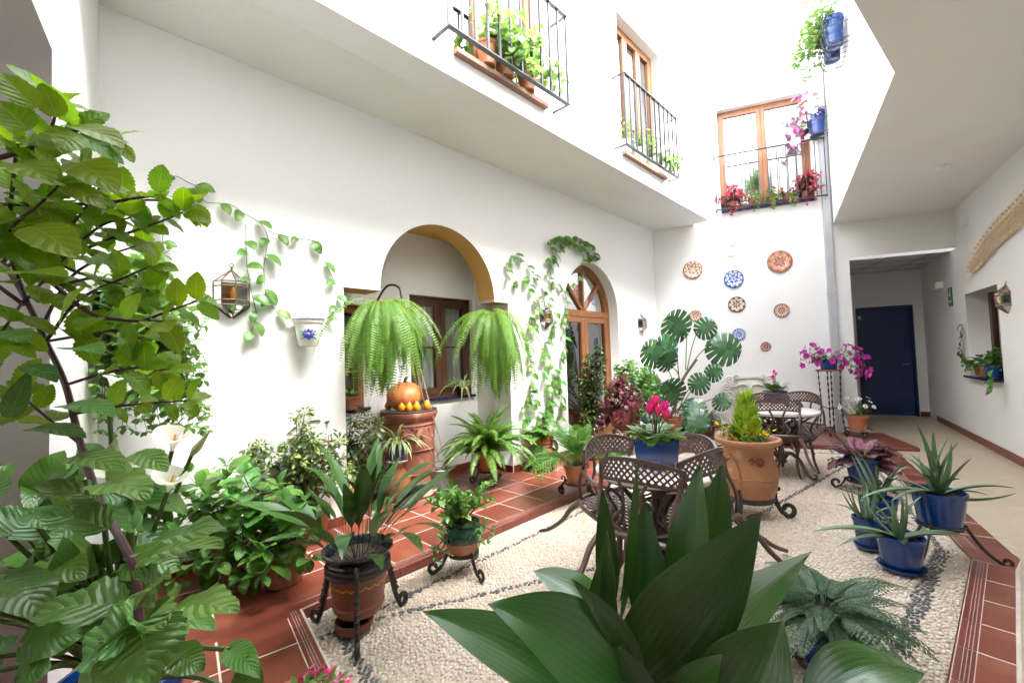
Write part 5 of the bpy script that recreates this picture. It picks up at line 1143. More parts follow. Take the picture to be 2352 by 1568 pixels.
for k in range(8): a = 2 * pi * k / 8; MB().ell((0, 0, 0), (.021, .004, .011), 8, 5).ob('painted_petal', bl, t, M=frame(fc + (sd2 * math.cos(a) + Z3 * math.sin(a)) * .024, sd2 * math.cos(a) + Z3 * math.sin(a), fd, np.cross(sd2 * math.cos(a) + Z3 * math.sin(a), fd)))
MB().ell(fc + fd * .003, (.011, .011, .011), 8, 6).ob('painted_eye', gourd_m, t)
for k in (-1, 1):
    for q in range(3): MB().ell((0, 0, 0), (.018, .004, .006), 8, 5).ob('painted_leaf', gr, t, M=frame(fc + sd2 * k * (.045) + Z3 * (-.03 + .025 * q) - fd * .008, unit(sd2 * k + Z3 * (q - 1)), fd, np.cross(unit(sd2 * k + Z3 * (q - 1)), fd)))
rg = R_(51)
vine(t, [(664, 737), (635, 715), (612, 680), (608, 640), (606, 612), (612, 575), (615, 545), (600, 515), (560, 490), (530, 470), (500, 467), (470, 462), (452, 430), (430, 418), (405, 405), (390, 410)], rg, .025, .13, .95)
vine(t, [(722, 738), (760, 725), (775, 690), (770, 650), (755, 620), (742, 592), (732, 565), (715, 552), (680, 547), (645, 540), (615, 530)], rg, .025, .13, .85)
vine(t, [(565, 515), (565, 560), (567, 610), (572, 640), (580, 680), (588, 720), (580, 755), (570, 772)], rg, .03, .11, .9)
vine(t, [(390, 410), (378, 450), (375, 500), (374, 550), (372, 600), (368, 660)], rg, .03, .16, .9)
PP = G(1250, 1080, TZ) + np.array([0, .05, 0]); t = potted('potted_pothos', 'pothos climbing the wall round the arched door from a banded terracotta pot', 'plant', PP)
MB().lathe([(0, 0), (.12, 0), (.13, .03), (.15, .06), (.15, .14), (.145, .145), (.155, .15), (.155, .24), (.15, .245), (.12, .27), (.115, .28), (.12, .285), (.122, .38), (.132, .385), (.134, .41), (.12, .41), (.11, .37), (0, .36)], 32).ob('pot', terra, t); soil(t, .115, .385)
for z in (.06, .10, .15, .20, .24, .30, .34): MB().lathe([((.153 if z < .26 else .122) - .003, z - .007), ((.153 if z < .26 else .122) + .006, z), ((.153 if z < .26 else .122) - .003, z + .007)], 32).ob('band', terra, t)
rg = R_(52)
for pix, st_, sz in (([(1245, 1000), (1235, 940), (1218, 900), (1222, 860), (1217, 820), (1222, 760), (1220, 735)], .09, 1), ([(1255, 1000), (1258, 940), (1262, 890), (1250, 850), (1252, 800), (1262, 770), (1275, 740)], .085, 1.05), ([(1262, 1000), (1280, 960), (1290, 910), (1285, 860), (1290, 815), (1300, 790)], .085, 1.0),
                     ([(1222, 760), (1245, 700), (1225, 665), (1205, 640), (1180, 650), (1165, 625), (1175, 595), (1190, 580)], .10, .95), ([(1262, 770), (1275, 730), (1262, 690), (1250, 660), (1235, 640), (1215, 615), (1190, 585)], .10, .95), ([(1300, 790), (1295, 740), (1303, 700), (1290, 660), (1262, 640), (1262, 610), (1270, 580)], .085, 1.0),
                     ([(1270, 580), (1262, 560), (1275, 548), (1295, 545), (1315, 560), (1340, 570), (1352, 590), (1368, 582)], .055, 1.05), ([(1262, 605), (1285, 575), (1300, 550), (1325, 548), (1345, 560), (1360, 565), (1372, 590)], .055, 1.0), ([(1340, 585), (1335, 620), (1325, 645), (1310, 660)], .09, .7), ([(1225, 665), (1232, 700), (1215, 735), (1222, 760)], .1, .9),
                     ([(1245, 1000), (1215, 975), (1205, 930), (1225, 890)], .09, 1), ([(1250, 1000), (1240, 970), (1262, 930), (1275, 880), (1268, 830)], .09, 1.0)): vine(t, pix, rg, .03, st_ * .9, sz)
for k in range(26): ob('leaf', rg.choice(pl), t, TM((rg.uniform(-.09, .09), rg.uniform(-.09, .09), rg.uniform(.38, .46)), rdir(rg, -.3, .8), s=rg.uniform(.9, 1.5)))
for k in range(12): a = rg.uniform(-2.8, -.3); ob('leaf', rg.choice(pl), t, TM((.13 * math.cos(a), .13 * math.sin(a), rg.uniform(.2, .4)), (math.cos(a), math.sin(a), -1.3), s=rg.uniform(.9, 1.4)))
# ---- parlour palm
SP = np.array([.60, 4.40, TZ]); stand('iron stand with long bowed legs under the parlour palm', SP, .115, .13, .16, 3, .6, .04, bulge=.05, top=.03)
t = potted('potted_palm', 'feathery parlour palm in a terracotta pot beside a chair', 'plant', SP + Z3 * .125); pot(t, .13, .19, terra, rb=.68, lip=.08)
pf_ = [tmesh('frond', palm_frond(.52, 16, r_, d_, k, .17, .018), m_palm) for k, (r_, d_) in enumerate(((1.35, 1.5), (1.1, 1.4), (.8, 1.5), (1.5, 1.0)))]
radiate(t, 'frond', pf_, 26, (0, 0, .17), R_(61), .75, 1.1, r0=.05, tilt=(-.05, .25))
# ---- corner group by the arched door
TU = [whorl(8, .085, .032, k) for k in range(3)]
rg = R_(62); P_ = LW(2.92, TZ, .38); t = potted('umbrella_plant', 'tall dark umbrella plant leaning on the arched door frame', 'plant', P_); pot(t, .14, .24, terra_dark)
grow(t, (0, 0, .2), [np.array([rg.uniform(-.14, .14), rg.uniform(-.14, .14), z]) for z in (1.5, 1.42, 1.3, 1.2, 1.1, 1.0, .9, .8, .7, .6, .5, 1.38, 1.25, .95)], TU, m_sche_d, stem_green, rg, .065, 1.0, False, .3, .006, droop=.1)
TC = [leaf(.085, .062, 7, 2, .7, .8, .1, .7, .15, .06, teeth=.06, stalk=.02, seed=k) for k in range(3)]
rg = R_(63); P_ = LW(2.42, TZ, .55); stand('brown wooden-footed stand under the crimson leaved plant', P_, .11, .32, .17, 3, .2, .02, m=terra_dark, th=.016, top=0)
t = potted('crimson_plant', 'dark crimson leaved plant in a rounded clay jar', 'plant', P_ + Z3 * .33); MB().lathe([(0, 0), (.08, 0), (.12, .06), (.155, .16), (.15, .24), (.12, .29), (.13, .31), (.118, .31), (.1, .28), (0, .27)], 28).ob('pot', terra_dark, t); soil(t, .11, .29)
cl = [tmesh('leaf', q, m_cole) for q in TC]
fc_ = unit(-P_ * np.array([1, 1, 0])); tips = [q + fc_ * .12 for q in dome(rg, 40, (0, 0, .22), .38, .36, .58, -.5)]; grow(t, (0, 0, .28), tips, TC, m_cole, stem_purple, rg, .055, 1.0, True, .35, .004, objs=cl, droop=.3)
TP = [leaf(.055, .05, 5, 2, .7, .7, .1, .6, .1, .05, stalk=.02, seed=k) for k in range(3)]
rg = R_(64); P_ = LW(1.95, TZ, .48); t = thing('clay_column', 'tall terracotta pedestal pot behind the crimson plant', 'pedestal', P_); MB().lathe([(0, 0), (.14, 0), (.15, .03), (.11, .08), (.10, .4), (.11, .62), (.15, .66), (.15, .69), (0, .69)], 26).ob('shaft', terra_dark, t); MB().lathe([(.151, .655), (.158, .672), (.151, .69)], 26).ob('cap', terra_dark, t)
t = potted('trailing_plant', 'light green round-leaved trailing plant by the arched door', 'plant', P_ + Z3 * .692); pot(t, .15, .16, green_glaze)
tips = dome(rg, 46, (0, 0, .12), .46, .46, .50, -.1) + [np.array([math.cos(a) * .4, math.sin(a) * .4, rg.uniform(-.35, -.05)]) for a in np.linspace(-3.2, .4, 14)]; grow(t, (0, 0, .15), tips, TP, m_small, stem_green, rg, .045, 1.15, True, .3, .0035, droop=.2)
t = thing('blue_dish', 'wide shallow blue dish on the tiles by the arched door', 'dish', LW(1.75, TZ, .78)); MB().lathe([(0, 0), (.13, 0), (.17, .05), (.172, .075), (.16, .075), (.14, .03), (0, .03)], 30).ob('bowl', blue_glaze, t); MB().lathe([(0, .05), (.15, .052)], 24).ob('water', black_glaze, t)
rg = R_(65); P_ = LW(2.75, TZ, .80); t = potted('potted_spider_plant', 'spider plant in a clay pot below the crimson leaves', 'plant', P_); pot(t, .11, .17, terra)
radiate(t, 'blade', sp_, 34, (0, 0, .15), rg, .8, 1.3, r0=.03)
rg = R_(66); P_ = G(1432, 1072, TZ); t = potted('potted_geranium', 'purple flowering pot at the edge of the tiles behind the chair', 'plant', P_); pot(t, .10, .15, terra)
TG = [leaf(.06, .06, 5, 2, .6, .6, .1, .5, .1, .08, heart=.3, stalk=.02, seed=k) for k in range(2)]; FG = [petals(.024, 5, .02, .5, .4)]
grow(t, (0, 0, .13), dome(rg, 16, (0, 0, .13), .22, .22, .16, .0), TG, m_small, stem_green, rg, .05, 1.0, False, .3, .003, flowers=FG, fm=f_lil, fn=9)
# ---- monstera
PM = np.array([2.48, 7.08, TZ]); t = potted('potted_monstera', 'big monstera with split leaves in a terracotta pot in the corner', 'plant', PM)
MB().lathe([(0, 0), (.15, 0), (.16, .02), (.19, .22), (.20, .225), (.20, .28), (.195, .285), (.205, .29), (.21, .35), (.195, .352), (.18, .31), (0, .30)], 30).ob('pot', terra, t); soil(t, .185, .33)
ml = [tmesh('leaf', monstera_leaf(.42, k), m_mon) for k in range(2)]
o_ = PM; st = [np.array([0, 0, .33])] + [DP(x, y, 7.05) - o_ for x, y in ((1548, 940), (1556, 905), (1572, 865), (1600, 825))]
MB().tube(spl(st, 6), np.linspace(.03, .02, 25), 8).ob('trunk', stem_brown, t)
# leaf: stalk start px, leaf base px, tip px, size
for (sx, sy, bx, by, tx, ty, dist) in ((1572, 865, 1630, 790, 1700, 812, 6.8), (1575, 850, 1578, 770, 1535, 730, 7.0), (1578, 850, 1600, 765, 1640, 740, 6.95), (1560, 880, 1555, 815, 1510, 790, 6.9), (1556, 900, 1520, 825, 1480, 800, 6.8), (1562, 870, 1545, 845, 1525, 815, 6.7), (1548, 930, 1530, 900, 1480, 900, 6.6), (1550, 950, 1590, 915, 1600, 955, 6.5), (1555, 950, 1620, 860, 1655, 850, 6.8),
                                   (1555, 960, 1640, 915, 1668, 925, 6.7), (1560, 940, 1585, 890, 1625, 870, 6.7), (1545, 960, 1500, 930, 1478, 965, 6.5), (1545, 940, 1515, 870, 1478, 870, 6.7), (1556, 970, 1575, 960, 1630, 975, 6.3), (1548, 980, 1510, 960, 1500, 1000, 6.4), (1550, 970, 1555, 925, 1530, 880, 6.6)):
    A = DP(sx, sy, 7.05) - o_; B_ = DP(bx, by, dist) - o_; C_ = DP(tx, ty, dist - .15) - o_; L_ = max(.25, np.linalg.norm(C_ - B_))
    MB().tube(spl([A, (A + B_) / 2 + Z3 * .05, B_], 6), .008, 6).ob('leaf_stalk', stem_green, t)
    ob('leaf', ml[int(sx) % 2], t, TM(B_, C_ - B_, unit(-(o_ + B_)) * 1.0 + Z3 * .5, L_ / .42 * 1.05))
# ---- lilyturf
PLt = G(1622, 1000, TZ); t = potted('potted_lilyturf', 'dark grassy lilyturf in a clay pot by the end wall', 'plant', PLt); pot(t, .16, .22, terra_dark)
ll = [tmesh('blade', leaf(.44, .024, 9, 1, .5, .5, r_, d_, .2, seed=k), m_lily) for k, (r_, d_) in enumerate(((1.2, 2.3), (1.0, 2.2), (.7, 2.0), (1.35, 1.8)))]
radiate(t, 'blade', ll, 130, (0, 0, .2), R_(71), .7, 1.15, r0=.08)
rg = R_(72); t = potted('fern_pot', 'low green plant in a blue pot behind the monstera pot', 'plant', PM + np.array([.32, .12, 0])); pot(t, .12, .2, blue_glaze)
grow(t, (0, 0, .18), dome(rg, 14, (0, 0, .2), .2, .2, .3), TP, m_lily, stem_green, rg, .05, 1.4, True, .3, .003)
# ---- cyclamen in square blue pots
def cube_pot(t, s, h, rz):
    b = MB(); w = s / 2; q = w * .9
    def ringv(r, z): return [(-r, -r, z), (r, -r, z), (r, r, z), (-r, r, z)]
    V = ringv(q, 0) + ringv(w, h - .004) + ringv(w - .002, h) + ringv(w - .012, h) + ringv(w - .016, h - .04); F = [(3, 2, 1, 0)]
    for i in range(4): F += [(4 * i + j, 4 * i + (j + 1) % 4, 4 * i + 4 + (j + 1) % 4, 4 * i + 4 + j) for j in range(4)]
    F.append((16, 17, 18, 19)); b.add(V, F); o = b.ob('pot', blue_glaze, t, False); bv = o.modifiers.new('edge', 'BEVEL'); bv.width = .004; bv.segments = 2; bv.limit_method = 'ANGLE'
    MB().box((0, 0, h - .03), (2 * w - .034, 2 * w - .034, .02)).ob('soil', soil_m, t, False)
cyl = leafm('cyclamen_leaf', (.07, .15, .04), (.20, .27, .14), rough=.4, trans=.2, blotch=30, vary=.2, bumpv=0)
TY = [leaf(.075, .075, 6, 2, .62, .6, .1, .5, .1, .05, heart=.35, stalk=.05, seed=k) for k in range(3)]
yl = [tmesh('leaf', q, cyl) for q in TY]
def cyc_flower(s): return join([xf(leaf(.06 * s, .034 * s, 5, 1, 1.0, .6, .9, -.5, .1, .05), TM((0, 0, 0), (math.cos(a), math.sin(a), .2))) for a in np.linspace(0, 2 * pi, 5, endpoint=False)])
def cyclamen(label, C, z, s, h, rz, rg, flowers, fs, nl=34, fzz=.22):
    t = potted('potted_cyclamen', label, 'plant', (C[0], C[1], z), rz); cube_pot(t, s, h, 0)
    for k in range(nl):
        a = rg.uniform(0, 2 * pi); el = rg.uniform(-.1, 1.0); p = np.array([math.cos(a), math.sin(a), 0]) * rg.uniform(.0, s * .45) + Z3 * (h + rg.uniform(-.02, .05)); ob('leaf', rg.choice(yl), t, TM(p, (math.cos(a), math.sin(a), el), s=rg.uniform(.7, 1.15) * s / .19))
    fm_ = tmesh('flower', cyc_flower(fs), f_pink)
    for (x, y, zz_) in flowers:
        P = spl([(x * .2, y * .2, h - .02), (x * .5, y * .5, h + zz_ * .6), (x, y, h + zz_)], 5); MB().tube(P, .003, 5).ob('flower_stalk', stem_purple, t); ob('flower', fm_, t, TM((x, y, h + zz_), (.2 * x, 1, .3), s=rg.uniform(.85, 1.15)))
    return t
CP = G(1510, 1072, .745)
cyclamen('pink cyclamen in a large square blue pot on the marble table', CP, .746, .195, .17, .62, R_(81), [(-.02, -.03, .15), (.03, -.04, .17), (0, .02, .18), (-.04, .02, .16), (.04, .02, .14), (.01, -.06, .12), (-.01, .0, .20)], 1.15)
t = bpy.data.objects['potted_cyclamen']; rg = R_(82); ff3 = [tmesh('frond', lace_frond(.14, .09, 8, .9, 1.3, k), m_fern) for k in range(2)]; radiate(t, 'frond', ff3, 14, (0, 0, .16), rg, .8, 1.2, r0=.07)
cyclamen('small magenta cyclamen in a square blue pot on the far table', G(1782, 925, .745), .746, .20, .16, .25, R_(83), [(.0, -.02, .2), (-.03, 0, .16), (.01, .02, .23)], .9, 40)
# ---- lemon cypress in the big terracotta pot
PC = np.array([2.06, 3.90, 0]); stand('heavy iron scroll stand under the big terracotta cypress pot', PC, .185, .15, .28, 3, -.35, .065, rings=(0, .02), th=.013, top=.09, group='wrought iron plant stands')
t = potted('potted_cypress', 'lemon cypress with yellow flowers in a big rope-handled terracotta pot', 'plant', PC + Z3 * .135)
MB().lathe([(0, 0), (.155, 0), (.175, .02), (.205, .09), (.222, .17), (.226, .22), (.216, .30), (.198, .38), (.195, .43), (.205, .47), (.235, .495), (.262, .505), (.268, .522), (.262, .54), (.24, .545), (.222, .525), (.20, .48), (0, .48)], 48).ob('pot', terra_light, t, sharp=45); soil(t, .21, .505)
MB().lathe([(.2255, .214), (.231, .221), (.2255, .228)], 48).ob('band', terra, t)
vd = unit(-PC * np.array([1, 1, 0])); av = math.atan2(vd[1], vd[0])
for da in (-.75, 2.35):
    A = av + da; P_ = []
    for f in np.linspace(0, 1, 26): aa = A + (f - .5) * .9; z = .20 + .20 * math.sin(pi * f) ** .7; r = np.interp(z, [.17, .22, .30, .38, .43], [.222, .226, .216, .198, .195]) + .014; P_.append((r * math.cos(aa), r * math.sin(aa), z))
    MB().tube(P_, [.013 + .003 * math.sin(i * 2.0) for i in range(26)], 7).ob('rope_handle', terra_light, t)
# stamped flower
for k in range(9):
    a2 = 2 * pi * k / 9; aa = av + .42 + math.cos(a2) * .14; z = .37 + math.sin(a2) * .028; MB().ell((.208 * math.cos(aa), .208 * math.sin(aa), z), (.014, .014, .011), 8, 5).ob('stamped_petal', terra_dark, t)
aa = av + .42; MB().ell((.204 * math.cos(aa), .204 * math.sin(aa), .37), (.02, .02, .022), 10, 6).ob('stamped_centre', terra_dark, t)
for k, (da, dz) in enumerate(((.20, .01), (.12, .03), (.12, -.015), (.06, .012))): aa = av + da; MB().ell((.205 * math.cos(aa), .205 * math.sin(aa), .37 + dz), (.013, .016, .008), 8, 5).ob('stamped_leaf', terra_dark, t)
rg = R_(84)
def cy_sprig(seed):
    r2 = R_(seed); parts = []; L = .14
    for k in range(16):
        f = k / 15; p = np.array([0, L * f, .02 * f * f]); l = .055 * (1 - f * .75)
        for sg in (-1, 1):
            for q in range(2): parts.append(xf(leaf(l * r2.uniform(.7, 1.1), .007, 3, 1, .7, .6, .3, -.2, .3), TM(p, (sg * .8, .9, r2.uniform(-.5, .5)))))
    return join(parts)
cs = [tmesh('sprig', cy_sprig(k), m_cyp) for k in range(4)]
for k in range(170):
    f = rg.random() ** .85; z = .50 + f * .40; rr = .135 * (1 - f) ** .8 + .012; a = rg.uniform(0, 2 * pi); ob('sprig', rg.choice(cs), t, TM((math.cos(a) * rr * .55, math.sin(a) * rr * .55, z), (math.cos(a) * .85, math.sin(a) * .85, 1.15), s=rg.uniform(.7, 1.1) * (1 - .3 * f)))
MB().tube([(0, 0, .48), (0, 0, .8)], [.014, .005], 6).ob('trunk', stem_brown, t)
TB = [leaf(.035, .022, 4, 1, .8, .7, .2, .5, .2, stalk=.01, seed=k) for k in range(2)]; FY = [petals(.014, 5, .013, .4, .4), petals(.022, 6, .016, .5, .4)]
tips = [np.array([math.cos(a) * r_, math.sin(a) * r_, .51 + rg.uniform(.02, .09)]) for a, r_ in ((rg.uniform(0, 6.28), rg.uniform(.12, .23)) for _ in range(34))]
for q in range(3): tips.append(vd * .1 + np.cross(Z3, vd) * (.20 + .02 * q) * -1 + Z3 * (.60 + .03 * q))
grow(t, (0, 0, .49), tips, TB, m_hyd, stem_green, rg, .03, 1.2, True, .45, .002, flowers=FY, fm=f_yel, fn=2)
# ---- tall stand with petunias, daisies
PT = G(1913, 1000, TZ); t = thing('tall_plant_stand', 'tall twisted iron plant stand against the end wall', 'plant stand', PT)
for k in range(4):
    a = pi / 4 + k * pi / 2; P_ = [np.array([np.interp(z, [0, .5, 1.02], [.17, .125, .145]) * math.cos(a), np.interp(z, [0, .5, 1.02], [.17, .125, .145]) * math.sin(a), z]) for z in np.linspace(.01, 1.02, 60)]
    MB().tube(P_, [.009 + .0045 * math.sin(i * 1.1) for i in range(60)], 6).ob('leg', iron, t); q = rotz(np.array(spiral((.20, .035), .032, .01, pi, -pi * 1.3, 12)), a); MB().tube(q, .006, 5).ob('foot_scroll', iron, t)
    MB().tube(rotz(spl([(.115, 0, .46), (.05, 0, .43), (0, 0, .42)], 4), a), .008, 5).ob('cross_arm', iron, t); MB().tube(rotz(np.array(spiral((.165, .37), .035, .012, pi * .8, -pi, 10)), a), .006, 5).ob('scroll', iron, t)
MB().lathe([(0, 1.02), (.17, 1.02), (.18, 1.03), (.17, 1.045), (0, 1.045)], 28).ob('top', terra_dark, t)
t = potted('potted_petunia', 'magenta petunias in a blue pot on the tall iron stand', 'plant', PT + Z3 * 1.046); pot(t, .13, .16, blue_glaze, rb=.8)
FP = [flower5(.042, 5, .5, k) for k in range(3)]; TS = [leaf(.045, .026, 5, 1, .75, .8, .2, .6, .15, stalk=.008, seed=k) for k in range(3)]
rg = R_(91)
def petunia(t, base, tips, rg, fm_, nf_, fsz=1.0, step=.045, lm=m_small):
    grow(t, base, tips, TS, lm, stem_green, rg, step, 1.0, False, .2, .003, droop=.1)
    fms = [tmesh('flower', xf(q, np.diag([fsz, fsz, fsz, 1])), fm_) for q in FP]
    for p in tips:
        for _ in range(nf_): q = p + np.array([rg.uniform(-1, 1), rg.uniform(-1, 1), rg.uniform(-1, .8)]) * .07; ob('flower', rg.choice(fms), t, TM(q, unit(q - np.asarray(base)) + rdir(rg, -.2, .6) * .7, s=rg.uniform(.8, 1.1)))
sB_ = uB
tips = [sB_ * rg.uniform(-.44, .42) + nB * rg.uniform(-.08, .3) + Z3 * rg.uniform(.08, .36) for _ in range(30)] + [sB_ * rg.uniform(.22, .46) + nB * rg.uniform(0, .25) + Z3 * rg.uniform(-.12, .14) for _ in range(7)]
petunia(t, (0, 0, .14), tips, rg, f_pet, 2)
PD = G(1972, 1002, TZ); stand('small low iron stand under the white daisies', PD, .10, .10, .15, 3, .3, .03, top=.02)
t = potted('potted_daisy', 'white daisies in a terracotta pot beside the passage corner', 'plant', PD + Z3 * .09); pot(t, .145, .24, terra, rb=.7, lip=.06); saucer(t, .15, -.004, white_pl, .02)
rg = R_(92); FD = [petals(.040, 11, .013, .15, .15)]; FC = MB().ell((0, 0, .004), (.011, .011, .007), 8, 5).mesh('flower_eye', mat('daisy_eye', (.10, .08, .14), .7)); fdm = tmesh('flower', FD[0], f_white); TDl = [leaf(.05, .012, 4, 1, .6, .6, .2, .5, .2, stalk=.005, seed=k) for k in range(2)]
tips = dome(rg, 26, (0, 0, .22), .24, .24, .22, -.1); grow(t, (0, 0, .21), tips, TDl, m_small, stem_green, rg, .03, 1.0, False, .2, .002)
for k in range(11):
    d = rdir(rg, .2, 1.2); q = np.array([0, 0, .24]) + np.array([d[0] * .26, d[1] * .26, d[2] * .26 + .03]) * rg.uniform(.85, 1.15); fo_ = ob('flower', fdm, t); z_ = unit(d + Z3 * .4 + vd * .5); x_ = unit(np.cross(z_, (.3, .8, .1))); fo_.matrix_basis = frame(q, x_, np.cross(z_, x_), z_); ob('flower_eye', FC, fo_); MB().tube(spl([(0, 0, .21), q * .6 + Z3 * .1, q], 4), .002, 4).ob('flower_stalk', stem_green, t)
# ---- begonia rex, aloes, corner fern
PBG = np.array([3.5, 4.45, 0]); stand('low black iron stand under the painted-leaf begonia', PBG, .14, .10, .22, 3, .5, .05, top=.02)
t = potted('potted_begonia', 'painted-leaf begonia with purple green leaves in a blue pot', 'plant', PBG + Z3 * .09); pot(t, .15, .24, blue_glaze, rb=.75)
rb_ = [tmesh('leaf', leaf(.15, .14, 8, 3, .62, .6, .1, .9, .1, .12, 3, .07, .35, stalk=.11, seed=k), m_rex) for k in range(4)]
rg = R_(93)
for k in range(52):
    a = rg.uniform(0, 2 * pi); el = rg.uniform(-.35, 1.25); ob('leaf', rg.choice(rb_), t, TM((math.cos(a) * .05, math.sin(a) * .05, .22), (math.cos(a), math.sin(a), el), s=rg.uniform(.8, 1.15), roll=rg.uniform(-.3, .3)))
def aloe_blade(L, W, rise, droop, k):
    v, f, u = leaf(L, W, 9, 1, .38, .55, rise, droop, .35, seed=k); n = len(v); v2 = v.copy(); m3 = 3
    for i in range(len(v) // m3): w_ = np.linalg.norm(v[i * 3] - v[i * 3 + 2]); v2[i * 3 + 1] = v2[i * 3 + 1] + np.array([0, 0, -.35 * w_])
    return np.vstack([v, v2]), f + [tuple(j + n for j in q[::-1]) for q in f], np.vstack([u, u])
def aloe(label, C, z, R, H, rg, n, L, W, sa=None, extra=()):
    t = potted('potted_aloe', label, 'plant', (C[0], C[1], z), group='aloes in blue pots'); pot(t, R, H, blue_glaze, rb=.76, lip=.05, rimh=.14, n=36)
    if sa: saucer(t, R * .98, -.026 if z > .02 else -.002, blue_glaze, .035)
    me = [tmesh('blade', aloe_blade(L, W, r_, d_, k), m_aloe) for k, (r_, d_) in enumerate(((.15, .3), (.3, .8), (.45, -.5), (.2, 1.1), (-.1, -.6)))]
    for k in range(n): a = 2 * pi * (k + rg.random() * .6) / n * 1.0 + (k % 2) * .4; el = rg.uniform(.1, 1.2) if k % 3 else rg.uniform(.9, 1.35); ob('blade', rg.choice(me), t, TM((math.cos(a) * .015, math.sin(a) * .015, H - .03), (math.cos(a) * math.cos(el), math.sin(a) * math.cos(el), math.sin(el)), s=rg.uniform(.7, 1.1)))
    for a, el, s, q in extra: ob('blade', me[q], t, TM((0, 0, H - .03), (math.cos(a) * math.cos(el), math.sin(a) * math.cos(el), math.sin(el)), s=s))
    return t
PA = np.array([2.88, 3.02, 0]); stand('iron stand with long splayed legs lifting the largest aloe', PA, .118, .222, .30, 3, -.62, .03, th=.007, top=.02)
aloe('largest aloe in a blue pot lifted on an iron stand', PA, .214, .148, .235, R_(94), 18, .40, .042, extra=((.1, 1.15, 1.3, 2), (pi, .05, 1.35, 1), (pi * 1.1, .1, 1.2, 1), (-.1, .05, .8, 1)))
aloe('small aloe in a blue pot behind the lowest aloe pot', np.array([2.50, 3.17]), .03, .088, .20, R_(95), 15, .28, .030, True)
aloe('aloe with thin spreading arms in a blue pot with saucer', np.array([2.46, 2.86]), .03, .128, .20, R_(96), 12, .30, .032, True, extra=((pi * .95, .12, 1.75, 1), (pi * 1.02, .02, 1.4, 1), (-.1, .1, 1.4, 1), (.1, .05, 1.2, 1)))
aloe('aloe in a blue pot standing between the lifted aloe and the begonia', np.array([2.86, 3.50]), .03, .125, .22, R_(97), 14, .38, .038, True)
PFB = np.array([1.36, 2.0, 0]); stand('black iron scroll stand under the corner fern', PFB, .12, .05, .20, 3, 2.6, .045, top=.02)
t = potted('potted_lace_fern', 'grey green lacy fern in a blue pot by the tiled border', 'fern', PFB + Z3 * .045); pot(t, .13, .26, blue_glaze, rb=.72)
lf_ = [tmesh('frond', lace_frond(.42, .20, 18, r_, d_, k), m_lace) for k, (r_, d_) in enumerate(((.6, 1.2), (.4, 1.1), (.2, .9), (.8, 1.6), (.1, 1.0)))]
radiate(t, 'frond', lf_, 62, (0, 0, .24), R_(98), .6, .92, r0=.05, tilt=(-.1, .3))
# ---- wall baskets
def basket(label, P, n, W, H, out, rg, fm_, nfl, trail, size=1.0, lm=m_balc, z0=-.1, spread=.3):
    t = thing('flower_basket', label, 'basket', M=wf(P, n))
    for k in range(7): x = -W / 2 + W * k / 6; MB().tube(spl([(x, .0, 0), (x, out * .75, 0), (x * 1.0, out, H)], 4), .006, 4).ob('bar', rail_m, t)
    for z, o_ in ((0, .75), (H * .55, .9), (H, 1.0)): MB().tube([(-W / 2, .0, z), (-W / 2, out * o_, z), (W / 2, out * o_, z), (W / 2, 0, z)], .006, 4).ob('hoop', rail_m, t)
    t2 = potted('hanging_flowers', label.replace('black iron basket holding the', 'spilling'), 'plant', np.array(wf(P, n) @ Vector((0, out * .48, .012)))); u_ = np.cross(n, Z3)
    for sx in (-1, 1):
        b = MB().lathe([(r_, q_) for r_, q_ in pot_profile(out * .40, H * 1.02, .8, .05)], 24).mesh('pot', blue_glaze); o = ob('pot', b, t2); o.location = u_ * sx * W * .24
    base = np.array([0, 0, H]); tips = [u_ * rg.uniform(-W * .7, W * .7) + n * rg.uniform(-.02, spread) + Z3 * (H + rg.uniform(-.05, .28)) for _ in range(32)] + [u_ * rg.uniform(-W * .6, W * .6) + n * rg.uniform(.16, spread + .1) + Z3 * (H - rg.uniform(.05, trail)) for _ in range(34)]
    if fm_ is not None: petunia(t2, base, tips, rg, fm_, nfl, size, .038, lm)
    else: grow(t2, base, tips, TP, lm, stem_green, rg, .05, 1.2, False, .2, .003)
    return t2
qn = np.array([-q[1], q[0], 0]) if False else np.array([-(R0 - R1)[1], (R0 - R1)[0], 0]) / np.linalg.norm(R0 - R1); R13 = np.array([R1[0], R1[1], 0])
Pb1 = hit(1900, 318, R13, qn); Pb2 = hit(1944, 118, R13, qn)
basket('black iron basket holding the pink and white petunias beside the downpipe', Pb1, qn, .70, .40, .30, R_(101), f_bico, 2, .55, 1.2)
basket('black iron basket holding the pale green plant high above the corridor', Pb2, qn, .62, .34, .26, R_(102), None, 0, .35, 1.0)
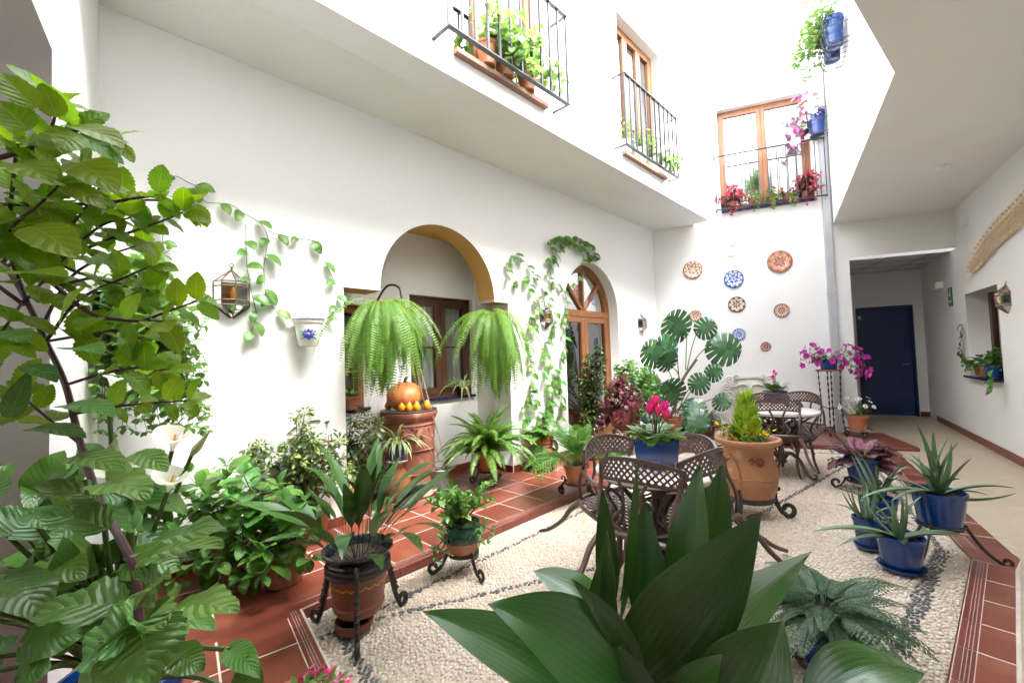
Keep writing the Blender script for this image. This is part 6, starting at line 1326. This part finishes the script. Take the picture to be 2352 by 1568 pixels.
# ---- pots on the balconies
def balcony_pot(label, P, m, R, H, rg, ntips, rx, rz, leafT, lm, flowers=None, fm=None, fn=0, size=1.0, out=None, step=.05, sag=0, sm=stem_green, group='pots on the balconies'):
    t = potted('balcony_pot', label, 'plant', P, group=group); pot(t, R, H, m)
    tips = dome(rg, ntips, (0, 0, H), rx, rx, rz, -.2) + (out or []); grow(t, (0, 0, H - .02), tips, leafT, lm, sm, rg, step, size, True, .2, .003, flowers=flowers, fm=fm, fn=fn); return t
zb = 4.05
for k, (s_, lab) in enumerate(((5.25, 'bushy green plant in the first clay pot on the niche balcony'), (5.02, 'green plant in the middle clay pot on the niche balcony'), (4.72, 'leggy green plant trailing over the rail of the niche balcony'))):
    rg = R_(110 + k); P = LW(s_, zb, OFF + .03); o_ = [nL * rg.uniform(.1, .34) + uL * rg.uniform(-.5, .2) * (1 if k == 2 else .5) + Z3 * rg.uniform(-.06, .4) for _ in range(9)]
    balcony_pot(lab, P, terra, .10, .20, rg, 8, .25, .36, [leaf(.075, .065, 5, 2, .65, .7, .1, .5, .1, .05, stalk=.02, seed=7)], m_balc, out=o_, step=.06, sag=.0)
for k, (s_, lab) in enumerate(((2.75, 'sparse plant in a white pot on the arched door balcony'), (2.42, 'green plant in the middle white pot on the arched door balcony'), (1.98, 'trailing plant spilling past the rail end of the arched door balcony'))):
    rg = R_(120 + k); P = LW(s_, zb + .02, OFF + .0); o_ = [nL * rg.uniform(.05, .3) - uL * rg.uniform(.1, .62) + Z3 * rg.uniform(-.05, .35) for _ in range(10)] if k == 2 else []
    balcony_pot(lab, P, white_pl, .09, .16, rg, 6, .22, .36, TP, m_balc, out=o_, step=.06, size=1.1)
FB = [petals(.022, 4, .022, .3, .3)]
m_wax = leafm('bronze_leaf', (.10, .035, .03), (.20, .05, .04), rough=.3, trans=.25, vary=.3, bumpv=0)
for k, (s_, lab, n_, rx, rz, lm, fn) in enumerate(((1.38, 'round red begonia bush at one end of the end wall balcony', 46, .27, .32, m_wax, 5), (1.72, 'low green and red plant beside the round red begonia on the end wall balcony', 12, .20, .14, m_balc, 1), (2.02, 'low green plant in the middle of the end wall balcony', 14, .20, .14, m_balc, 1), (2.26, 'low reddish green plant beside the dark leaved begonia on the balcony', 10, .17, .13, m_balc, 2), (2.54, 'dark leaved red begonia by the downpipe on the end wall balcony', 44, .25, .34, m_wax, 3))):
    rg = R_(130 + k); balcony_pot(lab, BW(s_, 3.99, .0), terra_dark, .09, .13, rg, n_, rx, rz, [leaf(.05, .045, 4, 1, .7, .7, .1, .4, .15, stalk=.01, seed=2)], lm, FB, f_red if k in (1, 2) else f_hot, fn, step=.05, size=1.0, out=[nB * rg.uniform(.1, .25) + uB * rg.uniform(-.1, .1) - Z3 * rg.uniform(-.02, .12) for _ in range(4)])
# ---- corridor window sill
rg = R_(140); P = RW(1.30, .985, .02 - .06); t = potted('sill_pot', 'pothos in a terracotta pot on the corridor window sill', 'plant', P); pot(t, .10, .15, terra)
for k in range(26): ob('leaf', rg.choice(pl), t, TM((rg.uniform(-.08, .08), rg.uniform(-.08, .08), .15 + rg.uniform(0, .08)), rdir(rg, -.4, .9), s=rg.uniform(.8, 1.2)))
o_ = P; 
for pix in ([(2248, 838), (2230, 832), (2212, 815), (2207, 790), (2212, 765), (2208, 745)], [(2245, 835), (2222, 835), (2205, 800)]): vine(t, pix, rg, .03, .07, .9, plane=PR)
P = RW(.86, .985, -.05); t = potted('sill_pot', 'small leafy plant in a blue pot trailing down from the corridor window sill', 'plant', P); pot(t, .11, .15, blue_glaze)
grow(t, (0, 0, .13), dome(rg, 24, (0, 0, .13), .22, .22, .24), TP, m_hyd, stem_green, rg, .045, 1.0, True, .25, .003)
vine(t, [(2282, 838), (2278, 860), (2276, 885), (2272, 905)], rg, .12, .055, .85, plane=PR)
# ================================================================== plants close to the camera and along the short wall
def blade_between(t, A, B_, W, face, m, name='leaf', droop=.5, p=.8, q=.85, fold=.12, wave=.03, nl=12, nw=3, seed=0, heart=0, teeth=0, cup=0.0, twist=0):
    """one leaf from A to B (world), its upper face turned to FACE"""
    o = np.array(t.matrix_basis.translation); A = np.asarray(A); L = np.linalg.norm(np.asarray(B_) - A)
    me = tmesh(name, leaf(L, W, nl, nw, p, q, droop / 2, droop, fold, wave, 2, teeth, heart, cup, twist, seed=seed), m)
    return ob(name, me, t, TM(A - o, np.asarray(B_) - A, face))
def toward(P, up=.5, side=0.0): v = unit(EYEP - np.asarray(P)); return v * (1 - up) + Z3 * up + np.cross(Z3, v) * side
# ---- big aspidistra in front
AC = np.array([.36, 1.02, 0]); t = potted('large_aspidistra', 'broad glossy aspidistra leaves rising in front of the table', 'plant', AC)
MB().lathe([(0, 0), (.13, 0), (.14, .02), (.18, .30), (.195, .305), (.20, .36), (.185, .365), (.17, .32), (0, .31)], 32).ob('pot', terra, t); soil(t, .175, .35)
big = [(1425, 1590, 1748, 1178, 1.02, .92, 205, .15, .25, .35), (1545, 1590, 1868, 1268, .98, .96, 165, .45, .3, -.5), (1650, 1680, 1800, 1425, .86, .84, 190, .1, .3, .0), (1850, 1640, 2135, 1545, .86, .92, 150, .8, 1.5, .2), (1360, 1620, 962, 1405, .98, .90, 170, .45, .5, .4), (1480, 1640, 1105, 1382, .90, .86, 215, .55, .8, .2), (1440, 1480, 1222, 1375, 1.12, 1.2, 105, .75, .5, 0), (1400, 1420, 1222, 1312, 1.25, 1.35, 100, .8, .5, .1),
       (1400, 1420, 1382, 1115, 1.12, 1.14, 72, .05, .15, .2), (1425, 1430, 1462, 1046, 1.10, 1.1, 34, .0, .2, .7), (1490, 1470, 1482, 1148, 1.08, 1.14, 112, .1, .2, -.2), (1420, 1540, 1395, 1213, 1.0, .98, 66, .0, .3, -.6), (1345, 1560, 1395, 1215, 1.05, 1.0, 105, .2, .4, .3), (1560, 1440, 1610, 1064, 1.10, 1.12, 130, .05, .15, -.3), (1610, 1420, 1660, 1062, 1.18, 1.2, 118, .05, .2, -.1), (1480, 1560, 1305, 1322, .96, .92, 62, .1, .6, .6), (1330, 1600, 1240, 1420, 1.1, 1.16, 150, .6, .9, 0), (1560, 1640, 1660, 1500, .9, .86, 90, .3, .4, 0), (1500, 1660, 1420, 1480, .92, .9, 80, .1, .3, .2)]
for k, (ax, ay, bx, by, da, db, wpx, up, dr, side) in enumerate(big):
    A = DP(ax, ay, da); B_ = DP(bx, by, db); W = wpx * (da + db) / 2 / 1000 * (.74 if 8 <= k <= 14 else .94)
    blade_between(t, A, B_, W, toward((A + B_) / 2, up, side), m_asp, 'leaf', dr, .84, .96, .22, .035, 18, 4, seed=k, twist=.25 if k % 2 else -.2)
    C_ = np.array([rng.uniform(-.05, .05), rng.uniform(-.05, .05), .34]); A0 = A - AC
    MB().tube(spl([C_, C_ * .4 + A0 * .6 + (A0 - C_) * 0 + np.array([0, 0, .03]), A0], 5), np.linspace(.006, .004, 11), 5).ob('leaf_stalk', stem_green, t)
# ---- tall plectranthus at the side
PP_ = np.array([-.86, .86, 0]); t = potted('tall_plectranthus', 'tall plectranthus with purple stems and toothed bright green leaves', 'plant', PP_)
pot(t, .16, .28, blue_glaze); oo = np.array(PP_)
tl = [leaf(.10, .070, 17, 3, .72, .75, .15, .6, .12, .04, 3, .075, .12, stalk=.02, seed=k) for k in range(5)]
tlm = [tmesh('leaf', q, m_plec) for q in tl]
crk = [tmesh('leaf', leaf(.115, .09, 16, 4, .66, .66, .1, .6, .18, .10, 5, .05, .15, stalk=.018, seed=k), m_plec_d) for k in range(4)]
def W(x, y, d): return DP(x, y, d) - oo
def branch(pts, r, m=stem_purple): MB().tube(spl([W(*p) for p in pts], 6), np.linspace(r, r * .6, (len(pts) - 1) * 6 + 1), 7).ob('stem', m, t); return spl([W(*p) for p in pts], 6)
main = branch([(330, 1650, .80), (315, 1344, .84), (285, 1254, .86), (230, 1154, .90), (185, 1019, .94), (150, 884, .97), (105, 784, 1.0), (55, 680, 1.02), (5, 600, 1.03)], .0085)
brs = [([(-60, 380, .92), (60, 345, .92), (95, 330, .92), (170, 300, .90)], .006, 1.15, tlm), ([(-40, 470, .98), (215, 468, .98), (300, 457, 1.0), (362, 448, 1.02)], .0045, .85, tlm), ([(20, 505, 1.02), (235, 480, 1.04), (320, 460, 1.06), (445, 465, 1.1)], .004, .75, tlm), ([(120, 600, 1.0), (265, 545, 1.0), (340, 520, 1.02), (420, 488, 1.06)], .004, .8, tlm), ([(100, 630, 1.0), (200, 715, .98), (280, 735, .98), (372, 738, 1.0)], .0055, .9, tlm), ([(330, 736, 1.0), (385, 715, 1.02), (450, 692, 1.04)], .0035, .8, tlm),
       ([(170, 950, .95), (260, 934, .97), (350, 925, 1.0), (430, 920, 1.02)], .0035, .7, tlm), ([(60, 690, 1.02), (20, 560, 1.0), (30, 420, .95), (40, 330, .92)], .005, 1.0, tlm), ([(105, 784, 1.0), (180, 690, 1.03), (280, 640, 1.06), (350, 610, 1.1)], .004, .75, tlm), ([(55, 700, 1.02), (-20, 640, .95), (-60, 560, .9)], .005, 1.1, tlm), ([(90, 760, 1.0), (160, 640, 1.06), (240, 590, 1.08), (330, 560, 1.12)], .004, .75, tlm), ([(10, 600, 1.03), (60, 480, 1.0), (130, 400, .98), (200, 380, .97)], .0045, .9, tlm), ([(95, 330, .92), (120, 290, .9), (130, 240, .9)], .004, 1.0, tlm)]
rg = R_(151)
def leaves_on(P, size, meshes, step, rg, t=t):
    d = 0; last = .03; a = rg.uniform(0, 6)
    for i in range(1, len(P)):
        d += np.linalg.norm(P[i] - P[i - 1])
        if d - last > step * rg.uniform(.7, 1.2) or i == len(P) - 1:
            last = d; tg = unit(P[i] - P[i - 1]); s1 = unit(np.cross(tg, (.2, .1, 1))); s2 = np.cross(tg, s1); a += 1.57
            for h in range(2 if i < len(P) - 1 else 4):
                an = a + pi * h if i < len(P) - 1 else a + pi / 2 * h; dr = s1 * math.cos(an) + s2 * math.sin(an) + tg * .5 + Z3 * -.05
                ob('leaf', rg.choice(meshes), t, TM(P[i], dr, Z3 * .8 + unit(-(P[i] + oo)) * .5, size * rg.uniform(.75, 1.2), rg.uniform(-.4, .4)))
for pts, r, size, ms in brs: leaves_on(branch(pts, r), size * .72, ms, .04, rg)
for pts in ([(60, 690, 1.02), (150, 590, .98), (230, 520, .98), (300, 500, 1.0)], [(105, 784, 1.0), (190, 770, 1.0), (270, 760, 1.03), (330, 780, 1.06)], [(20, 610, 1.03), (90, 560, .95), (160, 520, .92), (230, 430, .92)], [(0, 590, 1.03), (30, 520, .9), (90, 470, .88), (140, 420, .86)], [(55, 690, 1.02), (20, 740, .95), (-10, 780, .9)], [(150, 884, .97), (230, 860, 1.0), (310, 845, 1.05), (380, 850, 1.1)], [(185, 1019, .94), (110, 960, .92), (40, 900, .9)], [(60, 480, 1.0), (120, 470, 1.05), (190, 410, 1.05), (250, 400, 1.06)], [(135, 655, 1.0), (230, 640, 1.05), (300, 690, 1.08), (360, 680, 1.12)], [(170, 300, .9), (215, 300, .92), (255, 320, .95)], [(120, 600, 1.0), (220, 640, 1.04), (330, 660, 1.08)]): leaves_on(branch(pts, .0035), .62, tlm, .030, rg)
# named big leaves: stalk base px -> tip px
for k, (ax, ay, bx, by, d, wpx, up) in enumerate(((180, 372, 272, 445, .80, 92, .3), (165, 290, 285, 345, .82, 80, .5), (130, 270, 95, 190, .84, 52, .3), (75, 520, 180, 598, .80, 92, .3), (35, 375, 120, 425, .80, 95, .4), (80, 250, -10, 165, .78, 65, .4), (65, 300, -15, 230, .78, 72, .4), (140, 740, 200, 660, .9, 60, .5), (40, 630, 155, 640, .82, 80, .6), (5, 760, 55, 790, .78, 70, .6), (160, 800, 235, 815, .86, 72, .7), (60, 840, 132, 880, .86, 50, .6), (20, 960, 70, 850, .86, 42, .2), (150, 930, 262, 960, .86, 78, .75), (70, 985, 198, 1010, .84, 62, .75), (160, 1050, 285, 1085, .82, 82, .75), (310, 1040, 385, 1085, .88, 60, .6))):
    A, B_ = DP(ax, ay, d), DP(bx, by, d * .97); blade_between(t, A, B_, wpx * d / 1000 * 1.05, toward(A, up), m_plec if k < 9 else m_plec_d, 'leaf', .5, .72, .7, .15, .04, 15, 3, seed=k, teeth=.045)
for k, (ax, ay, bx, by, d, wpx, up) in enumerate(((225, 1150, 70, 1120, .80, 78, .75), (250, 1215, 80, 1190, .76, 95, .75), (230, 1110, 345, 1150, .80, 100, .75), (330, 1270, 525, 1225, .74, 110, .8), (330, 1290, 520, 1260, .8, 90, .75), (285, 1390, 70, 1420, .66, 125, .75), (310, 1400, 385, 1330, .66, 110, .7), (400, 1400, 552, 1410, .66, 100, .75), (300, 1450, 380, 1440, .58, 130, .8), (320, 1430, 345, 1568, .56, 150, .75), (300, 1440, 180, 1530, .55, 150, .75), (310, 1445, 270, 1400, .56, 110, .7), (360, 1360, 300, 1310, .7, 80, .7))):
    A, B_ = DP(ax, ay, d), DP(bx, by, d * .96); blade_between(t, A, B_, wpx * d / 1000 * 1.05, toward(A, up), m_plec_d, 'leaf', .7, .68, .66, .16, .12, 17, 4, seed=40 + k, teeth=.05)
# ---- calla lilies
CA = np.array([-1.45, 1.62, TZ]); t = potted('calla_lily', 'white calla lilies with arrow leaves beside the short wall', 'plant', CA); oo2 = CA
pot(t, .20, .30, blue_glaze)
def calla_leaf(ax, ay, bx, by, d0, d1, wpx, up, dr, k):
    A, B_ = DP(ax, ay, d0), DP(bx, by, d1); blade_between(t, A, B_, wpx * (d0 + d1) / 2000, toward((A + B_) / 2, up, .2 if k % 2 else -.2), m_calla_l, 'leaf', dr, .62, .72, .15, .08, 14, 3, seed=k, heart=.12)
    MB().tube(spl([np.array([rng.uniform(-.08, .08), rng.uniform(-.08, .08), .28]), (A - CA) * .6 + np.array([0, 0, .15]), A - CA], 6), np.linspace(.010, .006, 13), 6).ob('leaf_stalk', stem_green, t)
cls = [(80, 1130, 150, 1032, 1.25, 1.3, 70, .2, .7), (20, 1230, 100, 1170, 1.1, 1.2, 110, .5, .8), (110, 1290, 200, 1335, 1.1, 1.05, 95, .6, .8), (10, 1330, 95, 1440, 1.0, .95, 120, .6, .9), (60, 1480, 195, 1460, 1.0, 1.05, 100, .5, .9), (210, 1290, 330, 1262, 1.35, 1.4, 95, .6, .7), (300, 1120, 400, 1200, 1.5, 1.45, 60, .6, .6), (340, 1150, 430, 1185, 1.5, 1.45, 62, .5, .7), (160, 1270, 120, 1210, 1.2, 1.25, 80, .4, .8), (360, 1440, 500, 1450, 1.2, 1.15, 85, .6, .8), (40, 1560, 120, 1530, .95, .98, 110, .6, .8), (330, 1560, 430, 1490, 1.1, 1.1, 100, .4, .7), (400, 1500, 470, 1540, 1.1, 1.1, 70, .5, .7), (250, 1330, 400, 1310, 1.3, 1.25, 90, .7, .8), (-20, 1400, 60, 1300, 1.1, 1.2, 110, .4, .8), (90, 1100, 60, 1180, 1.3, 1.2, 60, .3, .7), (530, 1490, 600, 1560, 1.25, 1.15, 60, .6, .7), (560, 1600, 570, 1500, 1.2, 1.2, 70, .3, .4)]
rg = R_(155)
for k in range(48):
    x_, y_ = rg.uniform(-30, 330), rg.uniform(1090, 1560); a = rg.uniform(-2.6, .6); l_ = rg.uniform(90, 150); d_ = rg.uniform(1.05, 1.55)
    cls.append((x_, y_, x_ + l_ * math.cos(a), y_ + l_ * math.sin(a), d_, d_ + rg.uniform(-.1, .1), rg.uniform(55, 95), rg.uniform(.3, .75), rg.uniform(.6, 1.0)))
for k, q in enumerate(cls): calla_leaf(*q, k)
def spathe(L, R):                           # funnel rolled to one side with a pointed, turned-back lip
    V = []; U = []; n, mm = 9, 20
    for i in range(n + 1):
        f = i / n; r = R * (.10 + .9 * f ** 1.7)
        for j in range(mm + 1):
            a = -pi * .96 + 2 * pi * .96 * j / mm; lip = math.cos(a) * .5 + .5; z = L * (f * (.72 + .30 * lip * f)); rr = r * (1 + .55 * f ** 4 * (lip ** 2)); V.append((rr * math.sin(a), -rr * math.cos(a) * 1.05, z - .25 * L * f ** 6 * lip ** 4)); U.append((.5, f))
    return np.array(V), [(i * (mm + 1) + j, i * (mm + 1) + j + 1, (i + 1) * (mm + 1) + j + 1, (i + 1) * (mm + 1) + j) for i in range(n) for j in range(mm)], np.array(U)
sm_ = tmesh('flower', spathe(.12, .055), m_calla); spd = MB().tube([(0, 0, .02), (0, 0, .085)], [.006, .004], 7).mesh('spadix', gourd_m)
for k, (bx, by, d, tilt, az, s) in enumerate(((395, 1035, 1.55, .55, -.6, 1.1), (385, 1128, 1.35, .6, -.4, .95), (310, 1225, 1.25, .75, -1.6, 1.25), (250, 925, 1.45, .5, .5, 1.2), (255, 1115, 1.5, .4, -.5, .9))):
    P = DP(bx, by, d) - CA; dv = unit([math.cos(az) * tilt, math.sin(az) * tilt, 1]); x_ = unit(np.cross(dv, (.1, -1, .3))); fl_ = ob('flower', sm_, t); fl_.matrix_basis = frame(P, x_, np.cross(dv, x_), dv) @ Matrix.Scale(s * .74, 4); ob('spadix', spd, fl_)
    MB().tube(spl([np.array([0, 0, .28]), P * .55 + Z3 * .2, P], 7), .007, 6).ob('flower_stalk', stem_green, t)
P = DP(440, 1045, 1.5) - CA; B_ = DP(485, 985, 1.5) - CA; MB().tube(spl([P, (P + B_) / 2, B_], 6), [.006, .009, .012, .014, .013, .012, .010, .008, .007, .005, .004, .003, .001], 8).ob('bud', mat('calla_bud', (.45, .52, .25), .4), t); MB().tube(spl([np.array([0, 0, .28]), P * .55 + Z3 * .2, P], 7), .006, 6).ob('flower_stalk', stem_green, t)
# ---- small leaved plectranthus on the wall near the corner
PW_ = PL(252, 705, .16); t = potted('trailing_plectranthus', 'small leaved plectranthus hanging in a dark pot near the wall corner', 'plant', PW_)
MB().lathe([(0, -.1), (.07, -.1), (.10, .06), (.105, .08), (.095, .08), (.08, .05), (0, .04)], 24).ob('pot', black_glaze, t); rg = R_(161); TW_ = [leaf(.05, .034, 5, 1, .72, .75, .1, .5, .15, stalk=.012, seed=k) for k in range(3)]
tips = []
for _ in range(190):
    x_, y_ = rg.uniform(205, 475), rg.uniform(570, 990)
    if x_ > 400 and not (740 < y_ < 1000): continue
    tips.append(DP(x_, y_, rg.uniform(2.35, 2.75)) - PW_)
grow(t, (0, 0, .05), tips, TW_, m_small, stem_purple, rg, .05, 1.3, True, .25, .003, droop=.25, name='sprig')
# ---- variegated umbrella plants and broad leaved pots along the wall
TV = [whorl(8, .105, .034, 30 + k, .6, .035) for k in range(3)]; vm = [tmesh('leaf', q, m_sche) for q in TV]
for P, lab, tipspx, sd in ((np.array([-1.66, 3.55, TZ]), 'variegated umbrella plant with cream splashed leaves against the long wall', [(590, 985), (610, 940), (650, 930), (680, 960), (700, 945), (725, 975), (640, 990), (600, 1020), (670, 1000), (720, 1010), (755, 1000), (570, 1030), (630, 1040), (690, 1040), (740, 1040), (600, 1070), (660, 1075), (710, 1080), (765, 1060), (585, 1050), (655, 1020), (700, 1000), (745, 960), (560, 1075), (640, 1090), (770, 1085), (620, 965), (660, 955), (705, 985), (580, 1000), (690, 1020), (730, 1090), (610, 1095), (675, 1060), (750, 1030), (780, 1010), (800, 1080), (820, 1095)], 171), (np.array([-1.62, 4.12, TZ]), 'taller variegated umbrella plant beside the niche splay', [(830, 940), (805, 960), (780, 975), (850, 960), (865, 990), (800, 1000), (830, 1010), (775, 1020), (855, 1030), (810, 1050), (785, 1050), (845, 1065), (870, 965), (760, 985), (820, 975), (860, 1010)], 172)):
    rg = R_(sd); t = potted('variegated_plant', lab, 'plant', P); pot(t, .15, .24, terra); grow(t, (0, 0, .2), [DP(x, y, P[1] + rg.uniform(-.35, .3)) - P for x, y in tipspx], None, m_sche, stem_green, rg, .12, 1.0, False, .45, .006, objs=vm, droop=.05, tipn=0)
hyl = [tmesh('leaf', leaf(.12, .092, 13, 3, .72, .7, .15, .7, .12, .04, 4, .04, .08, stalk=.03, seed=k), m_hyd) for k in range(4)]
for P, lab, tipspx, sd, pm in ((np.array([-1.52, 2.86, TZ]), 'broad leaved hydrangea in a terracotta pot beside the painted pot', [(520, 1070), (560, 1060), (600, 1105), (640, 1085), (660, 1130), (580, 1140), (540, 1165), (620, 1170), (680, 1170), (700, 1120), (560, 1220), (610, 1230), (660, 1225), (520, 1210), (545, 1280), (640, 1260), (500, 1140), (480, 1180), (690, 1220), (590, 1190), (530, 1110), (560, 1300), (600, 1290), (650, 1290), (510, 1300), (620, 1310), (530, 1330), (580, 1250), (490, 1240), (640, 1200), (720, 1160), (710, 1250), (670, 1270)], 181, terra), (np.array([-1.85, 2.95, TZ]), 'darker leafy hydrangea crowded behind the calla lilies', [(430, 1060), (460, 1090), (490, 1070), (400, 1100), (450, 1130), (500, 1100), (420, 1160), (470, 1150), (390, 1180), (440, 1200), (480, 1220), (460, 1250), (420, 1260), (500, 1260), (380, 1230), (400, 1300), (450, 1310), (490, 1320), (350, 1190), (520, 1040), (560, 1040), (540, 1085), (590, 1060)], 182, terra_dark)):
    rg = R_(sd); t = potted('potted_hydrangea', lab, 'plant', P); pot(t, .15, .24, pm); grow(t, (0, 0, .2), [DP(x, y + 30, P[1] - .1 + rg.uniform(-.25, .25)) - P for x, y in tipspx], None, m_hyd, stem_green, rg, .09, 1.0, True, .4, .005, objs=hyl, droop=.1)
rg = R_(191); P = np.array([-.90, 1.72, 0]); t = potted('potted_crown_of_thorns', 'small pink flowering plant low beside the tile edge', 'plant', P); pot(t, .10, .18, terra)
tips = [DP(x, y, 1.70 + rg.uniform(-.1, .1)) - P for x, y in ((715, 1550), (735, 1545), (760, 1548), (780, 1560), (700, 1570), (750, 1575), (725, 1585), (690, 1590))]; grow(t, (0, 0, .16), tips, TS, m_small, stem_green, rg, .03, 1.1, False, .4, .003, flowers=[petals(.014, 5, .014, .3, .3)], fm=f_pink, fn=4)
for k, (x, y) in enumerate(((600, 1600), (540, 1620))): pass
